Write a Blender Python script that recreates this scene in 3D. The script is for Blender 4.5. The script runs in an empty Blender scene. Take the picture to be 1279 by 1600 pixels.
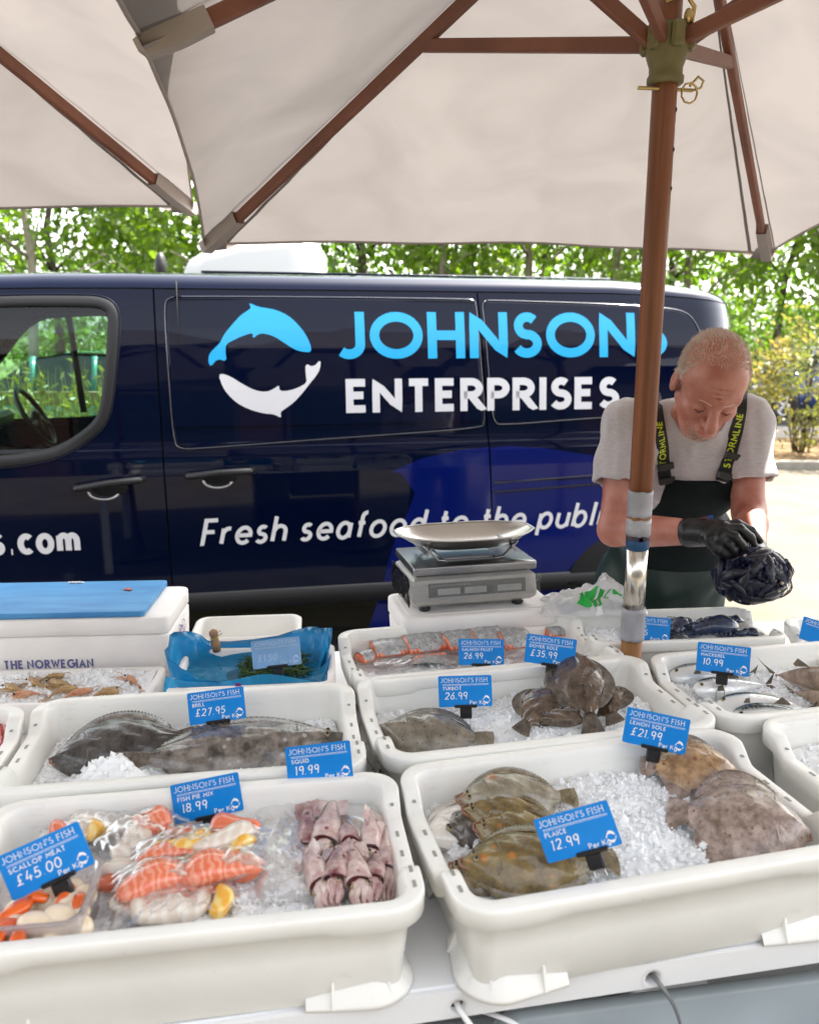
import bpy, bmesh, math, random
import numpy as np
from mathutils import Vector, Matrix, Euler
from mathutils.geometry import tessellate_polygon
R = math.radians
S = bpy.context.scene
COL = S.collection
random.seed(7)
RNG = np.random.default_rng(11)

# ------------------------------------------------------------------ camera, sky, sun, exposure
CAM_H, CAM_P, CAM_F = 1.64, R(12), 1280.0
cam_data = bpy.data.cameras.new('camera')
cam_data.sensor_fit = 'HORIZONTAL'
cam_data.sensor_width = 36.0
cam_data.lens = 36.0 * CAM_F / 1279
cam_data.clip_start = 0.05
cam_data.clip_end = 500
cam_data.dof.use_dof = True
cam_data.dof.focus_distance = 1.8
cam_data.dof.aperture_fstop = 5.8
cam = bpy.data.objects.new('camera', cam_data)
cam.location = (0, 0, CAM_H)
cam.rotation_euler = (R(90) - CAM_P, 0, 0)
COL.objects.link(cam)
S.camera = cam

SUN_EL, SUN_AZ = R(57), R(50)          # azimuth measured from +Y towards +X
w = bpy.data.worlds.new('World')
S.world = w
w.use_nodes = True
nt = w.node_tree
sky = nt.nodes.new('ShaderNodeTexSky')
sky.sky_type = 'NISHITA'
sky.sun_disc = False
sky.sun_elevation = SUN_EL
sky.sun_rotation = SUN_AZ
sky.dust_density = 3.0
sky.air_density = 1.2
nt.nodes['Background'].inputs['Strength'].default_value = 0.15
# thin high cloud whitens the blue
bw = nt.nodes.new('ShaderNodeRGBToBW'); nt.links.new(sky.outputs[0], bw.inputs[0])
wm = nt.nodes.new('ShaderNodeMixRGB'); wm.blend_type = 'MULTIPLY'; wm.inputs[0].default_value = 1; wm.inputs[2].default_value = (1.17, 1.15, 1.12, 1)
nt.links.new(bw.outputs[0], wm.inputs[1])
cm = nt.nodes.new('ShaderNodeMixRGB'); cm.inputs[0].default_value = .8
nt.links.new(sky.outputs[0], cm.inputs[1]); nt.links.new(wm.outputs[0], cm.inputs[2])
nt.links.new(cm.outputs[0], nt.nodes['Background'].inputs['Color'])
sun_data = bpy.data.lights.new('sun', 'SUN')
sun_data.energy = 3.6
sun_data.angle = R(0.55)
sun_data.color = (1.0, 0.95, 0.88)
sun = bpy.data.objects.new('sun', sun_data)
sd = Vector((math.sin(SUN_AZ) * math.cos(SUN_EL), math.cos(SUN_AZ) * math.cos(SUN_EL), math.sin(SUN_EL)))
sun.rotation_euler = sd.to_track_quat('Z', 'Y').to_euler()
sun.location = (3, 3, 8)
COL.objects.link(sun)
S.view_settings.view_transform = 'Standard'
S.view_settings.look = 'None'
S.view_settings.gamma = 1
S.view_settings.use_curve_mapping = False
S.view_settings.exposure = 2.55
try:
    S.cycles.max_bounces = 10
    S.cycles.transparent_max_bounces = 16
    S.cycles.use_denoising = True
    S.cycles.caustics_refractive = False
    S.cycles.caustics_reflective = False
except Exception:
    pass

# ------------------------------------------------------------------ helpers
def on(px, py, z):
    """World point on the horizontal plane z seen at photo pixel px, py."""
    c, s = math.cos(CAM_P), math.sin(CAM_P)
    a, b = (px - 640) / CAM_F, -(py - 800) / CAM_F
    wx, wy, wz = a, c + b * s, -s + b * c
    t = (z - CAM_H) / wz
    return Vector((wx * t, wy * t, z))

def at(px, py, Y):
    """World point at depth Y (metres ahead of the camera foot) seen at photo pixel px, py."""
    c, s = math.cos(CAM_P), math.sin(CAM_P)
    a, b = (px - 640) / CAM_F, -(py - 800) / CAM_F
    wx, wy, wz = a, c + b * s, -s + b * c
    t = Y / wy
    return Vector((wx * t, Y, CAM_H + wz * t))

class MB:
    def __init__(self):
        self.v = []; self.f = []; self.fm = []; self.sm = []; self.mi = 0; self.smooth = False
    def add(self, verts, faces, smooth=None):
        o = len(self.v)
        self.v += [tuple(p) for p in verts]
        sm = self.smooth if smooth is None else smooth
        for f in faces:
            self.f.append(tuple(i + o for i in f)); self.fm.append(self.mi); self.sm.append(sm)
        return self
    def box(self, c, s, rot=None, bev=0.0):
        x, y, z = s[0] / 2, s[1] / 2, s[2] / 2
        if bev > 0:
            b = min(bev, x * .49, y * .49, z * .49)
            vs = []; 
            for sx in (-1, 1):
                for sy in (-1, 1):
                    for sz in (-1, 1):
                        vs.append((sx * x, sy * (y - b), sz * (z - b)))
                        vs.append((sx * (x - b), sy * y, sz * (z - b)))
                        vs.append((sx * (x - b), sy * (y - b), sz * z))
            idx = lambda sx, sy, sz, k: ((sx > 0) * 4 + (sy > 0) * 2 + (sz > 0)) * 3 + k
            fs = []
            for s_ in (-1, 1):
                q = [idx(s_, -1, -1, 0), idx(s_, 1, -1, 0), idx(s_, 1, 1, 0), idx(s_, -1, 1, 0)]
                fs.append(q if s_ > 0 else q[::-1])
                q = [idx(-1, s_, -1, 1), idx(1, s_, -1, 1), idx(1, s_, 1, 1), idx(-1, s_, 1, 1)]
                fs.append(q[::-1] if s_ > 0 else q)
                q = [idx(-1, -1, s_, 2), idx(1, -1, s_, 2), idx(1, 1, s_, 2), idx(-1, 1, s_, 2)]
                fs.append(q if s_ > 0 else q[::-1])
            for a_ in (-1, 1):
                for b_ in (-1, 1):
                    fs.append([idx(a_, b_, -1, 0), idx(a_, b_, 1, 0), idx(a_, b_, 1, 1), idx(a_, b_, -1, 1)])
                    fs.append([idx(a_, -1, b_, 0), idx(a_, 1, b_, 0), idx(a_, 1, b_, 2), idx(a_, -1, b_, 2)])
                    fs.append([idx(-1, a_, b_, 1), idx(1, a_, b_, 1), idx(1, a_, b_, 2), idx(-1, a_, b_, 2)])
                    for c_ in (-1, 1):
                        fs.append([idx(a_, b_, c_, 0), idx(a_, b_, c_, 1), idx(a_, b_, c_, 2)])
        else:
            vs = [(sx * x, sy * y, sz * z) for sx in (-1, 1) for sy in (-1, 1) for sz in (-1, 1)]
            fs = [(0, 1, 3, 2), (4, 6, 7, 5), (0, 4, 5, 1), (2, 3, 7, 6), (0, 2, 6, 4), (1, 5, 7, 3)]
        M = rot if rot is not None else Matrix.Identity(3)
        c = Vector(c)
        return self.add([c + M @ Vector(p) for p in vs], fs, False)
    def loft(self, rings, closed=True, cap0=True, cap1=True, smooth=True):
        n = len(rings[0]); vs = [p for r in rings for p in r]; fs = []
        for i in range(len(rings) - 1):
            for j in range(n if closed else n - 1):
                k = (j + 1) % n
                fs.append((i * n + j, i * n + k, (i + 1) * n + k, (i + 1) * n + j))
        if cap0: fs.append(tuple(range(n))[::-1])
        if cap1: fs.append(tuple(range((len(rings) - 1) * n, len(rings) * n)))
        return self.add(vs, fs, smooth)
    def tube(self, pts, r, n=8, smooth=True, flat=1.0, cap=True):
        pts = [Vector(p) for p in pts]
        rs = r if hasattr(r, '__len__') else [r] * len(pts)
        rings = []; up = None
        for i, p in enumerate(pts):
            t = (pts[min(i + 1, len(pts) - 1)] - pts[max(i - 1, 0)])
            if t.length < 1e-9: t = Vector((0, 0, 1))
            t.normalize()
            if up is None:
                up = Vector((0, 0, 1)) if abs(t.z) < .9 else Vector((1, 0, 0))
            a = t.cross(up)
            if a.length < 1e-6: a = t.cross(Vector((0, 1, 0)))
            a.normalize(); b = a.cross(t).normalized(); up = b
            rings.append([p + a * math.cos(2 * math.pi * k / n) * rs[i] + b * math.sin(2 * math.pi * k / n) * rs[i] * flat for k in range(n)])
        return self.loft(rings, True, cap, cap, smooth)
    def ell(self, c, r, n=12, m=8, rot=None, smooth=True):
        M = rot if rot is not None else Matrix.Identity(3); c = Vector(c)
        rings = []
        for i in range(1, m):
            th = math.pi * i / m
            rings.append([c + M @ Vector((r[0] * math.sin(th) * math.cos(2 * math.pi * k / n), r[1] * math.sin(th) * math.sin(2 * math.pi * k / n), -r[2] * math.cos(th))) for k in range(n)])
        o = [c + M @ Vector((0, 0, -r[2])), c + M @ Vector((0, 0, r[2]))]
        vs = [p for q in rings for p in q] + o; L = (m - 1) * n
        fs = []
        for i in range(m - 2):
            for k in range(n):
                l = (k + 1) % n
                fs.append((i * n + k, i * n + l, (i + 1) * n + l, (i + 1) * n + k))
        for k in range(n):
            l = (k + 1) % n
            fs.append((L, l, k)); fs.append((L + 1, (m - 2) * n + k, (m - 2) * n + l))
        return self.add(vs, fs, smooth)
    def prism(self, poly, z0, z1, M=None, smooth=False):
        """poly in local xy, extruded z0..z1, mapped by 4x4 M."""
        M = M or Matrix.Identity(4); n = len(poly)
        vs = [M @ Vector((p[0], p[1], z0)) for p in poly] + [M @ Vector((p[0], p[1], z1)) for p in poly]
        fs = [tuple(range(n))[::-1], tuple(range(n, 2 * n))] + [(i, (i + 1) % n, n + (i + 1) % n, n + i) for i in range(n)]
        return self.add(vs, fs, smooth)
    def grid(self, P, smooth=True, flip=False):
        a, b = len(P), len(P[0]); vs = [p for r in P for p in r]; fs = []
        for i in range(a - 1):
            for j in range(b - 1):
                q = (i * b + j, i * b + j + 1, (i + 1) * b + j + 1, (i + 1) * b + j)
                fs.append(q[::-1] if flip else q)
        return self.add(vs, fs, smooth)
    def mesh(self, name, mats):
        me = bpy.data.meshes.new(name)
        me.from_pydata(self.v, [], self.f)
        if not isinstance(mats, (list, tuple)): mats = [mats]
        for m in mats: me.materials.append(m)
        me.polygons.foreach_set('use_smooth', self.sm)
        if any(self.fm): me.polygons.foreach_set('material_index', self.fm)
        me.update()
        return me
    def build(self, name, mats, parent=None, loc=None, rot=None, fix=True):
        me = self.mesh(name, mats)
        if fix and len(self.f) < 60000:
            bm = bmesh.new(); bm.from_mesh(me)
            bmesh.ops.recalc_face_normals(bm, faces=bm.faces)
            bm.to_mesh(me); bm.free()
        return link(name, me, parent, loc, rot)

def link(name, me, parent=None, loc=None, rot=None):
    o = bpy.data.objects.new(name, me)
    COL.objects.link(o)
    if parent is not None: o.parent = parent
    if loc is not None: o.location = loc
    if rot is not None: o.rotation_euler = rot
    return o

def tag(o, label=None, cat=None, group=None, kind=None):
    if label: o['label'] = label
    if cat: o['category'] = cat
    if group: o['group'] = group
    if kind: o['kind'] = kind
    return o

def thing(name, label, cat, loc=(0, 0, 0), rot=(0, 0, 0), group=None):
    o = bpy.data.objects.new(name, None)
    o.empty_display_size = 0.05
    COL.objects.link(o)
    o.location = loc; o.rotation_euler = rot
    return tag(o, label, cat, group)

def dup(root, loc, rot=None, label=None, scale=None):
    r = root.copy(); COL.objects.link(r); r.location = loc
    if rot is not None: r.rotation_euler = rot
    if scale is not None: r.scale = (scale,) * 3 if not hasattr(scale, '__len__') else scale
    if label: r['label'] = label
    for ch in list(root.children):
        c = ch.copy(); COL.objects.link(c); c.parent = r
        for g in list(ch.children):
            d = g.copy(); COL.objects.link(d); d.parent = c
    return r

# ------------------------------------------------------------------ materials
def mat(name, col, rough=.5, metal=0., var=0., vscale=20., bump=0., bscale=60., spec=.5, sss=0., sssr=(.01, .006, .004), trans=0., ior=1.45, coat=0., col2=None, detail=4., coords='Object', sheen=0., alpha=1.0, stretch=None):
    m = bpy.data.materials.new(name); m.use_nodes = True
    n = m.node_tree.nodes; l = m.node_tree.links
    p = n['Principled BSDF']
    p.inputs['Base Color'].default_value = (*col, 1)
    p.inputs['Roughness'].default_value = rough
    p.inputs['Metallic'].default_value = metal
    p.inputs['Specular IOR Level'].default_value = spec
    p.inputs['IOR'].default_value = ior
    p.inputs['Transmission Weight'].default_value = trans
    p.inputs['Coat Weight'].default_value = coat
    p.inputs['Coat Roughness'].default_value = .04
    p.inputs['Sheen Weight'].default_value = sheen
    p.inputs['Alpha'].default_value = alpha
    if sss > 0:
        p.inputs['Subsurface Weight'].default_value = sss
        p.inputs['Subsurface Radius'].default_value = sssr
        p.inputs['Subsurface Scale'].default_value = 1.0
    if var > 0 or col2 is not None or bump > 0:
        tc = n.new('ShaderNodeTexCoord')
        src = tc.outputs[coords]
        if stretch:
            mp = n.new('ShaderNodeMapping'); mp.inputs['Scale'].default_value = stretch
            l.new(src, mp.inputs['Vector']); src = mp.outputs[0]
        if var > 0 or col2 is not None:
            no = n.new('ShaderNodeTexNoise'); no.inputs['Scale'].default_value = vscale; no.inputs['Detail'].default_value = detail
            l.new(src, no.inputs['Vector'])
            rp = n.new('ShaderNodeValToRGB')
            rp.color_ramp.elements[0].position = .32; rp.color_ramp.elements[1].position = .68
            c2 = col2 if col2 is not None else tuple(min(1, c * (1 + var)) for c in col)
            c1 = col if col2 is not None else tuple(c * (1 - var) for c in col)
            rp.color_ramp.elements[0].color = (*c1, 1); rp.color_ramp.elements[1].color = (*c2, 1)
            l.new(no.outputs['Fac'], rp.inputs['Fac']); l.new(rp.outputs['Color'], p.inputs['Base Color'])
        if bump > 0:
            nb = n.new('ShaderNodeTexNoise'); nb.inputs['Scale'].default_value = bscale; nb.inputs['Detail'].default_value = 5
            l.new(src, nb.inputs['Vector'])
            bp = n.new('ShaderNodeBump'); bp.inputs['Strength'].default_value = bump; bp.inputs['Distance'].default_value = .004
            l.new(nb.outputs['Fac'], bp.inputs['Height']); l.new(bp.outputs['Normal'], p.inputs['Normal'])
    return m

def film(name, tint=(1, 1, 1), rough=.08, fac=.12, bump=.6, bscale=45., milky=0.0, milkcol=(.9, .9, .9), stretch=None, gloss=1.0):
    """thin clear plastic: mostly transparent, glossy wrinkles"""
    m = bpy.data.materials.new(name); m.use_nodes = True
    n = m.node_tree.nodes; l = m.node_tree.links
    out = n['Material Output']; n.remove(n['Principled BSDF'])
    tr = n.new('ShaderNodeBsdfTransparent'); tr.inputs[0].default_value = (*tint, 1)
    gl = n.new('ShaderNodeBsdfGlossy'); gl.inputs['Roughness'].default_value = rough
    fr = n.new('ShaderNodeFresnel'); fr.inputs['IOR'].default_value = 1.5
    ad = n.new('ShaderNodeMath'); ad.operation = 'ADD'; ad.use_clamp = True; ad.inputs[1].default_value = fac
    tc = n.new('ShaderNodeTexCoord'); no = n.new('ShaderNodeTexNoise'); no.inputs['Scale'].default_value = bscale; no.inputs['Detail'].default_value = 6
    no.inputs['Distortion'].default_value = .6
    bp = n.new('ShaderNodeBump'); bp.inputs['Strength'].default_value = bump; bp.inputs['Distance'].default_value = .01
    src = tc.outputs['Object']
    if stretch:
        mp = n.new('ShaderNodeMapping'); mp.inputs['Scale'].default_value = stretch
        l.new(src, mp.inputs['Vector']); src = mp.outputs[0]
    l.new(src, no.inputs['Vector']); l.new(no.outputs['Fac'], bp.inputs['Height'])
    l.new(bp.outputs['Normal'], gl.inputs['Normal']); l.new(bp.outputs['Normal'], fr.inputs['Normal'])
    l.new(fr.outputs[0], ad.inputs[0])
    gm = n.new('ShaderNodeMath'); gm.operation = 'MULTIPLY'; gm.inputs[1].default_value = gloss; l.new(ad.outputs[0], gm.inputs[0])
    mx = n.new('ShaderNodeMixShader'); l.new(gm.outputs[0], mx.inputs[0]); l.new(tr.outputs[0], mx.inputs[1]); l.new(gl.outputs[0], mx.inputs[2])
    res = mx.outputs[0]
    if milky > 0:
        di = n.new('ShaderNodeBsdfDiffuse'); di.inputs[0].default_value = (*milkcol, 1)
        tl = n.new('ShaderNodeBsdfTranslucent'); tl.inputs[0].default_value = (*milkcol, 1)
        l.new(bp.outputs['Normal'], di.inputs['Normal'])
        m2 = n.new('ShaderNodeMixShader'); m2.inputs[0].default_value = .5; l.new(di.outputs[0], m2.inputs[1]); l.new(tl.outputs[0], m2.inputs[2])
        m3 = n.new('ShaderNodeMixShader'); m3.inputs[0].default_value = milky; l.new(res, m3.inputs[1]); l.new(m2.outputs[0], m3.inputs[2]); res = m3.outputs[0]
    l.new(res, out.inputs['Surface'])
    return m

def cloth_translucent(name, col, tcol, fac=.5, stain=0.):
    m = bpy.data.materials.new(name); m.use_nodes = True
    n = m.node_tree.nodes; l = m.node_tree.links
    out = n['Material Output']; n.remove(n['Principled BSDF'])
    di = n.new('ShaderNodeBsdfDiffuse'); di.inputs[0].default_value = (*col, 1)
    tl = n.new('ShaderNodeBsdfTranslucent'); tl.inputs[0].default_value = (*tcol, 1)
    mx = n.new('ShaderNodeMixShader'); mx.inputs[0].default_value = fac
    l.new(di.outputs[0], mx.inputs[1]); l.new(tl.outputs[0], mx.inputs[2]); l.new(mx.outputs[0], out.inputs[0])
    tc = n.new('ShaderNodeTexCoord')
    no = n.new('ShaderNodeTexNoise'); no.inputs['Scale'].default_value = 260; no.inputs['Detail'].default_value = 2
    bp = n.new('ShaderNodeBump'); bp.inputs['Strength'].default_value = .12; bp.inputs['Distance'].default_value = .002
    l.new(tc.outputs['Object'], no.inputs['Vector']); l.new(no.outputs['Fac'], bp.inputs['Height']); l.new(bp.outputs[0], di.inputs['Normal'])
    if stain > 0:
        n2 = n.new('ShaderNodeTexNoise'); n2.inputs['Scale'].default_value = 3.2; n2.inputs['Detail'].default_value = 7; n2.inputs['Distortion'].default_value = .8
        l.new(tc.outputs['Object'], n2.inputs['Vector'])
        for sh, c in ((di, col), (tl, tcol)):
            rp = n.new('ShaderNodeValToRGB')
            rp.color_ramp.elements[0].position = .3; rp.color_ramp.elements[1].position = .62
            rp.color_ramp.elements[0].color = (*[x * (1 - stain) for x in c], 1); rp.color_ramp.elements[1].color = (*c, 1)
            l.new(n2.outputs['Fac'], rp.inputs['Fac']); l.new(rp.outputs[0], sh.inputs[0])
    return m

M = {}
M['plastic'] = mat('tray_plastic', (.83, .82, .775), .32, var=.04, vscale=7, bump=.04, bscale=30, sss=.12, sssr=(.012, .010, .007))
# scuffs and old stains on the tray plastic
def scuff(m):
    n = m.node_tree.nodes; l = m.node_tree.links; p = n['Principled BSDF']; src = p.inputs['Base Color'].links[0].from_socket
    tc = n.new('ShaderNodeTexCoord')
    a = n.new('ShaderNodeTexNoise'); a.inputs['Scale'].default_value = 9; a.inputs['Detail'].default_value = 9; a.inputs['Roughness'].default_value = .75
    mp = n.new('ShaderNodeMapping'); mp.inputs['Scale'].default_value = (1, 1, 3.5); l.new(tc.outputs['Object'], mp.inputs['Vector']); l.new(mp.outputs[0], a.inputs['Vector'])
    r = n.new('ShaderNodeValToRGB'); r.color_ramp.elements[0].position = .60; r.color_ramp.elements[1].position = .78; l.new(a.outputs['Fac'], r.inputs['Fac'])
    k = n.new('ShaderNodeMath'); k.operation = 'MULTIPLY'; k.inputs[1].default_value = .45; l.new(r.outputs[0], k.inputs[0])
    mx = n.new('ShaderNodeMixRGB'); mx.inputs[2].default_value = (.55, .47, .42, 1); l.new(k.outputs[0], mx.inputs[0]); l.new(src, mx.inputs[1]); l.new(mx.outputs[0], p.inputs['Base Color'])
    b = n.new('ShaderNodeTexNoise'); b.inputs['Scale'].default_value = 45; b.inputs['Detail'].default_value = 8; l.new(tc.outputs['Object'], b.inputs['Vector'])
    rr = n.new('ShaderNodeMapRange'); rr.inputs['To Min'].default_value = .16; rr.inputs['To Max'].default_value = .55; l.new(b.outputs['Fac'], rr.inputs['Value']); l.new(rr.outputs[0], p.inputs['Roughness'])
scuff(M['plastic'])
M['slot'] = mat('slot_shade', (.30, .29, .26), .5)  # darker tone stands in for the shade inside the rim holes
M['poly'] = mat('polystyrene', (.82, .79, .76), .6, var=.03, vscale=12, bump=.15, bscale=220)
M['ice'] = mat('ice', (.90, .92, .93), .16, var=.04, vscale=55, bump=.9, bscale=110, sss=.25, sssr=(.01, .011, .012))
M['crystal'] = mat('ice_crystal', (.93, .95, .96), .08, trans=.04, sss=.25, sssr=(.008, .009, .010), ior=1.31, bump=.3, bscale=150)
M['card'] = mat('sign_card', (.003, .225, .66), .3, var=.05, vscale=30)
M['ink'] = mat('white_ink', (.85, .86, .88), .5)
M['black'] = mat('black_plastic', (.012, .012, .014), .3)
M['steel'] = mat('brushed_steel', (.50, .48, .45), .30, 1.0, bump=.05, bscale=300, var=.08, vscale=6)
M['steel_dark'] = mat('worn_steel', (.36, .36, .37), .3, 1.0, var=.1, vscale=8)
M['white_metal'] = mat('white_painted_metal', (.80, .80, .80), .35, var=.03, vscale=5)
M['navy'] = mat('van_navy_paint', (.0007, .0032, .0175), .03, spec=.5, ior=1.33)
M['bead'] = mat('highlight_bead_navy', (.004, .008, .03), .12, ior=2.1)  # for an added bead that draws a highlight line, shinier than the body paint
M['rubber'] = mat('black_rubber', (.015, .015, .016), .5)
M['trim'] = mat('black_trim', (.02, .02, .022), .38)
M['gap'] = mat('gap_dark', (.004, .004, .005), .8)
M['vinyl_w'] = mat('white_vinyl', (.72, .72, .74), .25)
M['vinyl_b'] = mat('sky_blue_vinyl', (.02, .42, .82), .22)
M['vinyl_d'] = mat('royal_blue_vinyl', (.002, .0075, .105), .08, ior=1.35)
M['chrome'] = mat('chrome', (.6, .62, .65), .12, 1.0)

# ------------------------------------------------------------------ stroke lettering
def arc(cx, cy, rx, ry, a0, a1, n=12):
    return [(cx + rx * math.cos(R(a0 + (a1 - a0) * i / n)), cy + ry * math.sin(R(a0 + (a1 - a0) * i / n))) for i in range(n + 1)]
def G(w, *st): return (w, [list(s) for s in st])
GL = {
 'A': G(.72, [(0, 0), (.36, 1), (.72, 0)], [(.13, .3), (.59, .3)]),
 'B': G(.52, [(0, 0), (0, 1), (.25, 1)] + arc(.25, .76, .24, .24, 90, -90) + [(0, .52)], [(.22, .52)] + arc(.24, .26, .28, .26, 90, -90) + [(0, 0)]),
 'C': G(.74, arc(.48, .5, .48, .5, 48, 312, 24)),
 'D': G(.68, [(0, 0), (0, 1), (.2, 1)] + arc(.2, .5, .48, .5, 90, -90, 18) + [(0, 0)]),
 'E': G(.48, [(.48, 1), (0, 1), (0, 0), (.48, 0)], [(0, .52), (.42, .52)]),
 'F': G(.46, [(.46, 1), (0, 1), (0, 0)], [(0, .5), (.40, .5)]),
 'G': G(.86, arc(.5, .5, .5, .5, 45, 360, 26) + [(.55, .5)]),
 'H': G(.66, [(0, 0), (0, 1)], [(.66, 0), (.66, 1)], [(0, .5), (.66, .5)]),
 'I': G(.04, [(.02, 0), (.02, 1)]),
 'J': G(.42, [(.42, 1), (.42, .26)] + arc(.17, .26, .25, .26, 0, -135, 10)),
 'K': G(.58, [(0, 0), (0, 1)], [(.55, 1), (.04, .45)], [(.16, .57), (.58, 0)]),
 'L': G(.44, [(0, 1), (0, 0), (.44, 0)]),
 'M': G(.84, [(0, 0), (.08, 1), (.42, .25), (.76, 1), (.84, 0)]),
 'N': G(.70, [(0, 0), (0, 1), (.70, 0), (.70, 1)]),
 'O': G(1.0, arc(.5, .5, .5, .5, 0, 360, 32)),
 'P': G(.50, [(0, 0), (0, 1), (.24, 1)] + arc(.24, .74, .26, .26, 90, -90) + [(0, .48)]),
 'Q': G(1.0, arc(.5, .5, .5, .5, 0, 360, 32), [(.58, .28), (.95, -.06)]),
 'R': G(.54, [(0, 0), (0, 1), (.24, 1)] + arc(.24, .74, .26, .26, 90, -90) + [(0, .48)], [(.22, .48), (.54, 0)]),
 'S': G(.50, arc(.26, .755, .215, .245, 40, 255, 14)[:-1] + [(.25, .51)] + arc(.24, .26, .26, .26, 72, -150, 16)),
 'T': G(.60, [(0, 1), (.60, 1)], [(.30, 1), (.30, 0)]),
 'U': G(.64, [(0, 1), (0, .32)] + arc(.32, .32, .32, .32, 180, 360, 14) + [(.64, 1)]),
 'V': G(.68, [(0, 1), (.34, 0), (.68, 1)]),
 'W': G(1.0, [(0, 1), (.26, 0), (.5, .85), (.74, 0), (1.0, 1)]),
 'X': G(.62, [(0, 0), (.62, 1)], [(0, 1), (.62, 0)]),
 'Y': G(.62, [(0, 1), (.31, .48), (.62, 1)], [(.31, .48), (.31, 0)]),
 "'": G(.06, [(.05, 1), (.02, .78)]),
 '.': G(.06, [(.0, .0), (.07, .0)]), '-': G(.2, [(0, .45), (.2, .45)]),
 '0': G(.52, arc(.26, .5, .26, .5, 0, 360, 20)), '1': G(.16, [(0, .85), (.12, 1), (.12, 0)]),
 '2': G(.5, arc(.25, .74, .24, .26, 170, -35, 12) + [(.0, 0), (.5, 0)]),
 '3': G(.46, arc(.22, .76, .22, .24, 150, -80, 12), arc(.22, .27, .24, .27, 85, -150, 12)),
 '4': G(.5, [(.2, 1), (0, .35), (.5, .35)], [(.34, .6), (.3, -.05)]),
 '5': G(.48, [(.46, 1), (.08, 1), (.03, .55)] + arc(.22, .3, .24, .3, 100, -150, 12)),
 '6': G(.48, [(.36, 1)] + arc(.24, .28, .24, .28, 150, 510, 18)),
 '7': G(.46, [(0, 1), (.46, 1), (.14, 0)]),
 '8': G(.46, arc(.23, .76, .2, .24, -90, 270, 16), arc(.23, .26, .23, .26, 90, 450, 16)),
 '9': G(.46, arc(.23, .72, .22, .27, 0, 360, 16), [(.45, .74), (.40, 0)]),
 '£': G(.56, arc(.34, .76, .17, .24, 30, 180, 10) + [(.2, .2), (.0, 0), (.5, .0)], [(.02, .45), (.38, .45)]),
 'a': G(.52, arc(.25, .3, .25, .31, 0, 360, 20), [(.50, .6), (.50, 0)]),
 'b': G(.54, [(0, 1), (0, 0)], arc(.27, .3, .26, .31, 0, 360, 20)),
 'c': G(.46, arc(.28, .3, .28, .31, 48, 312, 16)),
 'd': G(.54, [(.52, 1), (.52, 0)], arc(.26, .3, .26, .31, 0, 360, 20)),
 'e': G(.54, [(.02, .30), (.54, .30)] + arc(.28, .3, .27, .31, 0, 318, 18)[1:]),
 'f': G(.3, [(.13, 0), (.13, .8)] + arc(.29, .8, .16, .2, 180, 80, 8)[1:], [(0, .58), (.28, .58)]),
 'g': G(.52, arc(.25, .3, .25, .31, 0, 360, 20), [(.5, .6), (.5, -.08)] + arc(.27, -.08, .23, .22, 0, -150, 8)[1:]),
 'h': G(.48, [(0, 1), (0, 0)], [(0, .36)] + arc(.24, .36, .24, .25, 180, 0, 12)[1:] + [(.48, 0)]),
 'i': G(.06, [(.03, .6), (.03, 0)], [(.03, .82), (.03, .90)]),
 'l': G(.06, [(.03, 1), (.03, 0)]),
 'm': G(.84, [(0, .6), (0, 0)], [(0, .38)] + arc(.21, .38, .21, .23, 180, 0, 10)[1:] + [(.42, 0)], [(.42, .38)] + arc(.63, .38, .21, .23, 180, 0, 10)[1:] + [(.84, 0)]),
 'n': G(.48, [(0, .6), (0, 0)], [(0, .36)] + arc(.24, .36, .24, .25, 180, 0, 12)[1:] + [(.48, 0)]),
 'o': G(.58, arc(.29, .3, .29, .31, 0, 360, 22)),
 'p': G(.54, [(0, .6), (0, -.32)], arc(.27, .3, .26, .31, 0, 360, 20)),
 'r': G(.28, [(0, .6), (0, 0)], [(0, .34)] + arc(.22, .36, .22, .24, 180, 70, 8)[1:]),
 's': G(.36, arc(.19, .455, .155, .155, 40, 255, 12)[:-1] + arc(.17, .155, .18, .16, 75, -150, 12)),
 't': G(.3, [(.13, .9), (.13, .14)] + arc(.27, .14, .14, .14, 180, 285, 6)[1:], [(0, .6), (.3, .6)]),
 'u': G(.48, [(0, .6), (0, .24)] + arc(.24, .24, .24, .25, 180, 360, 12)[1:] + [(.48, .6)], [(.48, .3), (.48, 0)]),
 'K': G(.58, [(0, 0), (0, 1)], [(.55, 1), (.04, .45)], [(.16, .57), (.58, 0)]),
 ' ': G(.3),
}
def ribbon(pts, wd):
    """flat mitred ribbon along a polyline (2-D); returns left/right rows"""
    P = [Vector((p[0], p[1])) for p in pts]
    Q = [P[0]]
    for p in P[1:]:
        if (p - Q[-1]).length > 1e-5: Q.append(p)
    closed = len(Q) > 3 and (Q[0] - Q[-1]).length < 1e-3
    if closed: Q = Q[:-1]
    n = len(Q); Lr = []
    for i in range(n):
        a = Q[(i - 1) % n] if (closed or i > 0) else None
        b = Q[(i + 1) % n] if (closed or i < n - 1) else None
        d1 = (Q[i] - a).normalized() if a is not None else (b - Q[i]).normalized()
        d2 = (b - Q[i]).normalized() if b is not None else d1
        n1 = Vector((-d1.y, d1.x)); n2 = Vector((-d2.y, d2.x))
        m = n1 + n2
        if m.length < .2: m = n1
        m.normalize(); k = 1 / max(.42, m.dot(n1))
        Lr.append((Q[i] + m * wd / 2 * k, Q[i] - m * wd / 2 * k))
    return Lr, closed
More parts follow.
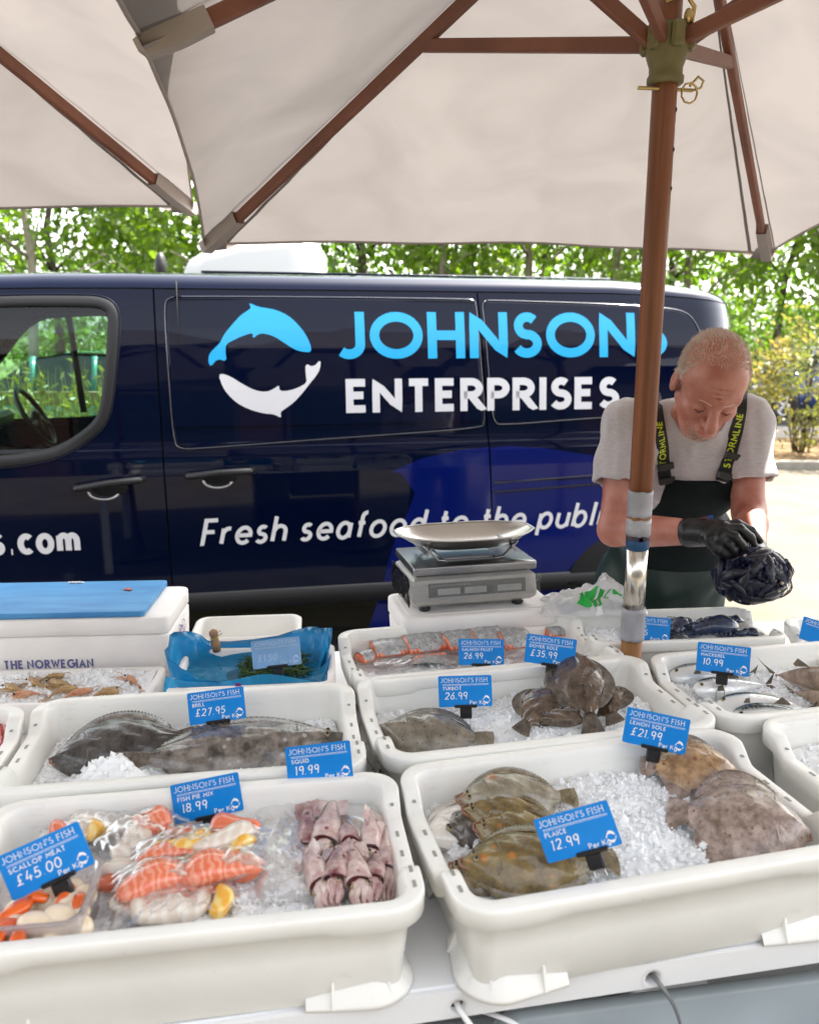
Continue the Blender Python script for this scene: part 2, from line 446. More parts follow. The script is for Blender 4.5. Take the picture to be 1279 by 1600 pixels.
def lettering(mb, text, x, y, h, weight, fmap, track=.16, slant=0., sx=1.0, serif=False, jit=0., rnd=None, space=.34, seg=0):
    """lay strokes with fmap((u,v), lift) -> 3-D point; weight relative to h; cap edges included in h. Returns end x."""
    k = 0; hw = weight / 2
    for ch in text:
        if ch == ' ': x += space * h * sx; continue
        wd_, strokes = GL[ch]
        for st in strokes:
            pts = []
            up = ch.isupper() or ch.isdigit() or ch in "£'"
            for (a, b) in st:
                if up: b = hw + b * (1 - weight)
                else: b = b * (1 - hw) + hw * .6
                if jit: a += rnd.uniform(-jit, jit); b += rnd.uniform(-jit, jit)
                pts.append((x + (a * sx + hw + slant * b) * h, y + b * h))
            # square the butt ends outwards only where strokes sit on base or cap line
            if up and len(st) >= 2:
                for e_, f_ in ((0, 1), (-1, -2)):
                    if st[e_][1] in (0, 1) and abs(st[e_][1] - st[f_][1]) > .12:
                        d_ = Vector(pts[e_]) - Vector(pts[f_]); d_ = d_ / d_.length; kx = min(2.2, 1 / max(.35, abs(d_.y)))
                        pts[e_] = tuple(Vector(pts[e_]) + d_ * hw * h * (kx + .25))
            if seg:
                q_ = [pts[0]]
                for a_, b_ in zip(pts[:-1], pts[1:]):
                    m_ = max(1, int(math.dist(a_, b_) / seg))
                    q_ += [tuple(Vector(a_).lerp(Vector(b_), i / m_)) for i in range(1, m_ + 1)]
                pts = q_
            lr, closed = ribbon(pts, weight * h)
            vs = []; lift = (k % 7) * 1.0; k += 1
            lo_, hi_ = y, y + h
            for (a, b) in lr:
                if up: a = Vector((a[0], min(max(a[1], lo_), hi_))); b = Vector((b[0], min(max(b[1], lo_), hi_)))
                vs += [fmap(a, lift), fmap(b, lift)]
            n = len(lr); fs = [(2 * i, 2 * i + 1, (2 * i + 3) % (2 * n), (2 * i + 2) % (2 * n)) for i in range(n if closed else n - 1)]
            mb.add(vs, fs, False)
            if serif and up and len(st) >= 2 and not closed:
                for e, f_ in ((0, 1), (-1, -2)):
                    if abs(st[e][0] - st[f_][0]) < .4 and abs(st[e][1] - st[f_][1]) > .15:
                        px, py = pts[e]; s_ = .10 * h
                        vs = [fmap(Vector(q), lift + 8) for q in ((px - s_, py - .02 * h), (px + s_, py - .02 * h), (px + s_, py + .03 * h), (px - s_, py + .03 * h))]
                        mb.add(vs, [(0, 1, 2, 3)], False)
        x += (wd_ * sx + weight + track) * h
    return x
def text_width(text, h, weight, track=.16, sx=1.0, space=.34):
    x = 0
    for ch in text:
        x += (space * sx if ch == ' ' else GL[ch][0] * sx + weight + track) * h
    return x - track * h

# two leaping fish that chase each other's tail, traced in a 0..100 box
FISH_TOP = [(1, 40), (2, 33), (6, 28), (12, 22), (14, 17), (17, 12), (24, 3), (31, -5), (38, -10), (40, -12), (38, -17), (46, -13), (52, -12), (62, -10), (72, -5), (80, 3), (87, 13), (91, 23), (92, 31), (84, 31), (76, 28), (68, 22), (60, 16), (52, 13), (46, 13), (40, 18), (41, 12), (32, 15), (24, 19), (17, 23), (16, 30), (17, 40), (9, 37), (3, 45)]
FISH_BOT = [(9, 52), (15, 52), (22, 56), (30, 62), (40, 68), (50, 70), (57, 67), (62, 63), (62, 69), (70, 69), (79, 66), (87, 61), (86, 54), (86, 42), (93, 46), (100, 38), (99, 48), (95, 55), (90, 61), (82, 72), (74, 81), (66, 87), (62, 90), (63, 96), (57, 92), (48, 91), (38, 88), (28, 83), (20, 76), (13, 66)]
def polyfill(mb, poly, fmap, lift=0.):
    vs = [fmap(Vector(p), lift) for p in poly]
    tris = tessellate_polygon([[Vector((p[0], p[1], 0)) for p in poly]])
    mb.add(vs, [tuple(t) for t in tris], False)

def scanfill(mb, P, fmap, rows=120, cols=10, split=None):
    """fill a 2-D outline in height rows so the sheet can follow a curved side"""
    ys = [p[1] for p in P]; e = (max(ys) - min(ys)) * 1e-3; prev = None
    lv = set(np.linspace(min(ys) + e, max(ys) - e, rows).tolist())
    if rows > 100: lv |= {y + d_ for y in ys for d_ in (-2e-5, 2e-5) if min(ys) + e < y + d_ < max(ys) - e}
    for z in sorted(lv):
        xs = sorted(P[i - 1][0] + (P[i][0] - P[i - 1][0]) * (z - P[i - 1][1]) / (P[i][1] - P[i - 1][1]) for i in range(len(P)) if (P[i][1] > z) != (P[i - 1][1] > z))
        if prev and len(prev[1]) == len(xs):
            for k in range(0, len(xs) - 1, 2):
                q = [(prev[1][k], prev[0]), (prev[1][k + 1], prev[0]), (xs[k + 1], z), (xs[k], z)]
                for lo, hi in (split(z) if split else ((-99, 99),)):
                    c_ = [(min(max(p[0], lo), hi), p[1]) for p in q]
                    if c_[1][0] - c_[0][0] > 1e-4 or c_[2][0] - c_[3][0] > 1e-4:
                        mb.grid([[fmap((c_[0][0] + (c_[1][0] - c_[0][0]) * i / cols, c_[0][1]), 0) for i in range(cols + 1)], [fmap((c_[3][0] + (c_[2][0] - c_[3][0]) * i / cols, c_[3][1]), 0) for i in range(cols + 1)]], True)
        prev = (z, xs)

# ------------------------------------------------------------------ implicit surfaces (numpy surface nets)
def smin(a, b, k):
    h = np.clip(.5 + .5 * (b - a) / k, 0, 1)
    return b * (1 - h) + a * h - k * h * (1 - h)
def smax(a, b, k): return -smin(-a, -b, k)
def sd_cap(P, a, b, ra, rb):
    a = np.array(a, dtype=np.float32); b = np.array(b, dtype=np.float32)
    ab = b - a; t = np.clip(((P - a) @ ab) / (ab @ ab), 0, 1)
    return np.linalg.norm(P - a - t[:, None] * ab, axis=1) - (ra + (rb - ra) * t)
def sd_ell(P, c, r, Rm=None):
    Q = P - np.array(c, dtype=np.float32)
    if Rm is not None: Q = Q @ np.array(Rm, dtype=np.float32)
    r = np.array(r, dtype=np.float32)
    k0 = np.linalg.norm(Q / r, axis=1); k1 = np.linalg.norm(Q / (r * r), axis=1)
    return k0 * (k0 - 1) / np.maximum(k1, 1e-6)
def surface_net(fn, lo, hi, h):
    """sparse evaluation of fn (points -> distance), dense surface nets; returns verts, quads"""
    lo = np.array(lo, float); hi = np.array(hi, float)
    B = 6
    nb = np.ceil((hi - lo) / (h * B)).astype(int)
    n = nb * B + 1
    bc = np.stack(np.meshgrid(*[np.arange(k) for k in nb], indexing='ij'), -1).reshape(-1, 3)
    cc = (lo + (bc + .5) * B * h).astype(np.float32)
    d = np.concatenate([fn(c) for c in np.array_split(cc, max(1, len(cc) // 60000))])
    near = np.abs(d) < h * B * 1.4
    F = np.empty(tuple(n), np.float32)
    Fb = np.repeat(np.repeat(np.repeat(d.reshape(nb), B, 0), B, 1), B, 2)
    F[...] = 1.0
    F[:-1, :-1, :-1] = Fb
    off = np.stack(np.meshgrid(*[np.arange(B + 1)] * 3, indexing='ij'), -1).reshape(-1, 3)
    sel = bc[near]
    for ch in np.array_split(sel, max(1, len(sel) // 600)):
        if len(ch) == 0: continue
        I = (ch[:, None, :] * B + off[None]).reshape(-1, 3)
        F[I[:, 0], I[:, 1], I[:, 2]] = fn((lo + I * h).astype(np.float32))
    s = F < 0
    c8 = [F[i:n[0] - 1 + i, j:n[1] - 1 + j, k:n[2] - 1 + k] for i in (0, 1) for j in (0, 1) for k in (0, 1)]
    cnt = sum((c < 0).astype(np.int8) for c in c8)
    act = (cnt > 0) & (cnt < 8)
    idx = np.argwhere(act)
    vid = -np.ones(act.shape, np.int64); vid[act] = np.arange(len(idx))
    vals = np.stack([c[act] for c in c8], 1)
    cor = np.array([(i, j, k) for i in (0, 1) for j in (0, 1) for k in (0, 1)], float)
    acc = np.zeros((len(idx), 3)); num = np.zeros(len(idx))
    for a in range(8):
        for b in range(a + 1, 8):
            if np.abs(cor[a] - cor[b]).sum() != 1: continue
            va, vb = vals[:, a], vals[:, b]; m = (va < 0) != (vb < 0)
            t = np.where(m, va / np.where(m, va - vb, 1), 0)
            acc += np.where(m[:, None], cor[a] + t[:, None] * (cor[b] - cor[a]), 0); num += m
    V = lo + (idx + acc / num[:, None]) * h
    Q = []
    for ax in range(3):
        o = [1, 2][::1] if ax == 0 else ([0, 2] if ax == 1 else [0, 1])
        sl0 = [slice(1, -1)] * 3; sl1 = [slice(1, -1)] * 3
        sl0[ax] = slice(0, -1); sl1[ax] = slice(1, None)
        a, b = s[tuple(sl0)], s[tuple(sl1)]
        e = np.argwhere(a != b); sg = a[a != b]
        base = e.copy(); base[:, o[0]] += 1; base[:, o[1]] += 1
        def g(d0, d1):
            q = base.copy(); q[:, o[0]] -= d0; q[:, o[1]] -= d1
            return vid[q[:, 0], q[:, 1], q[:, 2]]
        q = np.stack([g(1, 1), g(0, 1), g(0, 0), g(1, 0)], 1)
        fl = sg if ax != 1 else ~sg
        q[~fl] = q[~fl][:, ::-1]
        Q.append(q)
    Q = np.concatenate(Q); Q = Q[(Q >= 0).all(1)]
    return V, Q
def net_mesh(name, fn, lo, hi, h, m):
    V, Q = surface_net(fn, lo, hi, h)
    me = bpy.data.meshes.new(name)
    me.from_pydata(V.tolist(), [], Q.tolist())
    me.polygons.foreach_set('use_smooth', [True] * len(Q))
    for x in (m if isinstance(m, (list, tuple)) else [m]): me.materials.append(x)
    me.update()
    return me
def vnoise(P, sc, seed=0):
    """cheap smooth pseudo noise in -1..1"""
    r = np.random.default_rng(seed); out = 0
    for i in range(5):
        k = r.normal(size=3) * sc * (1 + .35 * i); out = out + np.sin(P @ k + r.uniform(0, 6.28)) / 5 * 1.4
    return out
# ------------------------------------------------------------------ ground and planting
M['paving'] = mat('pale_paving', (.080, .066, .044), .85, vscale=2.4, col2=(.115, .097, .069), bump=.25, bscale=40, detail=8)
M['tarmac'] = mat('tarmac', (.045, .045, .046), .9, var=.2, vscale=6, bump=.3, bscale=90)
M['mulch'] = mat('bark_mulch', (.10, .055, .022), .95, vscale=16, col2=(.22, .14, .06), bump=1.0, bscale=30)
M['path'] = mat('pink_path', (.26, .23, .21), .9, var=.12, vscale=3)
M['kerb'] = mat('kerb_stone', (.30, .28, .24), .85, var=.12, vscale=10)
M['grass'] = mat('rough_grass', (.06, .10, .022), .9, vscale=2.2, col2=(.12, .14, .03), bump=.8, bscale=25)
M['bark'] = mat('pale_bark', (.22, .19, .14), .85, vscale=9, col2=(.38, .34, .27), bump=.5, bscale=18, stretch=(1, 1, .35))
M['bark_d'] = mat('dark_bark', (.07, .055, .04), .9, var=.3, vscale=9, bump=.5, bscale=18, stretch=(1, 1, .35))
M['wood_post'] = mat('weathered_wood', (.24, .17, .10), .8, var=.25, vscale=6, stretch=(1, 1, .2))

def leafmat(name, c1, c2, t):
    m = bpy.data.materials.new(name); m.use_nodes = True
    n = m.node_tree.nodes; l = m.node_tree.links
    out = n['Material Output']; n.remove(n['Principled BSDF'])
    tc = n.new('ShaderNodeTexCoord'); no = n.new('ShaderNodeTexNoise'); no.inputs['Scale'].default_value = 1.1; no.inputs['Detail'].default_value = 6
    rp = n.new('ShaderNodeValToRGB'); rp.color_ramp.elements[0].position = .35; rp.color_ramp.elements[1].position = .65
    rp.color_ramp.elements[0].color = (*c1, 1); rp.color_ramp.elements[1].color = (*c2, 1)
    l.new(tc.outputs['Object'], no.inputs['Vector']); l.new(no.outputs['Fac'], rp.inputs['Fac'])
    di = n.new('ShaderNodeBsdfDiffuse'); tl = n.new('ShaderNodeBsdfTranslucent'); gl = n.new('ShaderNodeBsdfGlossy')
    gl.inputs['Roughness'].default_value = .45; gl.inputs[0].default_value = (.6, .6, .6, 1)
    mu = n.new('ShaderNodeMixRGB'); mu.blend_type = 'MULTIPLY'; mu.inputs[0].default_value = 1; mu.inputs[2].default_value = (*t, 1)
    l.new(rp.outputs[0], di.inputs[0]); l.new(rp.outputs[0], mu.inputs[1]); l.new(mu.outputs[0], tl.inputs[0])
    a = n.new('ShaderNodeMixShader'); a.inputs[0].default_value = .5; l.new(di.outputs[0], a.inputs[1]); l.new(tl.outputs[0], a.inputs[2])
    b = n.new('ShaderNodeMixShader'); b.inputs[0].default_value = .06; l.new(a.outputs[0], b.inputs[1]); l.new(gl.outputs[0], b.inputs[2])
    l.new(b.outputs[0], out.inputs[0])
    return m
M['leaf'] = leafmat('leaf_green', (.075, .14, .012), (.15, .22, .024), (1.8, 2.0, .6))
M['leaf_d'] = leafmat('leaf_dark', (.045, .095, .011), (.10, .16, .02), (1.7, 1.9, .6))
M['leaf_y'] = leafmat('leaf_yellow', (.12, .16, .04), (.27, .215, .075), (1.4, 1.3, .8))
M['weed'] = leafmat('weed_leaf', (.10, .14, .03), (.20, .20, .05), (1.3, 1.3, .8))

mb = MB(); mb.grid([[(-150, -60, 0), (-150, 250, 0)], [(150, -60, 0), (150, 250, 0)]], False)
tag(mb.build('ground', M['tarmac']), kind='structure')
mb = MB(); mb.grid([[(-30, 4.5, .004), (-30, 10.3, .004)], [(40, 4.5, .004), (40, 10.3, .004)]], False); mb.grid([[(-30, -8.5, .004), (-30, -.3, .004)], [(40, -8.5, .004), (40, -.3, .004)]], False)  # nearer sheet added unseen behind the camera to bounce sunlight onto tray fronts
tag(mb.build('pavement', M['paving']), kind='structure')
mb = MB(); mb.box((9.5, 10.36, .05), (16, .12, .12), bev=.015)
tag(mb.build('kerb', M['kerb']), kind='structure')
mb = MB(); mb.box((9.5, 11.7, .045), (16, 2.56, .09))
tag(mb.build('mulch_bed', M['mulch']), kind='structure')
mb = MB(); mb.box((9.5, 14.0, .03), (16, 2.0, .06))
tag(mb.build('path', M['path']), kind='structure')
mb = MB(); mb.grid([[(-60, 20.5, .012), (-60, 120, .4)], [(80, 20.5, .012), (80, 120, .4)]], False)
tag(mb.build('verge', M['grass']), kind='structure')

def leaves(mb, cen, rad, n, size, rng, clumps=24, flat=.8, fill=.55, keep=None):
    """leaf-sized quads gathered in clumps through an ellipsoid"""
    cl = rng.normal(size=(clumps, 3)); cl /= np.linalg.norm(cl, axis=1)[:, None]
    cl *= rng.uniform(.35, 1, (clumps, 1)) ** .5
    cl = cl * np.array(rad) + np.array(cen)
    k = rng.integers(0, clumps, n)
    p = cl[k] + rng.normal(size=(n, 3)) * np.array(rad) * .5 * fill * rng.uniform(.3, 1, (n, 1))
    a = rng.normal(size=(n, 3)); a /= np.linalg.norm(a, axis=1)[:, None]
    b = np.cross(a, rng.normal(size=(n, 3))); b /= np.linalg.norm(b, axis=1)[:, None]
    s = size * rng.uniform(.6, 1.3, (n, 1))
    V = np.stack([p - a * s, p - b * s * .45, p + a * s, p + b * s * .45], 1).reshape(-1, 3)
    o = len(mb.v)
    mb.v += [tuple(q) for q in V.tolist()]
    mb.f += [(o + 4 * i, o + 4 * i + 1, o + 4 * i + 2, o + 4 * i + 3) for i in range(n)]
    mb.fm += [mb.mi] * n; mb.sm += [False] * n
    return cl

def make_tree(seed, H, r0, crown_z, crown_r, nleaf, leafm, barkm, name='woodland_tree'):
    rng = np.random.default_rng(seed)
    t = thing(name, None, 'tree')
    mb = MB(); pts = []; x = y = 0
    for i in range(9):
        f = i / 8; pts.append((x, y, f * H * .9)); x += rng.normal() * .10; y += rng.normal() * .10
    mb.tube(pts, [r0 * (1 - .8 * i / 8) for i in range(9)], 9)
    crown = MB()
    for i in range(11):
        f = rng.uniform(.25, .85); b = Vector(pts[int(f * 8)]); az = rng.uniform(0, 6.28); L = crown_r * rng.uniform(.5, 1)
        e = b + Vector((math.cos(az) * L, math.sin(az) * L, L * .55)); mid = (b + e) / 2 + Vector((0, 0, .12 * L))
        mb.tube([b, mid, e], [r0 * .35, r0 * .22, .012], 5)
    cz = (crown_z + H) / 2
    leaves(crown, (0, 0, cz), (crown_r, crown_r, (H - crown_z) / 2), nleaf, .125, rng, clumps=46, fill=.42)
    mb.build('trunk', barkm, t, fix=False)
    crown.build('crown', leafm, t, fix=False)
    return t

TREE_G = 'trees along the wood edge behind the van'
protos = [make_tree(1, 9.5, .12, 1.9, 2.2, 3900, M['leaf'], M['bark']),
          make_tree(2, 8.6, .10, 2.3, 1.9, 3400, M['leaf'], M['bark']),
          make_tree(3, 10.5, .15, 1.5, 2.4, 4200, M['leaf_d'], M['bark_d'])]
spots = [(-7.9, 17.5, 0), (-5.9, 19.2, 1), (-3.6, 17.8, 0), (-1.2, 20.5, 2), (.6, 18.6, 1), (2.6, 19.6, 0), (4.6, 17.9, 1), (6.5, 19.5, 0), (8.6, 17.2, 1), (10.2, 18.6, 1), (12.0, 20.5, 0),
         (-9.5, 23, 2), (-6.6, 24.5, 2), (-3.0, 25, 2), (1.0, 25.5, 0), (4.0, 24.4, 2), (7.5, 25.4, 2), (11.0, 24.6, 2), (14.5, 25.4, 2), (15.5, 20, 0)]
tl = ['pale leafed tree whose crown shows at the far left above the van roof', 'slim tree left of the white van roof, just right of the leftmost crown', 'light green tree directly behind the white high roof van',
      'dark leafed tree rising just right of the white van roof', 'slender pale tree behind the middle of the van roof', 'bushy light green tree above the van roof left of the parasol pole',
      'slim tree seen just right of the parasol pole', 'light green tree behind the rear corner of the van', 'pale thin trunked tree above the bending man', 'leaning pale trunk to the right of the man above the yellow bush', 'pale tree at the right edge of the photo',
      'dark tree deep in the wood at far left', 'dark tree in the wood behind the two leftmost pale trees', 'dark tree in the wood behind the white van', 'pale tree deep in the wood behind the middle of the van',
      'dark tree deep in the wood left of the parasol pole', 'dark tree deep in the wood right of the parasol pole', 'dark tree deep in the wood above the man', 'dark tree deep in the wood at the far right', 'pale tree beyond the right edge of the yellow bush']
used = set()
for i, (x, y, k) in enumerate(spots):
    rz = RNG.uniform(0, 6.28); sc = RNG.uniform(.9, 1.12)
    if k not in used:
        o = protos[k]; used.add(k); o.location = (x, y, 0); o.rotation_euler = (0, 0, rz)
    else: o = dup(protos[k], (x, y, 0), (R(RNG.uniform(-3, 3)), R(RNG.uniform(-4, 4)), rz), scale=sc)
    tag(o, tl[i], 'tree', TREE_G)

def make_bush(seed, r, h, n, m, size=.05, name='bush'):
    rng = np.random.default_rng(seed); t = thing(name, None, 'bush'); mb = MB(); st = MB()
    for i in range(14):
        az = rng.uniform(0, 6.28); L = rng.uniform(.3, .95) * r
        st.tube([(rng.normal() * .06, rng.normal() * .06, 0), (math.cos(az) * L * .4, math.sin(az) * L * .4, h * .5), (math.cos(az) * L, math.sin(az) * L, h * rng.uniform(.7, 1.05))], [.012, .009, .004], 5)
    leaves(mb, (0, 0, h * .55), (r, r, h * .5), n, size, rng, clumps=34, fill=.42)
    st.build('stem', M['bark_d'], t, fix=False); mb.build('foliage', m, t, fix=False)
    return t
yb = make_bush(5, .95, 1.75, 2300, M['leaf_y'], .05, 'yellow_bush')
yb.location = (5.45, 11.3, .09); tag(yb, 'tall yellow leaved bush nearest the right edge of the photo', 'bush', 'yellowing bushes in the mulch bed')
o = dup(yb, (4.55, 11.9, .09), (0, 0, 2), 'smaller yellow and orange bush just behind the man', .8)
o = dup(yb, (6.9, 12.3, .09), (0, 0, 4), 'third yellow bush beyond the right edge of the mulch bed', .9)
hb = make_bush(6, 1.9, 2.3, 2600, M['leaf_d'], .11, 'hedge_bush')
hedge = ['dark undergrowth bush at the far left behind the trees', 'dark undergrowth bush left of the white van', 'dark undergrowth bush behind the white van', 'dark undergrowth bush behind the middle of the blue van',
         'dark undergrowth bush left of the pole', 'dark undergrowth bush right of the pole', 'dark undergrowth bush behind the man', 'dark undergrowth bush right of the man', 'dark undergrowth bush at the far right']
for i in range(9):
    x = -11.5 + 3.3 * i; y = 28 + (i % 3) * .9
    if i == 0: o = hb; o.location = (x, y, 0)
    else: o = dup(hb, (x, y, 0), (0, 0, i * 1.3), scale=1 + .1 * (i % 3))
    tag(o, hedge[i], 'bush', 'undergrowth at the foot of the wood')

# far wood closing the horizon
mb = MB(); leaves(mb, (3, 44, 3.2), (60, 3, 3.2), 12000, .26, np.random.default_rng(8), clumps=420, fill=.14)
tag(mb.build('distant_wood', M['leaf_d'], fix=False), 'dense green wood filling the far background', kind='stuff')

# weeds between the van and the fence, seen through the cab
mb = MB(); rng = np.random.default_rng(3)
for i in range(1500):
    x, y = rng.uniform(-5.2, -1.2), rng.uniform(6.4, 7.9); h = rng.uniform(.7, 1.45); a = rng.uniform(0, 6.28)
    tip = Vector((x + rng.normal() * .12, y + rng.normal() * .12, h)); d = Vector((math.cos(a), math.sin(a), 0)) * .008
    mb.add([(x - d.x, y - d.y, 0), (x + d.x, y + d.y, 0), tip + d * .3, tip - d * .3], [(0, 1, 2, 3)])
    for k in range(5):
        f = rng.uniform(.4, 1); c = Vector((x, y, 0)).lerp(tip, f); u = Vector(rng.normal(size=3)).normalized() * .045; v_ = u.cross(Vector(rng.normal(size=3))).normalized() * .016
        mb.add([c - u, c - v_, c + u, c + v_], [(0, 1, 2, 3)])
tag(mb.build('weeds', M['weed'], fix=False), 'tall yellow green weeds seen through the cab window', kind='stuff')
fence = thing('post_fence', 'weathered post and rail fence seen through the cab window', 'fence', (-3.4, 8.3, 0))
for x in (-2.9, -.83, 1.15, 3.2):
    mb = MB(); mb.box((x, 0, .75), (.12, .12, 1.5), bev=.01); mb.build('post', M['wood_post'], fence)
for z in (.55, 1.05):
    mb = MB(); mb.box((.2, -.085, z), (7.2, .045, .14), bev=.008); mb.build('rail', M['wood_post'], fence)

# ------------------------------------------------------------------ distant vehicles
M['glass_dark'] = mat('car_glass', (.02, .028, .03), .05, spec=.7)
M['tyre'] = mat('tyre_rubber', (.018, .018, .018), .8)
M['rim'] = mat('alloy_rim', (.5, .5, .52), .3, .9)
def wheel(parent, x, y, r=.31, w_=.2, side=-1):
    mb = MB(); prof = [(r * .62, -w_ / 2), (r * .93, -w_ / 2), (r, -w_ * .32), (r, w_ * .32), (r * .93, w_ / 2), (r * .62, w_ / 2)]
    mb.loft([[(x + q[0] * math.cos(a), y + q[1], r + q[0] * math.sin(a)) for q in prof] for a in [2 * math.pi * i / 24 for i in range(25)]], True, False, False)
    t = mb.build('wheel', M['tyre'], parent)
    mb = MB(); yy = y + side * w_ * .38
    for k in range(5):
        a = 2 * math.pi * k / 5; mb.box((x + math.cos(a) * r * .33, yy, r + math.sin(a) * r * .33), (r * .62, .03, r * .2), Matrix.Rotation(-a, 3, 'Y'), .006)
    mb.loft([[(x + rr * math.cos(a), yy + dy, r + rr * math.sin(a)) for rr, dy in ((r * .56, -.02), (r * .64, -.02), (r * .64, .02), (r * .56, .02))] for a in [2 * math.pi * i / 24 for i in range(25)]], True, False, False)
    mb.loft([[(x + rr * math.cos(a), yy + .035, r + rr * math.sin(a)) for a in [2 * math.pi * i / 20 for i in range(20)]] for rr in (r * .6, .001)], True, False, False)
    mb.build('rim', M['rim'], t)
def car(label, colm, loc, rz, L=4.2, Wd=1.75, Ht=1.46, group=None):
    t = thing('parked_car', label, 'car', loc, (0, 0, R(rz)), group)
    prof = [(-.5, .42, .55), (-.49, .30, .72), (-.44, .25, .86), (-.20, .22, .98), (-.04, .22, 1.0), (.30, .22, 1.02), (.44, .25, 1.0), (.49, .32, .86), (.5, .42, .6)]
    mb = MB(); rings = []
    for (f, zb, zt) in prof:
        x = f * L; hw = Wd / 2 * (1 - .10 * (abs(f) * 2) ** 4)
        rings.append([(x, -hw * .94, zb), (x, -hw, zb + (zt - zb) * .35), (x, -hw * .985, zb + (zt - zb) * .8), (x, -hw * .88, zt), (x, 0, zt + .03), (x, hw * .88, zt), (x, hw * .985, zb + (zt - zb) * .8), (x, hw, zb + (zt - zb) * .35), (x, hw * .94, zb)])
    mb.loft(rings, True, True, True); mb.build('body', colm, t)
    cab = [(-.20, .97, .97), (-.05, .99, Ht - .06), (.05, .99, Ht), (.28, 1.0, Ht - .03), (.44, 1.0, 1.02)]
    mb = MB(); rings = []
    for (f, zb, zt) in cab:
        x = f * L; hw = Wd / 2 * .9; k = .76 if zt > 1.2 else .86
        rings.append([(x, -hw, zb - .04), (x, -Wd / 2 * k, zt - .03), (x, -Wd / 2 * k * .8, zt), (x, Wd / 2 * k * .8, zt), (x, Wd / 2 * k, zt - .03), (x, hw, zb - .04)])
    mb.loft(rings, True, True, True, False); mb.build('cabin_glass', M['glass_dark'], t)
    mb = MB(); mb.grid([[(f * L, y * Wd / 2 * .72, Ht + dz) for y in (-1, -.5, 0, .5, 1)] for f, dz in ((-.04, -.03), (.06, .012), (.2, .01), (.29, -.015))]); mb.grid([[(f * L, y * Wd / 2 * .72, Ht + dz - .03) for y in (-1, -.5, 0, .5, 1)] for f, dz in ((-.04, -.03), (.06, .012), (.2, .01), (.29, -.015))]); mb.build('roof', colm, t)
    for f in (-.04, .13, .29):
        mb = MB()
        for s_ in (-1, 1): mb.tube([(f * L, s_ * Wd / 2 * .92, .96), (f * L + .02, s_ * Wd / 2 * .77, Ht - .04)], .035, 6)
        mb.build('pillar', colm, t)
    for s_ in (-1, 1):
        for f in (-.31, .31): wheel(t, f * L, s_ * (Wd / 2 - .1), side=s_)
        mb = MB(); mb.ell((-.475 * L, s_ * Wd * .36, .68), (.09, .17, .08)); mb.build('headlight', M['chrome'], t)
        mb = MB(); mb.ell((.475 * L, s_ * Wd * .38, .82), (.08, .13, .1)); mb.build('tail_light', M['tail'], t)
M['tail'] = mat('red_lens', (.25, .01, .01), .15)
M['car_green'] = mat('teal_car_paint', (.03, .20, .17), .15, coat=.5)
M['car_blue'] = mat('blue_car_paint', (.03, .06, .18), .15, coat=.5)
M['car_grey'] = mat('grey_car_paint', (.2, .21, .23), .2, .5, coat=.5)
M['car_white'] = mat('white_vehicle_paint', (.50, .51, .51), .25, coat=.3)
car('teal green car behind the fence, seen through the cab window', M['car_green'], (-4.4, 10.6, 0), 6)
car('dark blue car half hidden by the yellow bush at right', M['car_blue'], (8.6, 17.6, .0), 12, group='cars parked beyond the mulch bed')
car('grey car parked at the far right edge beyond the path', M['car_grey'], (12.9, 18.2, .0), -4, group='cars parked beyond the mulch bed')

# white high-roof van beyond the blue van
# unseen dark shop building, added behind the camera to darken the van reflections
M['clad'] = mat('dark_cladding', (.028, .026, .026), .7, var=.3, vscale=2)
M['clad_b'] = mat('dark_brick', (.06, .032, .024), .85, var=.25, vscale=5)
sh = thing('added_shop_building', 'long dark shop building added unseen behind the camera to darken reflections in the navy van', 'building', (0, -8.5, 0))
mb = MB(); mb.box((0, -3, 2.0), (44, 6, 4.0)); mb.build('wall', M['clad_b'], sh)
mb = MB(); mb.box((0, -2.9, 4.1), (44.6, 6.6, .2), bev=.03); mb.build('roof', M['clad'], sh)
for i in range(11):
    mb = MB(); mb.box((-20 + 4 * i, .02, 1.5), (3.1, .08, 2.6), bev=.02); fr = mb.build('shop_window', M['clad'], sh)
    mb = MB(); mb.box((-20 + 4 * i, .07, 1.5), (2.8, .02, 2.3)); mb.build('pane', M['glass_dark'], fr)
    mb = MB(); mb.box((-20 + 4 * i, .06, 3.3), (3.3, .12, .6), bev=.02); mb.build('fascia_board', M['clad'], sh)
wv = thing('white_van', 'white high roof van parked beyond the navy van, only its roof showing', 'van', (-1.95, 10.4, .07), (0, 0, R(2)))
mb = MB(); rings = []
for x, z0, z1, rr in ((-.98, .5, 1.75, .2), (-.92, .42, 2.2, .25), (-.78, .4, 2.52, .25), (-.5, .4, 2.68, .22), (-.1, .4, 2.74, .16), (.45, .4, 2.75, .12), (.80, .4, 2.75, .1)):
    rings.append([(x, -.02, z0), (x, 0, z1 - rr), (x, .05, z1 - rr * .4), (x, .25, z1), (x, 2.0, z1), (x, 2.2, z1 - rr * .4), (x, 2.25, z1 - rr), (x, 2.27, z0)])
mb.loft(rings, True, True, True); mb.build('body', M['car_white'], wv)
mb = MB(); mb.box((.3, -.012, 1.2), (.9, .02, 1.5), bev=.008); mb.build('door_panel', M['car_white'], wv)
mb = MB(); mb.box((-.55, -.02, 1.75), (.6, .03, .55), bev=.02); mb.build('window', M['glass_dark'], wv)
mb = MB(); mb.ell((-1.04, -.12, 2.42), (.07, .10, .16)); mb.build('mirror', M['rubber'], wv)
for x in (-.6, .5): 
    for y in (.1, 2.1): wheel(wv, x, y, .34)
mb = MB(); mb.box((.62, .1, 2.70), (.05, .1, .04), bev=.005); mb.build('marker_light', M['tail'], wv)
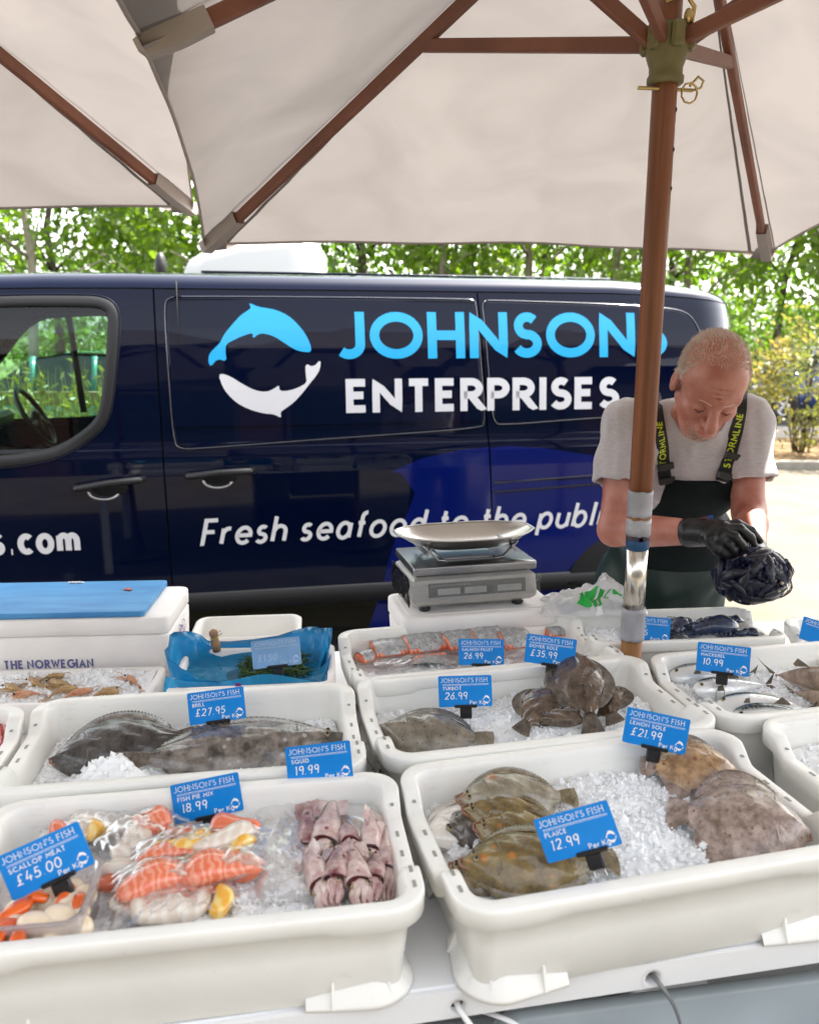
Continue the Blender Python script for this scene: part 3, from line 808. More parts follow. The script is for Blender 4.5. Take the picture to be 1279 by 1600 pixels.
# ------------------------------------------------------------------ the navy van
van = thing('delivery_van', 'navy blue panel van with fish logo and seafood lettering behind the stall', 'van', (-1.85, 3.70, 0), (0, 0, math.atan2(.7, 3.535)))
VM = Matrix.Translation(van.location) @ Matrix.Rotation(van.rotation_euler.z, 4, 'Z'); VI = VM.inverted()
PROF = [(.28, .05), (.36, .02), (.48, .0), (1.00, .0), (1.08, .004), (1.12, .014), (1.15, .026), (1.20, .030), (1.30, .0355), (1.40, .0435), (1.50, .054), (1.60, .0675), (1.68, .081), (1.76, .098), (1.82, .113), (1.86, .125), (1.895, .146), (1.92, .178), (1.938, .225), (1.950, .30)]
PZ = [p[0] for p in PROF]; PD = [p[1] for p in PROF]
S_REAR = 3.74; VW = 1.97
def vd(s, z):
    d = float(np.interp(z, PZ, PD))
    if s > 3.46: d += ((s - 3.46) / .28) ** 2.2 * .15
    if s < -.75: d += ((-.75 - s) / .75) ** 2 * .25
    return d
def vz(s, z):
    """roof line drops a little at the rear and over the cab"""
    k = max(0, (z - 1.7) / .25)
    e = 0
    if s > 2.9: e -= ((s - 2.9) / .84) ** 2 * .07
    if s < .6: e -= ((.6 - s) / 1.2) ** 2 * .05
    return z + e * k
def vmap(s, z, out=0.): return Vector((s, vd(s, z) - out, vz(s, z)))
def vpix(px, py):
    """photo pixel -> (s, z) on the van side"""
    o = VI @ Vector((0, 0, CAM_H)); q = VI @ at(px, py, 4.0); dr = (q - o)
    y = 0.03
    for _ in range(12):
        t = (y - o.y) / dr.y; p = o + dr * t; y = vd(p.x, p.z)
    return Vector((p.x, p.z))
def vfm(p, lift): 
    return vmap(p[0], p[1], .0012 + lift * .00012)

g1a, g1b = vpix(240, 446), vpix(268, 890)
g2a, g2b = vpix(745, 455), vpix(768, 775)
def g1(z): return g1a.x + (g1b.x - g1a.x) * (g1a.y - z) / (g1a.y - g1b.y)
def g2(z): return g2a.x + (g2b.x - g2a.x) * (g2a.y - z) / (g2a.y - g2b.y)
zs_all = sorted(set([round(z, 4) for z in np.concatenate([np.arange(.30, 1.83, .025), np.array([p[0] for p in PROF])])]))
ZTOP = 1.862
def inside(poly, x, y):
    c = False; n = len(poly)
    for i in range(n):
        x1, y1 = poly[i]; x2, y2 = poly[i - 1]
        if (y1 > y) != (y2 > y) and x < (x2 - x1) * (y - y1) / (y2 - y1) + x1: c = not c
    return c
def smooth_poly(pts, it=3):
    for _ in range(it):
        q = []
        for i in range(len(pts)):
            a, b = Vector(pts[i]), Vector(pts[(i + 1) % len(pts)]); q += [a * .75 + b * .25, a * .25 + b * .75]
        pts = q
    return pts
def side(name, l, r, z0, z1, hole=None, far=False, n=0.025):
    zs = [z0] + [z for z in zs_all if z0 + .003 < z < z1 - .003] + [z1]
    K = max(2, int((r(1.) - l(1.)) / n)); mb = MB(); vs = []; fs = []
    for z in zs:
        for k in range(K + 1):
            s = l(z) + (r(z) - l(z)) * k / K; p = vmap(s, z)
            if far: p = Vector((p.x, VW - p.y, p.z))
            vs.append(p)
    # return flanges so the gaps have depth
    for i in range(len(zs) - 1):
        for k in range(K):
            if hole:
                sc = l(zs[i]) + (r(zs[i]) - l(zs[i])) * (k + .5) / K; zc = (zs[i] + zs[i + 1]) / 2
                if inside(hole, sc, zc): continue
            fs.append((i * (K + 1) + k, i * (K + 1) + k + 1, (i + 1) * (K + 1) + k + 1, (i + 1) * (K + 1) + k))
    mb.add(vs, fs, True)
    sg = -1 if far else 1
    def fl(idx):
        b = [Vector(vs[i]) + Vector((0, .02 * sg, 0)) for i in idx]; a = [vs[i] for i in idx]
        mb.grid([a, b], False)
    fl([i * (K + 1) for i in range(len(zs))]); fl([i * (K + 1) + K for i in range(len(zs))])
    fl(list(range(K + 1))); fl([(len(zs) - 1) * (K + 1) + k for k in range(K + 1)])
    return mb.build(name, M['navy'], van, fix=False)

win = [vpix(*p) for p in ((120, 471), (160, 473), (176, 486), (176, 520), (170, 590), (164, 640), (150, 668), (95, 705), (40, 716), (0, 720))]
zb = win[-1].y; zt = win[0].y
win += [Vector((-.55, zb - .01)), Vector((-.82, zb + .06)), Vector((-.55, zb + .33)), Vector((-.25, zt - .02)), Vector((0, zt))]
WIN = smooth_poly(win, 2)
G_ = .004
side('front_door', lambda z: -.62, lambda z: g1(z) - G_, .40, ZTOP, WIN)
side('sliding_door', lambda z: g1(z) + G_, lambda z: g2(z) - G_, .40, ZTOP)
side('rear_quarter', lambda z: g2(z) + G_, lambda z: S_REAR, .34, ZTOP)
side('front_wing', lambda z: -1.44, lambda z: -.628, .40, 1.20)
fd = side('far_door', lambda z: -.62, lambda z: g1(z) - G_, .40, ZTOP, WIN, True)
side('far_side', lambda z: g1(z) + G_, lambda z: S_REAR, .34, ZTOP, None, True, .1)
# inner liner (dark), sills
mb = MB(); mb.grid([[Vector((s, vd(s, z) + .02, vz(s, z))) for s in (-.62, .9, 2.4, 3.4, S_REAR - .03)] for z in (.3, .48, 1.0, 1.12)], False)
mb.grid([[Vector((s, vd(s, z) + .022, vz(s, z))) for s in (.56, .9, 2.4, 3.4, S_REAR - .03)] for z in (1.12, 1.2, 1.5, ZTOP)], False)
mb.build('door_liner', M['gap'], van)
# window rubber, bright bead and glass, both sides
cen = sum(WIN, Vector((0, 0))) / len(WIN)
def ringpts(off): 
    n = len(WIN); out = []
    for i in range(n):
        t = (WIN[(i + 1) % n] - WIN[i - 1]).normalized(); nrm = Vector((t.y, -t.x))
        if nrm.dot(WIN[i] - cen) < 0: nrm = -nrm
        out.append(WIN[i] + nrm * off)
    return out
for far in (False, True):
    fx = (lambda p: Vector((p.x, VW - p.y, p.z))) if far else (lambda p: p)
    mb = MB(); rows = [[fx(vmap(p[0], p[1], o)) for p in ringpts(d) + ringpts(d)[:1]] for d, o in ((-.022, -.012), (-.020, .004), (.0, .007), (.024, .006), (.030, .002), (.030, -.01))]
    mb.grid(rows, True); fr = mb.build('window_seal', M['rubber'], van)
    mb = MB(); rows = [[fx(vmap(p[0], p[1], o)) for p in ringpts(d) + ringpts(d)[:1]] for d, o in ((.031, -.006), (.031, .004), (.038, .004), (.038, -.006))]
    mb.grid(rows, True); mb.build('window_bead', M['navy'], fr)
    mb = MB(); pl = ringpts(-.012); polyfill(mb, [tuple(p) for p in pl], lambda p, l: fx(vmap(p[0], p[1], -.006)))
    mb.build('window_glass', film('tinted_glass_far' if far else 'tinted_glass', (.62, .80, .72), .01, .0, 0, 1), van)
# roof with gutter, windscreen pillars, bonnet, front, rear
SS = [-.62, -.4, -.1, .2, .6, 1.2, 2.0, 2.6, 3.0, 3.3, 3.45, 3.55, 3.62, 3.68, 3.72, S_REAR]
rows = []
rp_ = [(1.872, None), (1.895, None), (1.92, None), (1.938, None), (1.95, None)]
for s in SS:
    near = [vmap(s, z, 0) for z in (1.870, 1.882, 1.895, 1.908, 1.92, 1.93, 1.938, 1.945, 1.95)]
    mid = [Vector((s, y, vz(s, 1.95) + .025 * math.sin(math.pi * (y - .3) / (VW - .6)))) for y in (.5, .75, 1.0, 1.25, 1.47)]
    rows.append(near + mid + [Vector((p.x, VW - p.y, p.z)) for p in near[::-1]])
mb = MB(); mb.grid(rows, True)
mb.grid([[Vector((p.x, p.y + (.03 if p.y < 1 else -.03), p.z - .035)) for p in r] for r in rows[:6]], True)
roof = mb.build('roof', M['navy'], van, fix=False)
mb = MB()
for yy in (.42, .7, .98, 1.26, 1.54): mb.tube([(.9, yy, 1.962 + .018 * math.sin(math.pi * (yy - .3) / 1.37)), (3.1, yy, 1.962 + .018 * math.sin(math.pi * (yy - .3) / 1.37) - .008)], .014, 6, flat=.5)
mb.build('roof_rib', M['navy'], roof)
M['liner'] = mat('headliner', (.30, .33, .29), .9)
mb = MB(); mb.grid([[(s, y, 1.86 + .04 * math.sin(math.pi * y / VW)) for y in (.16, .6, 1.0, 1.4, VW - .16)] for s in (-.60, -.2, .3, .76)], True); mb.build('headliner', M['liner'], van)
mb = MB(); mb.grid([[(.80, y, z) for y in (.06, VW - .06)] for z in (.4, 1.9)], False); mb.build('bulkhead', M['gap'], van)
mb = MB()
for y in (.10, VW - .10):
    mb.tube([(-.50, y + (.06 if y < 1 else -.06), 1.90), (-.8, y + (.02 if y < 1 else -.02), 1.60), (-1.12, y, 1.18)], .05, 8)
mb.tube([(-.55, .16, 1.90), (-.57, 1.0, 1.93), (-.55, VW - .16, 1.90)], .05, 8)
mb.build('windscreen_frame', M['navy'], van)
mb = MB(); mb.grid([[(-.60 - .5 * f, y, 1.88 - .66 * f) for y in (.16, 1.0, VW - .16)] for f in (0, .5, 1)], True); mb.build('windscreen', film('windscreen_glass', (.7, .86, .8), .01, 0, 0, 1), van)
mb = MB(); mb.loft([[(s, vd(s, .5) + .02, .36), (s, vd(s, 1.1) + .05, zt_), (s, 1.0, zt_ + .05), (s, VW - vd(s, 1.1) - .05, zt_), (s, VW - vd(s, .5) - .02, .36)] for s, zt_ in ((-.64, 1.14), (-.95, 1.20), (-1.15, 1.16), (-1.38, 1.0), (-1.47, .85))], True, True, True); mb.build('bonnet', M['navy'], van)
mb = MB(); mb.box((-1.47, 1.0, .55), (.14, 1.7, .35), bev=.05); mb.build('front_bumper', M['trim'], van)
for y in (.3, VW - .3):
    mb = MB(); mb.ell((-1.44, y, .9), (.08, .16, .12)); mb.build('headlight', M['chrome'], van)
mb = MB(); rr_ = []
for z in (.34, .6, .8, 1.0, 1.12, 1.2, 1.5, 1.7, 1.82, 1.87, 1.90, 1.92, 1.938, 1.95):
    p = vmap(S_REAR, z); rr_.append([p, p + Vector((.012, .03, -.004)), p + Vector((.02, .08, -.008)), Vector((S_REAR + .03, .95, p.z - .012)), Vector((S_REAR + .02, VW - p.y - .08, p.z - .008)), Vector((S_REAR, VW - p.y, p.z))])
mb.grid(rr_, True)
mb.build('rear_door', M['navy'], van)
mb = MB(); mb.box((S_REAR + .03, 1.0, .42), (.12, 1.75, .2), bev=.04); mb.build('rear_bumper', M['trim'], van)
for y in (.14, VW - .14):
    mb = MB(); mb.box((S_REAR + .006, y + (.06 if y < 1 else -.06), 1.2), (.03, .1, .4), bev=.025); mb.build('tail_light', M['tail'], van)
# cab interior
mb = MB(); mb.loft([[(-.66 + dx, y, z) for y, z in ((.1, .8), (.1, 1.10), (VW - .1, 1.10), (VW - .1, .8))] for dx in (-.3, .12)], True, True, True, False); mb.box((-.5, 1.5, 1.14), (.25, .45, .1), bev=.03); mb.build('dashboard', M['trim'], van)
mb = MB(); th = R(62); cw = Vector((-.18, 1.42, 1.16)); rt = Matrix.Rotation(-R(28), 3, 'Y')
mb.tube([cw + rt @ Vector((.03 * 0, .19 * math.cos(a), .19 * math.sin(a))) for a in [2 * math.pi * i / 28 for i in range(29)]], .016, 8)
for a in (R(200), R(340), R(270)): mb.tube([cw, cw + rt @ Vector((0, .19 * math.cos(a), .19 * math.sin(a)))], .014, 6)
mb.ell(cw, (.03, .06, .05)); mb.build('steering_wheel', M['trim'], van)
mb = MB(); mb.box((-.36, 1.0, 1.735), (.05, .25, .075), bev=.015); mb.tube([(-.36, 1.0, 1.77), (-.42, 1.0, 1.88)], .012, 6); mb.build('rear_view_mirror', M['trim'], van)
for y in (.55, 1.45):
    mb = MB(); mb.box((-.3, y, 1.84), (.16, .4, .02), bev=.008); mb.build('sun_visor', M['liner'], van)
for y in (.42, .86, 1.45):
    mb = MB(); mb.box((.52, y, 1.05), (.14, .42, .62), Matrix.Rotation(R(8), 3, 'Y'), .05); mb.box((.3, y, .72), (.5, .42, .14), bev=.05); st = mb.build('seat', M['trim'], van)
mb = MB(); mb.tube([vmap(-.02, 1.78, -.05) + Vector((0, 1.7, 0)), vmap(.02, 1.15, -.05) + Vector((0, 1.8, 0))], .022, 6); mb.build('far_pillar', M['trim'], van)
# window-shaped blanks pressed into the panels
def blank(name, pts, smooth_it=3):
    P = smooth_poly([vpix(*p) for p in pts], smooth_it); c = sum(P, Vector((0, 0))) / len(P)
    mb = MB(); n = len(P); rings = []
    for d, o in ((.0, -.002), (.003, .004), (.011, .0075)):
        ring = []
        for i in range(n):
            t = (P[(i + 1) % n] - P[i - 1]).normalized(); nr = Vector((t.y, -t.x))
            if nr.dot(P[i] - c) < 0: nr = -nr
            q = P[i] - nr * d; ring.append(vmap(q.x, q.y, o))
        rings.append(ring)
    mb.loft(rings, True, False, False, True)
    bm_ = MB(); bp_ = [vmap(q.x, q.y, .0055) for q in P]; bm_.tube(bp_ + bp_[:1], .0032, 6); bm_.build('highlight_bead', M['bead'], van)
    # filled face in height rows so it follows the body side
    Q = [p - 0 * p for p in P]; inner = []
    for i in range(n):
        t = (P[(i + 1) % n] - P[i - 1]).normalized(); nr = Vector((t.y, -t.x))
        if nr.dot(P[i] - c) < 0: nr = -nr
        inner.append(P[i] - nr * .011)
    scanfill(mb, inner, lambda p, l: vmap(p[0], p[1], .0075), 46, 20)
    return mb.build(name, M['navy'], van)
blank('window_blank', [(262, 464), (300, 463), (500, 464), (720, 467), (741, 468), (744, 480), (750, 560), (758, 660), (750, 669), (520, 685), (320, 700), (282, 702), (271, 690), (262, 560), (257, 480)], 2)
blank('window_blank', [(752, 470), (770, 469), (900, 473), (1040, 479), (1070, 484), (1085, 500), (1100, 540), (1112, 600), (1110, 635), (1085, 642), (900, 655), (785, 664), (770, 660), (764, 600), (756, 500)], 2)
BL = .0075
def vfb(p, lift): return vmap(p[0], p[1], BL + .0012 + lift * .00012)
# gutter line under the roof and bright waist line
mb = MB(); mb.grid([[vmap(s, 1.866 + dz, -.008) for s in SS] for dz in (-.004, .006)], True); mb.build('gutter_seam', M['gap'], van)
# handles with chrome scoops
def handle(pxs):
    a, b = vpix(*pxs[0]), vpix(*pxs[1]); mb = MB()
    mb.tube([vmap(a.x, a.y, .0), vmap(a.x + .012, a.y, .03), vmap((a.x + b.x) / 2, (a.y + b.y) / 2 + .006, .042), vmap(b.x - .02, b.y, .032), vmap(b.x, b.y, .0)], [.018, .022, .021, .022, .018], 8, flat=.8)
    h = mb.build('door_handle', M['trim'], van)
    mb = MB(); c = vpix(*pxs[2]); rad = pxs[3]
    mb.loft([[vmap(c.x + rad * k * math.cos(t), c.y + .55 * rad * k * math.sin(t), o) for t in [R(180 + 180 * i / 16) for i in range(17)]] for k, o in ((1.0, .001), (.86, .004), (.8, -.012), (.1, -.016))], False, False, False)
    mb.build('handle_scoop', M['chrome'], h)
    mb = MB(); mb.ell(vmap((a.x + b.x) / 2, c.y + .012, -.02), (.12, .03, .05)); mb.build('handle_recess', M['gap'], h)
handle(((117, 762), (225, 748), (163, 768), .075))
handle(((291, 743), (396, 734), (341, 750), .075))
# sliding door rail and lower trims
a, b = vpix(772, 762), vpix(1075, 738)
mb = MB(); mb.grid([[vmap(s, a.y + (b.y - a.y) * (s - a.x) / (b.x - a.x) + dz, o) for s in np.linspace(a.x, b.x, 12)] for dz, o in ((-.028, .002), (-.026, .006), (-.02, .006), (-.016, -.014), (.018, -.014), (.022, .004), (.026, .004), (.028, .001))], False)
mb.build('door_rail', M['trim'], van)
mb = MB(); mb.grid([[vmap(s, a.y + .030, .003) for s in np.linspace(a.x, b.x, 12)], [vmap(s, a.y + .034, .003) for s in np.linspace(a.x, b.x, 12)]], False); mb.build('rail_edge', M['navy'], van)
mb = MB(); mb.grid([[vmap(s, z, o) for s in np.linspace(-.6, 3.3, 20)] for z, o in ((.30, .002), (.31, .018), (.36, .022), (.40, .018), (.41, .002))], True); mb.build('sill_strip', M['trim'], van)
for s in (-.51, 3.05):
    mb = MB(); mb.loft([[(s + r_ * math.cos(q), -.0015 + dy, max(.34, .31 + r_ * math.sin(q))) for q in [R(-5 + 190 * k / 24) for k in range(25)]] for r_, dy in ((.30, .004), (.295, 0), (.02, 0))], False, False, False); mb.build('wheel_arch_shade', M['gap'], van)  # flat black disc on the panel stands in for the shaded wheel opening
    for y, sd_ in ((.15, -1), (VW - .15, 1)):
        wheel(van, s, y, .27, .22, sd_)
# graphics -----------------------------------------------------------------
def vtext(text, x0, x1, yb_, yt_, weight, m, fm, xm=None, slant=0., track=.16, space=.34):
    a = vpix(x0, yb_[0]); b = vpix(x1, yb_[1]); t_ = vpix(x0, yt_)
    h = t_.y - a.y; base = text_width(text, h, weight, track, 1.0, space); fixed = text_width(text, h, weight, track, 0.0, space)
    sx = (b.x - a.x - fixed) / (base - fixed)
    k = (b.y - a.y) / (b.x - a.x); x = a.x
    for word in text.split(' '):
        mb = MB(); x = lettering(mb, word, x, a.y, h, weight, lambda p, l: fm((p[0], p[1] + k * (p[0] - a.x)), l), track, slant, sx, space=space, seg=.035) + space * h * sx
        o = mb.build('lettering', m, van, fix=False)
    return o
vtext('JOHNSONS', 527, 1041, (561, 557), 487, .205, M['vinyl_b'], vfb, track=.11)
vtext('ENTERPRISES', 541, 966, (645, 638), 592, .225, M['vinyl_w'], vfb, track=.10)
vtext('Fresh seafood to the public', 313, 962, (853, 820), 811, .145, M['vinyl_w'], vfm, slant=.22, track=.12, space=.42)
vtext('s.com', -12, 127, (866, 862), 822, .205, M['vinyl_w'], vfm, track=.08)
def fishlogo(poly, px0, py0, px1, py1, m, fm, name='fish_emblem'):
    # traced box: left-top pixel for (0,-17) right-bottom for (100,96)
    a = vpix(px0, py0); b = vpix(px1, py1); mb = MB()
    pp = smooth_poly([Vector((p[0], p[1])) for p in poly], 1)
    pts = [(a.x + (b.x - a.x) * p[0] / 100, a.y + (b.y - a.y) * (p[1] + 17) / 113) for p in pp]
    scanfill(mb, pts, fm, 220, 6); return mb.build(name, m, van, fix=False)
fishlogo(FISH_TOP, 320, 472, 504, 652, M['vinyl_b'], vfb)
fishlogo(FISH_BOT, 320, 472, 504, 652, M['vinyl_w'], vfb)
# big royal blue fish shape across the lower side
pp = [(575, 985), (590, 940), (606, 880), (622, 830), (640, 795), (648, 770), (628, 740), (613, 736), (660, 716), (720, 703), (790, 697), (850, 700), (930, 712), (1010, 735), (1090, 780), (1110, 830), (1050, 850), (990, 880), (940, 930), (900, 985)]
P = [vpix(*p) for p in pp]; mb = MB(); P = [Vector((p.x, min(p.y, 1.105))) for p in P]
scanfill(mb, P, lambda p, l: vmap(p[0], p[1], .0008), 150, 6, lambda z: ((-9, g2(z) - G_), (g2(z) + G_, 9)))
mb.build('fish_graphic', M['vinyl_d'], van, fix=False)
# ------------------------------------------------------------------ parasols
M['canopy'] = cloth_translucent('parasol_canvas', (.37, .343, .325), (.125, .113, .106), .5, .17)
M['hem'] = cloth_translucent('parasol_canvas_lightened', (.60, .53, .48), (.25, .2, .18), .35, .06)  # same canvas, colour lightened to offset the shade under doubled layers
M['teak'] = mat('teak_shaded', (.22, .082, .034), .42, var=.35, vscale=5, bump=.12, bscale=60, stretch=(14, 14, .5))  # same teak as the lower pole, shading of the upper part put into its colour
M['teak_l'] = mat('teak_lit', (.30, .135, .045), .45, var=.25, vscale=5, bump=.12, bscale=60, stretch=(14, 14, .5))
M['teak_rib'] = mat('teak_rib', (.20, .078, .045), .5, var=.22, vscale=7, bump=.12, bscale=40)
M['hub'] = mat('olive_hub', (.17, .145, .055), .5, var=.12, vscale=30)
M['brass'] = mat('brass', (.55, .40, .16), .3, 1.0)
M['tape'] = mat('grey_tape', (.33, .33, .35), .35, var=.18, vscale=25, bump=.8, bscale=70)
M['alu'] = mat('polished_tube', (.72, .68, .60), .22, 1.0, bump=.04, bscale=200)
M['band'] = mat('blue_band', (.012, .06, .15), .4)
def parasol(label, cx, cy, yaw, a, b, hA, hC, zt, sleeve, grp, zb=0.):
    t = thing('parasol', label, 'parasol', (cx, cy, 0), (0, 0, yaw), grp)
    # rectangular canvas: four corners and the middles of the two long sides
    pts = [Vector((-a, b, hA)), Vector((a, b, hA)), Vector((a, 0, hC)), Vector((a, -b, hA)), Vector((-a, -b, hA)), Vector((-a, 0, hC))]
    ap = Vector((0, 0, zt))
    for i in range(6):
        p, q = pts[i], pts[(i + 1) % 6]; mb = MB(); N = 28; rows = []
        for k in range(N + 1):
            f = k / N; row = []
            for j in range(N + 1):
                s = j / N; e = p.lerp(q, s); bow = math.sin(math.pi * s)
                v = ap.lerp(e, f * (1 - .020 * bow * f))
                v.z -= .022 * bow * math.sin(math.pi * min(1, f * 1.0)) 
                v.z += .004 * math.sin(17 * s + 5 * f + i) * f * bow + .0028 * math.sin(61 * f + i) * (math.exp(-s * 14) + math.exp(-(1 - s) * 14)) * (0 < s < 1)
                row.append(v)
            rows.append(row)
        mb.grid(rows)
        pan = mb.build('canopy_panel', M['canopy'], t, fix=False)
        mb = MB(); edge = rows[-1]; inn = [rows[-1][j].lerp(rows[-2][j], .2) - Vector((0, 0, .004)) for j in range(N + 1)]
        mb.grid([edge, [e - Vector((0, 0, .006)) for e in edge], inn])
        mb.build('hem', M['hem'], pan, fix=False)
        for s_ in (.035, .965):
            mb = MB(); k0 = s_ * N
            def pt_(k, s): 
                j = min(N - 1, int(s * N)); return rows[k][j].lerp(rows[k][j + 1], s * N - j) - Vector((0, 0, .0016))
            mb.grid([[pt_(k, s_ - .010 / max(.15, k / N)), pt_(k, s_), pt_(k, s_ + .010 / max(.15, k / N))] for k in range(5, N + 1)]) if False else mb.grid([[pt_(k, s_ - .0035), pt_(k, s_ + .0035)] for k in range(2, N + 1)])
            mb.build('seam', M['canopy'], pan, fix=False)
        # rib, strut, pocket
        d = (p - ap).normalized(); sidev = d.cross(Vector((0, 0, 1))).normalized(); dn = d.cross(sidev).normalized()
        if dn.z > 0: dn = -dn
        rot = Matrix((sidev, d, dn)).transposed()
        L = (p - ap).length
        mb = MB(); c = ap.lerp(p, .49) + dn * .022; mb.box(c, (.020, L * .93, .030), rot, .003)
        rib = mb.build('rib', M['teak_rib'], t)
        mb = MB(); c = ap.lerp(p, .945) + dn * .014
        w_ = .045
        A0, A1 = ap.lerp(p, .885), ap.lerp(p, 1.0)
        sec = lambda c, ws, dp: [c + sidev * ws + dn * .004, c + sidev * ws * .8 + dn * dp, c - sidev * ws * .8 + dn * dp, c - sidev * ws + dn * .004]
        mb.loft([sec(A0, .019, .040), sec(A0.lerp(A1, .5), .020, .041), sec(A1, .021, .036), sec(A1 + d * .012, .012, .018)], True, False, True, False)
        for q_, sg in ((pts[i - 1], 1), (q, -1)):
            e_ = p.lerp(q_, .055); mb.grid([[p + dn * .003, p + dn * .030, A0.lerp(A1, .55) + dn * .036 ], [e_ + dn * .003, e_.lerp(p, .4) + dn * .022, A0.lerp(A1, .5).lerp(e_, .3) + dn * .020]], True)
        mb.build('corner_pocket', M['hem'], t, fix=False)
        fr = .40 if i not in (2, 5) else .38
        tgt = ap.lerp(p, fr) + dn * .04; h2 = Vector((tgt.x, tgt.y, 0)).normalized()
        st = Vector((h2.x * .038, h2.y * .038, 2.182)); dd = (tgt - st); ln = dd.length; dd.normalize(); sv = dd.cross(Vector((0, 0, 1))).normalized(); nn = dd.cross(sv)
        mb = MB(); mb.box((st + tgt) / 2 + sv * .0, (.018, ln + .04, .028), Matrix((sv, dd, nn)).transposed(), .003); mb.build('strut', M['teak_rib'], t)
    # hub slider with jaw slots, loops and the locking pin
    def lathe(mb, prof, n=20):
        mb.loft([[(r * math.cos(2 * math.pi * k / n), r * math.sin(2 * math.pi * k / n), z) for k in range(n)] for r, z in prof], True, True, True)
    mb = MB(); lathe(mb, [(.030, 2.105), (.034, 2.108), (.034, 2.118), (.031, 2.122), (.031, 2.135), (.038, 2.155), (.040, 2.165), (.040, 2.2), (.036, 2.206), (.028, 2.206)])
    for k in range(6):
        an = R(30 + 60 * k); mb.box((.040 * math.cos(an), .040 * math.sin(an), 2.182), (.02, .026, .044), Matrix.Rotation(an, 3, 'Z'), .005)
    hb_ = mb.build('hub', M['hub'], t)
    mb = MB(); mb.tube([(-.058, -.012, 2.095), (.05, -.012, 2.095)], .0035, 6); mb.tube([(.04 + .016 * math.cos(q), -.02, 2.088 + .018 * math.sin(q)) for q in [R(40 * k) for k in range(10)]], .002, 5)
    mb.tube([(.05, -.012, 2.095), (.066, -.012, 2.10), (.07, -.014, 2.112), (.058, -.016, 2.118), (.04, -.02, 2.10)], .0024, 5)
    mb.build('pin', M['brass'], hb_)
    mb = MB(); mb.tube([(.03, -.03, 2.20), (.034, -.03, 2.23), (.012, -.035, 2.25), (-.02, -.03, 2.235)], .004, 6); mb.ell((.02, -.037, 2.212), (.008, .008, .013)); mb.tube([(.012, -.035, 2.25), (.03, -.035, 2.30), (.028, -.03, 2.42)], .003, 5); mb.build('cord', M['brass'], hb_)
    mb = MB(); lathe(mb, [(.03, zt - .06), (.055, zt - .05), (.055, zt - .01), (.03, zt + .02), (.012, zt + .05)]); mb.build('crown_cap', M['teak'], t)
    r = .0235
    mb = MB(); lathe(mb, [(r, 1.225), (r, zt)]); 
    pole = mb.build('pole', M['teak'], t)
    mb = MB()
    for z in (1.92, 1.99, 2.06): mb.tube([(.019, -.0145, z), (.0195, -.0149, z)], .004, 8)
    mb.build('pin_hole', M['gap'], pole)
    if sleeve:
        mb = MB(); lathe(mb, [(.0245, 1.225), (.0245, 1.275)]); 
        mb.build('lower_pole', M['teak_l'], t).scale = (1, 1, 1)
        mb = MB(); lathe(mb, [(.0222, .03), (.0222, 1.02)]); mb.build('lower_pole', M['teak_l'], t)
        mb = MB(); lathe(mb, [(.0225, 1.05), (.0225, 1.225)]); mb.build('metal_sleeve', M['alu'], t)
        mb = MB(); lathe(mb, [(.0235, 1.205), (.0245, 1.206), (.0245, 1.236), (.0235, 1.237)]); mb.build('blue_band', M['band'], t)
        rng = np.random.default_rng(4)
        for z0, z1 in ((1.236, 1.27), (1.276, 1.33), (1.005, 1.075)):
            mb = MB(); n = 24; mb.loft([[((.0256 + .0004 * rng.normal()) * math.cos(2 * math.pi * k / n), (.0256 + .0004 * rng.normal()) * math.sin(2 * math.pi * k / n), z + (.0016 * math.sin(k * 1.9 + z * 90) if e else 0)) for k in range(n)] for z, e in ((z0, 1), (z0 + .008, 0), ((z0 + z1) / 2, 0), (z1 - .008, 0), (z1, 1))], True, True, True)
            mb.build('tape_wrap', M['tape'], t)
    else:
        mb = MB(); lathe(mb, [(r, .03), (r, 1.226)]); mb.build('lower_pole', M['teak'], t)
    mb = MB(); lathe(mb, [(.24, zb), (.24, .05 + zb), (.06, .07 + zb), (.04, .20 + zb), (.03, .20 + zb)]); mb.build('base', M['trim'], t)
    return t
PG = 'canvas parasols over the fish stall'
mp_ = parasol('large beige canvas parasol whose taped wooden pole stands among the trays', .5016, 1.749, R(9), .95, 1.15, 1.93, 2.14, 2.60, True, PG, .0707)
mp_.scale = (1.045,) * 3; mp_.location.z = -.0738
lp = parasol('beige canvas parasol at top left, its pole out of view', 0, 0, 0, .95, 1.15, 1.995, 2.205, 2.66, False, PG)
lp.rotation_euler = (0, R(-4), R(16))
lp.location = Vector((-.68, 2.73, 2.05)) - Euler((0, R(-4), R(16))).to_matrix() @ Vector((.95, 1.15, 1.995))

parasol('third beige parasol beyond the right edge, only a corner of canvas showing', 2.326, 1.861, R(-5), .95, 1.15, 2.03, 2.24, 2.70, False, PG)
# ------------------------------------------------------------------ stall table
TZ = .80
TY = R(10.5)
c0 = on(760, 1536, TZ); u_ = Vector((math.cos(TY), math.sin(TY), 0)); v_ = Vector((-math.sin(TY), math.cos(TY), 0))
tab = thing('stall_table', 'white metal stall table under the fish trays, cable ties through its front edge', 'table', (c0.x, c0.y, 0), (0, 0, TY))
mb = MB(); mb.box((.1, .61, TZ - .012), (3.0, 1.22, .024), bev=.006); mb.build('table_top', M['white_metal'], tab)
mb = MB()
HX = [-.04, .235, -.36, .8]      # punched holes along the front lip
xs = [-1.4] + sorted(sum([[h - .011, h + .011] for h in HX], [])) + [1.6]
for a_, b_ in zip(xs[::2], xs[1::2]): mb.box(((a_ + b_) / 2, -.004, TZ - .020), (b_ - a_, .008, .040))
for h in HX:
    mb.box((h, -.004, TZ - .0065), (.022, .008, .013)); mb.box((h, -.004, TZ - .0375), (.022, .008, .005))
mb.build('front_lip', M['white_metal'], tab)
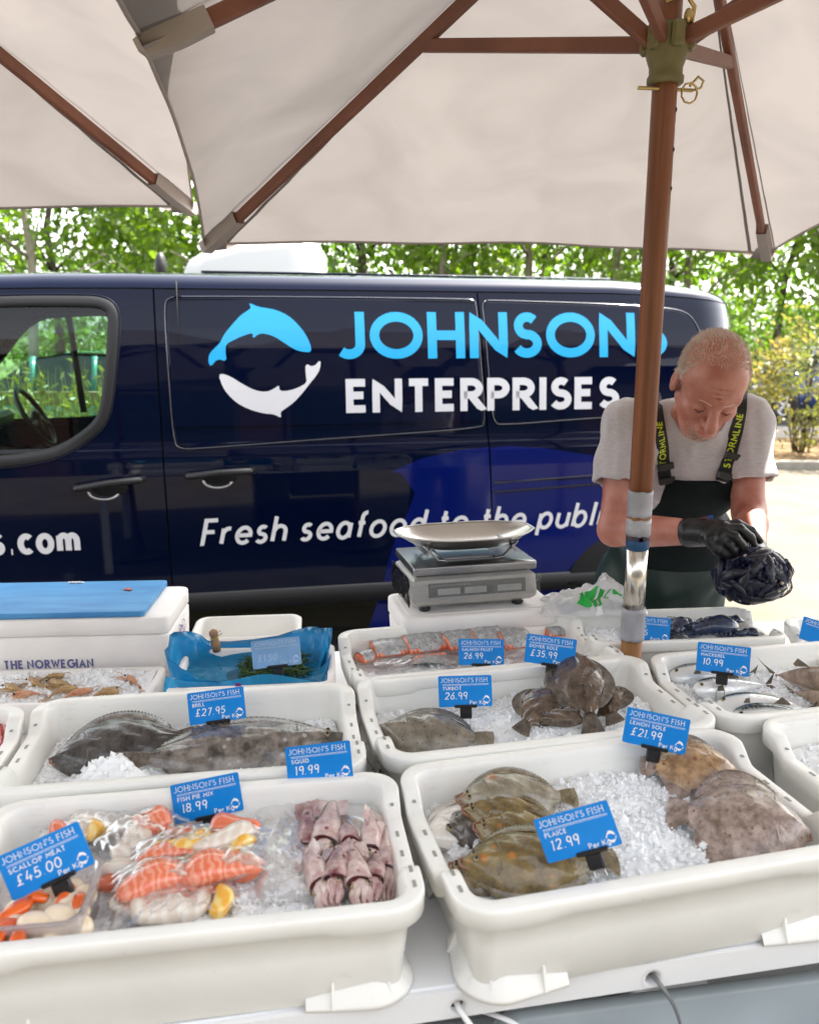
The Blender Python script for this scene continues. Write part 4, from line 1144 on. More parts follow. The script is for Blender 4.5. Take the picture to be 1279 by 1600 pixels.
for h in HX:
    mb = MB(); n = 16
    mb.loft([[(h + r * math.cos(2 * math.pi * k / n), y, TZ - .024 + r * math.sin(2 * math.pi * k / n)) for k in range(n)] for r, y in ((.0155, -.0085), (.011, -.0085), (.011, .004))], True, False, False, True)
    mb.build('punched_hole', M['white_metal'], tab)
for x in (-1.3, 1.5):
    for y in (.06, 1.15):
        mb = MB(); mb.box((x, y, .375), (.05, .05, .75), bev=.006); mb.build('leg', M['white_metal'], tab)
M['tie_w'] = mat('white_tie', (.78, .78, .77), .3); M['tie_g'] = mat('grey_tie', (.13, .135, .14), .35)
TL = lambda x, y, z: c0 * 1.0 + u_ * x + v_ * y + Vector((0, 0, z - c0.z))
def tie(label, pts, m):
    P = [TL(*p) for p in pts]; Q = []
    for i in range(len(P) - 1):
        p0, p1, p2, p3 = P[max(0, i - 1)], P[i], P[i + 1], P[min(len(P) - 1, i + 2)]
        for k in range(6):
            t = k / 6; Q.append(.5 * ((2 * p1) + (p2 - p0) * t + (2 * p0 - 5 * p1 + 4 * p2 - p3) * t * t + (3 * p1 - p0 - 3 * p2 + p3) * t ** 3))
    Q.append(P[-1]); t = thing('cable_tie', label, 'cable tie', P[0], group='cable ties through the table lip')
    mb = MB(); mb.tube([q - P[0] for q in Q], .0045, 6, flat=.35); mb.build('strap', m, t)
    mb = MB(); mb.box(Q[-1] - P[0], (.011, .011, .008), bev=.002); mb.build('lock_head', m, t)
tie('white cable tie hanging through the hole under the gap between the front trays', [(-.04, .01, TZ - .026), (-.038, -.012, TZ - .026), (-.02, -.022, TZ - .052), (.01, -.03, TZ - .09), (.045, -.034, TZ - .14)], M['tie_w'])
tie('white cable tie curling below the table lip with its lock head showing', [(-.005, .02, TZ - .060), (.03, -.02, TZ - .048), (.075, -.03, TZ - .082), (.12, -.032, TZ - .11)], M['tie_w'])
tie('dark grey cable tie hanging through the hole below the plaice tray', [(.235, .01, TZ - .026), (.24, -.014, TZ - .025), (.262, -.024, TZ - .06), (.275, -.03, TZ - .11), (.278, -.03, TZ - .17), (.275, -.02, TZ - .22)], M['tie_g'])
# grey crates stored under the table edge
M['grey_pl'] = mat('grey_crate_plastic', (.42, .46, .465), .35, var=.12, vscale=4, sss=.1)
def crate(label, c, yaw, L, D, Hh):
    t = thing('storage_crate', label, 'crate', c, (0, 0, yaw), 'grey plastic crates under the table')
    def rr(hx, hy, r, z, n=5): return [(sx * (hx - r) + r * math.cos(R(a)), sy * (hy - r) + r * math.sin(R(a)), z) for sx, sy, a0 in ((1, 1, 0), (-1, 1, 90), (-1, -1, 180), (1, -1, 270)) for a in [a0 + 90 * i / n for i in range(n + 1)]]
    x, y = L / 2, D / 2
    mb = MB(); mb.loft([rr(x * .92 - .004, y * .92 - .004, .03, .006), rr(x - .008, y - .008, .03, Hh - .004), rr(x - .004, y - .004, .032, Hh), rr(x + .014, y + .014, .04, Hh), rr(x + .018, y + .018, .042, Hh - .006), rr(x + .016, y + .016, .042, Hh - .034), rr(x + .002, y + .002, .036, Hh - .034), rr(x * .985, y * .985, .034, Hh - .07), rr(x * .985 + .006, y * .985 + .006, .036, Hh - .074), rr(x * .98 + .004, y * .98 + .004, .036, Hh - .086), rr(x * .92, y * .92, .03, 0)], True, True, True)
    mb.build('crate_body', M['grey_pl'], t)
    for s_ in (-1, 1):
        mb = MB(); mb.box((s_ * (x - .035), -y - .008, Hh - .05), (.02, .02, .06), bev=.004); mb.build('rib', M['grey_pl'], t)
crate('grey crate at the bottom right corner, its rolled rim below the plaice tray', on(1010, 1546, .66) * 1.0 - v_ * .17 + u_ * .06 - Vector((0, 0, .36)), R(9), .60, .30, .36)
crate('grey crate low at the bottom edge, left of the other grey crate', on(640, 1606, .62) - v_ * .16 - u_ * .02 - Vector((0, 0, .38)), R(7), .32, .30, .38)
mb = MB(); mb.box((0, 0, .118), (.9, .42, .236), bev=.02); o = mb.build('black_crate', M['trim'], None, TL(.2, -.02, 0), (0, 0, R(9))); tag(o, 'black crate under the table holding the grey crates up', 'crate')

# ------------------------------------------------------------------ fish trays
TW, TD, TH = .61, .375, .150
def rim_h(x, y):
    """side rims of a stack-and-nest tray step down in the middle (y: -1 front .. 1 back)"""
    f = (1 - y) / 2
    def sst(a, b, t): t = min(1, max(0, (t - a) / (b - a))); return t * t * (3 - 2 * t)
    return -.030 * (sst(.16, .27, f) - sst(.66, .76, f))
def tray_mesh():
    n = 8; path = []
    def edge(a, b, k): return [tuple(Vector(a).lerp(Vector(b), i / k)) for i in range(k)]
    r = .055; X, Y = TW / 2, TD / 2
    def ring(off, r_):
        x, y, q = X - off, Y - off, max(.006, r_ - off); out = []
        cs = [(x - q, y - q, 0), (-x + q, y - q, 90), (-x + q, -y + q, 180), (x - q, -y + q, 270)]
        for i, (cx, cy, a0) in enumerate(cs):
            for k in range(n + 1):
                a = R(a0 + 90 * k / n); out.append((cx + q * math.cos(a), cy + q * math.sin(a)))
            a = R(a0 + 90); p = Vector((cx + q * math.cos(a), cy + q * math.sin(a)))
            nx = cs[(i + 1) % 4]; a2 = R(nx[2]); q2 = Vector((nx[0] + q * math.cos(a2), nx[1] + q * math.sin(a2)))
            K = 26
            for k in range(1, K): out.append(tuple(p.lerp(q2, k / K)))
        return out
    def lip(x, y):   # lip hangs deeper at the corners
        f = abs(x) / X
        return .034 if f > .62 else .026
    def sidewt(x, y): return 1. if abs(x) > X * .82 else 0.
    rings = []
    # (offset inward, z, follows rim?, lip?)
    spec = [(.060, .014, 0), (.052, .012, 0), (.046, .016, 0), (.040, .03, 0), (.033, TH * .6, .5), (.028, TH - .012, 1), (.0255, TH - .004, 1), (.0235, TH - .0012, 1), (.0215, TH, 1), (.0045, TH, 1), (.0018, TH - .0008, 1), (.0004, TH - .003, 1), (.0, TH - .007, 1), (.001, -1, 1), (.005, -2, 1), (.016, -2, 1), (.019, -3, 1), (.024, TH * .5, .3), (.032, .004, 0), (.036, 0, 0)]
    for off, z, fl in spec:
        ring_ = []
        base = ring(off, r)
        for (x, y) in base:
            h = rim_h(x, y / Y) * sidewt(x, y) * fl
            zz = z if z >= 0 else {-1: TH - lip(x, y) + .003, -2: TH - lip(x, y), -3: TH - lip(x, y) - .002}[z]
            ring_.append((x, y, zz + h))
        rings.append(ring_)
    mb = MB(); mb.loft(rings, True, True, True)
    # corner base flanges with ribs
    for sx, sy in ((1, 1), (-1, 1), (-1, -1), (1, -1)):
        cx, cy = sx * (X - .032 - .04), sy * (Y - .032 - .04); rows = []
        prof = [(.036, .042), (.048, .020), (.058, .006), (.060, .0), (.036, .001)]
        path = [(cx - sx * .085, cy, 90)] + [(cx, cy, 90 - 90 * k / 8) for k in range(9)] + [(cx, cy - sy * .07, 0)]
        for i, (px, py, a) in enumerate(path):
            k = .55 if i in (0, len(path) - 1) else 1
            rows.append([(px + sx * (.036 + (q - .036) * k) * math.cos(R(a)), py + sy * (.036 + (q - .036) * k) * math.sin(R(a)), z * (1 if k == 1 else .6)) for q, z in prof])
        mb.grid(rows, True)
        for (px, py, a) in ((cx - sx * .05, cy, 90), (cx, cy, 62), (cx, cy, 28), (cx, cy - sy * .045, 0)):
            d = Vector((sx * math.cos(R(a)), sy * math.sin(R(a)), 0)); nrm = Vector((-d.y, d.x, 0)) * .0018; c = Vector((px, py, 0))
            mb.loft([[c + d * .034 + nrm * k + Vector((0, 0, .06)), c + d * .056 + nrm * k + Vector((0, 0, .004)), c + d * .034 + nrm * k + Vector((0, 0, .004))] for k in (-1, 1)], True, True, True, False)
    bm = bmesh.new(); me = mb.mesh('tray_body', M['plastic']); bm.from_mesh(me); bmesh.ops.recalc_face_normals(bm, faces=bm.faces); bm.to_mesh(me); bm.free()
    return me
TRAY_ME = tray_mesh()
mb = MB(); mb.box((0, 0, 0), (.005, .013, .0012)); SLOT_ME = mb.mesh('rim_slot', M['slot'])
TR = {}
def tray(key, label, px, yaw, corner='bl', sc=1.0, dx=0, dy=0, slots=True, ds=1.0):
    a = R(yaw); u = Vector((math.cos(a), math.sin(a), 0)); v = Vector((-math.sin(a), math.cos(a), 0)); w_, d_ = TW * sc, TD * ds
    p = on(px[0], px[1], TZ + .002 + TH)
    c = p + u * (w_ / 2 if corner == 'bl' else -w_ / 2) - v * d_ / 2 + u * dx + v * dy; c.z = TZ + .002
    t = thing('fish_tray', label, 'fish tray', c, (0, 0, a), 'white plastic fish trays on the stall')
    o = link('tray_body', TRAY_ME, t); o.scale = (sc, ds, 1)
    if slots:
        for s_ in (-1, 1):
            for f in (-.36, -.27, -.04, .10, .28):
                q = link('rim_slot', SLOT_ME, t, (s_ * (w_ / 2 - .0135), f * TD * ds, TH + rim_h(0, f * 2) + .0002))
    TR[key] = (c, u, v, sc, ds); return t
def tp(key, x, y, dz):
    """tray-local metres -> world; dz measured from the rim"""
    c, u, v, sc, ds = TR[key]; return c + u * x + v * y + Vector((0, 0, TH + dz))
tray('F1', 'front left tray holding scallops, fish pie mix and squid', (602, 1202), 9, 'br', ds=.90, dx=.014)
tray('F2', 'front right tray holding plaice and lemon sole on ice', (615, 1196), 14)
tray('M1', 'second row tray of brill behind the fish pie mix', (62, 1092), 8.5, ds=.93)
tray('M2', 'second row tray holding turbot and dover sole', (552, 1058), 12.5, 'bl', 1.04, ds=.95)
tray('M0', 'tray at the far left edge with red fish meat', (50, 1099), 7.5, 'br', ds=.92)
tray('M3', 'tray of bare ice at the right edge behind the lemon sole', (1172, 1124), 14)
tray('T1', 'tray of salmon fillets in front of the weighing scale', (524, 985), 13, ds=.86)
tray('T2', 'tray of mackerel just right of the parasol pole', (1004, 1022), 11, ds=.88)
tray('T3', 'rearmost tray with dark lobsters and mussels in front of the man', (893, 965), 5.5, 'bl', .78, ds=.62, dy=.047)
tray('T4', 'tray cut by the right edge behind the mackerel, nearest the bag of mussels', (1212, 964), 4)

# crushed ice
def chunk(rng, r):
    o = [Vector((1, 0, 0)), Vector((-1, 0, 0)), Vector((0, 1, 0)), Vector((0, -1, 0)), Vector((0, 0, 1)), Vector((0, 0, -1))]
    Q = Euler(tuple(rng.uniform(0, 6.28, 3))).to_matrix()
    return [Q @ (p * r * rng.uniform(.5, 1.25)) for p in o]
OCT = [(0, 2, 4), (2, 1, 4), (1, 3, 4), (3, 0, 4), (2, 0, 5), (1, 2, 5), (3, 1, 5), (0, 3, 5)]
ICE_H = {}
def ice(key, label, z0, mounds=(), n=500, ext=(-.272, .272, -.155, .155), cs=(.0022, .0066), seed=1, fade=.02):
    rng = np.random.default_rng(seed); sc = TR[key][3]
    x0, x1, y0, y1 = ext; x0 *= sc; x1 *= sc; y0 *= TR[key][4]; y1 *= TR[key][4]
    def hgt(X, Y):
        h = np.full_like(X, z0)
        for (mx, my, mr, mh) in mounds: h = h + mh * np.exp(-((X - mx) ** 2 + (Y - my) ** 2) / mr ** 2)
        P = np.stack([X, Y, np.zeros_like(X)], -1).reshape(-1, 3)
        h = h + (vnoise(P, 24, seed) * .006 + vnoise(P, 70, seed + 1) * .0035 + vnoise(P, 190, seed + 2) * .0022).reshape(X.shape)
        e = np.minimum(np.minimum(X - x0, x1 - X), np.minimum(Y - y0, y1 - Y))
        return h - .012 * np.clip(1 - e / fade, 0, 1) ** 2
    ICE_H[key] = hgt
    nx, ny = int((x1 - x0) / .0042), int((y1 - y0) / .0042)
    X, Y = np.meshgrid(np.linspace(x0, x1, nx), np.linspace(y0, y1, ny), indexing='ij'); Z = hgt(X, Y)
    # rounded corners
    mb = MB(); mb.grid([[(X[i, j], Y[i, j], TH + Z[i, j]) for j in range(ny)] for i in range(nx)], True)
    mb.mi = 1
    for _ in range(int(n * 2.2)):
        x, y = rng.uniform(x0 + .01, x1 - .01), rng.uniform(y0 + .008, y1 - .008); z = float(hgt(np.array([x]), np.array([y]))[0])
        r = (cs[0] + (cs[1] - cs[0]) * rng.random() ** 1.8) * (1 if rng.random() < .94 else 1.8); q = Vector((x, y, TH + z + r * .25))
        mb.mi = 1 if rng.random() < .55 else 0
        mb.add([q + p for p in chunk(rng, r)], OCT, False)
    o = mb.build('crushed_ice', [M['ice'], M['crystal']], None, TR[key][0], (0, 0, math.atan2(TR[key][1].y, TR[key][1].x)), fix=False)
    tag(o, label, kind='stuff'); return o
ice('F1', 'crushed ice under the pie mix bags and squid', -.062, [(.05, -.06, .08, .014)], 520, seed=2)
ice('F2', 'crushed ice heaped between the plaice and lemon sole', -.056, [(.05, .06, .13, .022), (.0, -.08, .10, .008), (.2, -.1, .1, .004)], 1500, seed=3)
ice('M1', 'crushed ice over the brill', -.066, [(-.125, -.055, .055, .048), (.0, .10, .07, .016), (-.22, -.12, .08, .012)], 800, seed=4)
ice('M2', 'crushed ice around the turbot and dover sole', -.066, [(.02, .0, .10, .030), (.23, .03, .08, .014), (.1, .12, .1, .012)], 1000, seed=5)
ice('M0', 'crushed ice in the far left tray', -.075, [], 250, seed=6)
ice('M3', 'crushed ice filling the empty tray at right', -.05, [(-.1, .02, .15, .02)], 600, seed=7)
ice('T1', 'crushed ice below the salmon', -.075, [], 200, seed=8)
ice('T2', 'crushed ice round the mackerel', -.055, [(.02, .05, .16, .012), (.2, -.08, .1, .016)], 800, seed=9)
ice('T3', 'crushed ice in the rearmost tray', -.06, [(-.17, .02, .1, .035), (.05, .0, .12, .01)], 450, seed=10)
ice('T4', 'crushed ice in the tray cut by the right edge', -.06, [], 150, seed=12)

# ------------------------------------------------------------------ polystyrene boxes
def rbox(mb, hx, hy, z0, z1, r=.018, bev=.006, taper=0., n=4):
    def rr(hx, hy, r, z): return [(sx * (hx - r) + r * math.cos(R(a)), sy * (hy - r) + r * math.sin(R(a)), z) for sx, sy, a0 in ((1, 1, 0), (-1, 1, 90), (-1, -1, 180), (1, -1, 270)) for a in [a0 + 90 * i / n for i in range(n + 1)]]
    mb.loft([rr(hx - taper - bev, hy - taper - bev, r, z0), rr(hx - taper, hy - taper, r, z0 + bev), rr(hx, hy, r, z1 - bev), rr(hx - bev * .3, hy - bev * .3, r, z1 - bev * .3), rr(hx - bev, hy - bev, r, z1)], True, True, True)
def openbox(mb, hx, hy, H, wall, floor=.02, r=.02, n=4):
    def rr(hx, hy, r, z): return [(sx * (hx - r) + r * math.cos(R(a)), sy * (hy - r) + r * math.sin(R(a)), z) for sx, sy, a0 in ((1, 1, 0), (-1, 1, 90), (-1, -1, 180), (1, -1, 270)) for a in [a0 + 90 * i / n for i in range(n + 1)]]
    mb.loft([rr(hx - wall - .006, hy - wall - .006, r, floor), rr(hx - wall, hy - wall, r, H - .004), rr(hx - wall + .004, hy - wall + .004, r, H), rr(hx - .004, hy - .004, r, H), rr(hx, hy, r, H - .004), rr(hx - .006, hy - .006, r, .0)], True, True, True)
# the big box with blue print, cutting board on it
nf = on(262, 966, .985); ny = R(3.5); nu = Vector((math.cos(ny), math.sin(ny), 0)); nv = Vector((-math.sin(ny), math.cos(ny), 0))
NW, ND = .62, .26
nb = thing('polystyrene_box', 'white polystyrene box printed with blue capitals at left under the blue cutting board', 'box', nf - nu * NW / 2 + nv * ND / 2 - Vector((0, 0, nf.z - TZ - .002)), (0, 0, ny))
mb = MB(); rbox(mb, NW / 2, ND / 2, 0, .140, .022, .006, .004); mb.build('box_body', M['poly'], nb)
mb = MB(); rbox(mb, NW / 2 + .0005, ND / 2 + .0005, .1407, .184, .022, .006); mb.build('lid', M['poly'], nb)
M['print'] = mat('purple_print', (.13, .13, .30), .6)
mb = MB(); lettering(mb, 'THE NORWEGIAN', -.082, .062, .0225, .21, lambda p, l: Vector((p[0], -ND / 2 - .0008 + .0035 * (.140 - p[1]) / .140 - l * .00006, p[1])), .10, sx=.70, space=.40)
pr_ = mb.build('print', M['print'], nb, fix=False)
M['pen'] = mat('purple_pen', (.22, .14, .42), .6)
mb = MB(); rng = np.random.default_rng(2)
for y0, z0, s_ in ((-.07, .075, 1.), (-.045, .07, .9), (-.012, .10, 1.3), (.012, .095, 1.2), (.03, .105, 1.)):
    pts = [(y0 + .011 * s_ * math.cos(a * 1.7 + y0 * 50) + .004 * a, z0 + .018 * s_ * math.sin(a)) for a in np.linspace(0, 6, 14)]
    lr, cl = ribbon(pts, .0024); vs = []
    for p, q in lr: vs += [(NW / 2 - .0005 + .0006, p.x, p.y), (NW / 2 - .0005 + .0006, q.x, q.y)]
    mb.add(vs, [(2 * i, 2 * i + 1, 2 * i + 3, 2 * i + 2) for i in range(len(lr) - 1)])
mb.build('pen_scribble', M['pen'], nb, fix=False)
M['board'] = mat('blue_board', (.035, .20, .47), .42, vscale=5, col2=(.075, .30, .58), bump=.25, bscale=90, detail=9, stretch=(1, 5, 1))
cb = thing('cutting_board', 'blue cutting board lying on the polystyrene box', 'cutting board', nb.location + Vector((0, 0, .1855)), (0, 0, ny))
mb = MB(); rbox(mb, .275, .130, 0, .014, .012, .002); cb_o = mb.build('board', M['board'], cb); cb_o.location = (-.022, .006, 0)
mb = MB(); mb.ell((.17, .05, .016), (.012, .007, .003)); mb.ell((.176, .045, .0165), (.006, .006, .003)); mb.build('fish_scrap', mat('fish_scrap', (.45, .12, .08), .3), cb)
mb = MB(); 
for k in range(5): mb.ell((.0 + .008 * k, .118 + .002 * (k % 2), .0165), (.006, .004, .003), 6, 4)
mb.build('ice_crumb', M['ice'], cb)
# low white box of langoustines in front of it
lb = on(232, 1086, .88); ly = R(4); lu = Vector((math.cos(ly), math.sin(ly), 0)); lv = Vector((-math.sin(ly), math.cos(ly), 0))
LW, LD = .60, .205
LC = lb - lu * (LW / 2 + .0) + lv * (LD / 2 - .015); LC.z = TZ + .002
lbx = thing('prawn_box', 'open white polystyrene box of langoustines on ice at left', 'box', LC, (0, 0, ly))
mb = MB(); openbox(mb, LW / 2, LD / 2, .068, .018); mb.build('box_body', M['poly'], lbx)
mb = MB(); X, Y = np.meshgrid(np.linspace(-LW / 2 + .02, LW / 2 - .02, 110), np.linspace(-LD / 2 + .02, LD / 2 - .02, 50), indexing='ij'); rng = np.random.default_rng(9)
P = np.stack([X, Y, 0 * X], -1).reshape(-1, 3); Z = (.054 + vnoise(P, 26, 1) * .008 + vnoise(P, 80, 2) * .004).reshape(X.shape) + .03 * (Y / LD)
mb.grid([[(X[i, j], Y[i, j], Z[i, j]) for j in range(50)] for i in range(110)])
for _ in range(420):
    i, j = rng.integers(4, 106), rng.integers(3, 47); r = rng.uniform(.004, .010); mb.mi = int(rng.random() < .5)
    mb.add([Vector((X[i, j], Y[i, j], Z[i, j] + r * .3)) + p for p in chunk(rng, r)], OCT, False)
tag(mb.build('crushed_ice', [M['ice'], M['crystal']], None, LC, (0, 0, ly), fix=False), 'crushed ice in the langoustine box', kind='stuff')
# samphire box, blue bag in it, cream box behind
sb = on(393, 1076, .93); sy = R(6); su = Vector((math.cos(sy), math.sin(sy), 0)); sv_ = Vector((-math.sin(sy), math.cos(sy), 0))
SC = sb + sv_ * .12; SC.z = TZ + .002
sbx = thing('samphire_box', 'white polystyrene box lined with the blue bag of samphire', 'box', SC, (0, 0, sy))
mb = MB(); openbox(mb, .175, .12, .130, .018); mb.build('box_body', M['poly'], sbx)
cc = on(380, 1003, .93) + sv_ * .12; cc.z = TZ + .002
cbx = thing('cream_box', 'cream plastic box standing open behind the blue bag', 'box', cc, (0, 0, R(6)))
mb = MB(); openbox(mb, .135, .085, .125, .012, r=.03); mb.build('box_body', M['plastic'], cbx)
# polystyrene box under the scale
pz = .975; pf = on(632, 968, pz); py_ = R(12.5); pu = Vector((math.cos(py_), math.sin(py_), 0)); pv = Vector((-math.sin(py_), math.cos(py_), 0))
PC = pf + pu * .20 + pv * .105; PC.z = TZ + .002
pbx = thing('polystyrene_box', 'white polystyrene box that carries the weighing scale', 'box', PC, (0, 0, py_))
mb = MB(); rbox(mb, .20, .105, 0, .125, .02, .006, .006); mb.build('box_body', M['poly'], pbx)
mb = MB(); rbox(mb, .203, .108, .1265, .173, .022, .007); rbox(mb, .185, .09, .1735, .1755, .02, .0008); mb.build('lid', M['poly'], pbx)
# weighing scale
M['scale'] = mat('scale_body', (.56, .54, .50), .32, .45, var=.06, vscale=10)
sc_ = thing('weighing_scale', 'steel weighing scale with shallow pan on the polystyrene box', 'scale', PC + pu * -.018 + pv * .012 + Vector((0, 0, .1765)), (0, 0, py_ + R(1)))
hx, hy = .137, .085
mb = MB()
mb.loft([[(-hx + .008, -hy + .01, .014), (hx - .008, -hy + .01, .014), (hx - .008, hy, .014), (-hx + .008, hy, .014)], [(-hx, -hy, .022), (hx, -hy, .022), (hx, hy, .022), (-hx, hy, .022)], [(-hx - .004, -hy - .004, .03), (hx + .004, -hy - .004, .03), (hx + .004, hy, .03), (-hx - .004, hy, .03)], [(-hx - .002, -hy + .004, .072), (hx + .002, -hy + .004, .072), (hx + .002, hy, .072), (-hx - .002, hy, .072)], [(-hx + .01, -hy + .012, .080), (hx - .01, -hy + .012, .080), (hx - .01, hy - .01, .080), (-hx + .01, hy - .01, .080)]], True, True, True, False)
mb.build('housing', M['scale'], sc_)
M['lcd'] = mat('lcd_window', (.66, .66, .62), .15); M['panel'] = mat('display_panel', (.26, .25, .24), .12)
def front(mb, x0, x1, z0, z1, lift):   # on the slightly raked front
    f = lambda z: -hy - .004 + (z - .03) / .042 * .008 - lift
    mb.loft([[(x0, f(z0), z0), (x1, f(z0), z0), (x1, f(z1), z1), (x0, f(z1), z1)], [(x0, f(z0) + .004, z0), (x1, f(z0) + .004, z0), (x1, f(z1) + .004, z1), (x0, f(z1) + .004, z1)]], True, True, True, False)
mb = MB(); front(mb, -.105, .115, .036, .066, .001); pn = mb.build('display_panel', M['panel'], sc_)
for x0, x1 in ((-.085, -.035), (-.025, .025), (.05, .105)):
    mb = MB(); front(mb, x0, x1, .041, .054, .0022); mb.build('display_window', M['lcd'], pn)
mb = MB(); rng = np.random.default_rng(1)
for k in range(26): 
    x = -.1 + k * .0035; front(mb, x, x + .0012, .0585, .0625, .0016)
mb.build('key_legend', M['lcd'], pn)
mb = MB(); rbox(mb, hx + .002, hy + .006, .086, .104, .006, .002); rbox(mb, hx - .04, hy - .03, .079, .087, .004, .001); plt_ = mb.build('weigh_plate', M['steel_dark'], sc_)
for x in (-hx + .03, hx - .03):
    for y in (-hy + .025, hy - .02):
        mb = MB(); mb.loft([[(x + r * math.cos(2 * math.pi * k / 14), y + r * math.sin(2 * math.pi * k / 14), z) for k in range(14)] for r, z in ((.011, 0), (.0135, .003), (.0135, .007), (.008, .010), (.006, .016))], True, True, True); mb.build('foot', M['black'], sc_)
def mapx(x): return x
sc_.scale = (1.14,) * 3
mb = MB(); L = .155
rows = []
for i in range(29):
    u = -1 + 2 * i / 28; row = []
    for j in range(15):
        v = -1 + 2 * j / 14; wd = .088 * (1 - .72 * abs(u) ** 3.4)
        k_ = (abs(u) ** 5 + abs(v) ** 4) ** .24
        z = .121 + .036 * min(1., k_) ** 2.4 + .004 * u * u
        row.append((u * (L + .002), v * wd, z))
    rows.append(row)
mb.grid(rows); mb.grid([[(p[0] * .985, p[1] * .985, p[2] - .0016) for p in r] for r in rows])
rim = [rows[i][0] for i in range(29)] + [rows[28][j] for j in range(15)] + [rows[i][14] for i in range(28, -1, -1)] + [rows[0][j] for j in range(14, -1, -1)]
mb.tube(rim, .0022, 6); pan = mb.build('weighing_pan', M['steel'], sc_, fix=False)
mb = MB()
for y in (-.05, .05):
    for s_ in (-1, 1): mb.tube([(s_ * .055, y, .106), (s_ * .075, y, .108), (s_ * .108, y, .142)], [.006, .007, .005], 6, flat=.45)
for s_ in (-1, 1): mb.box((s_ * .098, 0, .128), (.006, .12, .018), Matrix.Rotation(-s_ * R(40), 3, 'Y'))
mb.box((0, 0, .107), (.12, .08, .004)); mb.build('pan_bracket', M['steel_dark'], sc_)
# clear cover wrapped round the housing
mb = MB(); rng = np.random.default_rng(3)
mb.grid([[(x, -hy - .009 - .002 * rng.random(), z) for x in np.linspace(-hx - .012, hx + .010, 16)] for z in np.linspace(.018, .078, 6)]); mb.grid([[(-hx - .010 - .004 * rng.random(), y, z) for y in np.linspace(-hy - .009, hy, 8)] for z in np.linspace(.018, .080, 6)])
mb.build('clear_cover', film('cover_film', fac=.06, bump=.5), sc_, fix=False)
# ------------------------------------------------------------------ fish materials
def fishmat(name, top, top2, spot=None, belly=None, rough=.17, vs=35., zsplit=None, bands=None, spots=22., bump=.35, metal=0., coat=.5):
    m = bpy.data.materials.new(name); m.use_nodes = True
    n = m.node_tree.nodes; l = m.node_tree.links; p = n['Principled BSDF']
    p.inputs['Roughness'].default_value = rough; p.inputs['Coat Weight'].default_value = coat; p.inputs['Coat Roughness'].default_value = .12; p.inputs['Metallic'].default_value = metal
    tc = n.new('ShaderNodeTexCoord'); no = n.new('ShaderNodeTexNoise'); no.inputs['Scale'].default_value = vs; no.inputs['Detail'].default_value = 8; no.inputs['Roughness'].default_value = .65
    l.new(tc.outputs['Object'], no.inputs['Vector'])
    rp = n.new('ShaderNodeValToRGB'); rp.color_ramp.elements[0].position = .36; rp.color_ramp.elements[1].position = .64
    rp.color_ramp.elements[0].color = (*top, 1); rp.color_ramp.elements[1].color = (*top2, 1); l.new(no.outputs['Fac'], rp.inputs['Fac'])
    col = rp.outputs[0]
    def mix(fac, a, b):
        mx = n.new('ShaderNodeMixRGB'); l.new(fac, mx.inputs[0]); l.new(a, mx.inputs[1])
        if isinstance(b, tuple): mx.inputs[2].default_value = (*b, 1)
        else: l.new(b, mx.inputs[2])
        return mx.outputs[0]
    if spot is not None:
        vo = n.new('ShaderNodeTexVoronoi'); vo.inputs['Scale'].default_value = spots; l.new(tc.outputs['Object'], vo.inputs['Vector'])
        r2 = n.new('ShaderNodeValToRGB'); r2.color_ramp.elements[0].position = .12; r2.color_ramp.elements[1].position = .22
        r2.color_ramp.elements[0].color = (1, 1, 1, 1); r2.color_ramp.elements[1].color = (0, 0, 0, 1); l.new(vo.outputs['Distance'], r2.inputs['Fac'])
        col = mix(r2.outputs[0], col, spot)
    if bands is not None:
        wv_ = n.new('ShaderNodeTexWave'); wv_.inputs['Scale'].default_value = bands[1]; wv_.inputs['Distortion'].default_value = 5.; wv_.inputs['Detail'].default_value = 2; wv_.inputs['Detail Scale'].default_value = 2.
        l.new(tc.outputs['Object'], wv_.inputs['Vector'])
        r3 = n.new('ShaderNodeValToRGB'); r3.color_ramp.elements[0].position = .45; r3.color_ramp.elements[1].position = .6; l.new(wv_.outputs['Fac'], r3.inputs['Fac'])
        col = mix(r3.outputs[0], col, bands[0])
    if belly is not None:
        sp = n.new('ShaderNodeSeparateXYZ'); l.new(tc.outputs['Object'], sp.inputs[0])
        ad = n.new('ShaderNodeMath'); ad.operation = 'MULTIPLY_ADD'; ad.inputs[1].default_value = .010; l.new(no.outputs['Fac'], ad.inputs[0]); l.new(sp.outputs['Z'], ad.inputs[2])
        mr = n.new('ShaderNodeMapRange'); mr.inputs['From Min'].default_value = zsplit + .005 - .004; mr.inputs['From Max'].default_value = zsplit + .005 + .004; mr.inputs['To Min'].default_value = 1; mr.inputs['To Max'].default_value = 0
        l.new(ad.outputs[0], mr.inputs['Value']); col = mix(mr.outputs[0], col, belly)
    l.new(col, p.inputs['Base Color'])
    nb = n.new('ShaderNodeTexNoise'); nb.inputs['Scale'].default_value = 320; nb.inputs['Detail'].default_value = 3; l.new(tc.outputs['Object'], nb.inputs['Vector'])
    n3 = n.new('ShaderNodeTexNoise'); n3.inputs['Scale'].default_value = 75; n3.inputs['Detail'].default_value = 4; n3.inputs['Distortion'].default_value = .6; l.new(tc.outputs['Object'], n3.inputs['Vector'])
    bb = n.new('ShaderNodeBump'); bb.inputs['Strength'].default_value = .55; bb.inputs['Distance'].default_value = .004; l.new(n3.outputs['Fac'], bb.inputs['Height'])
    bp = n.new('ShaderNodeBump'); bp.inputs['Strength'].default_value = bump; bp.inputs['Distance'].default_value = .0015; l.new(nb.outputs['Fac'], bp.inputs['Height']); l.new(bb.outputs[0], bp.inputs['Normal']); l.new(bp.outputs[0], p.inputs['Normal'])
    return m
F = {}
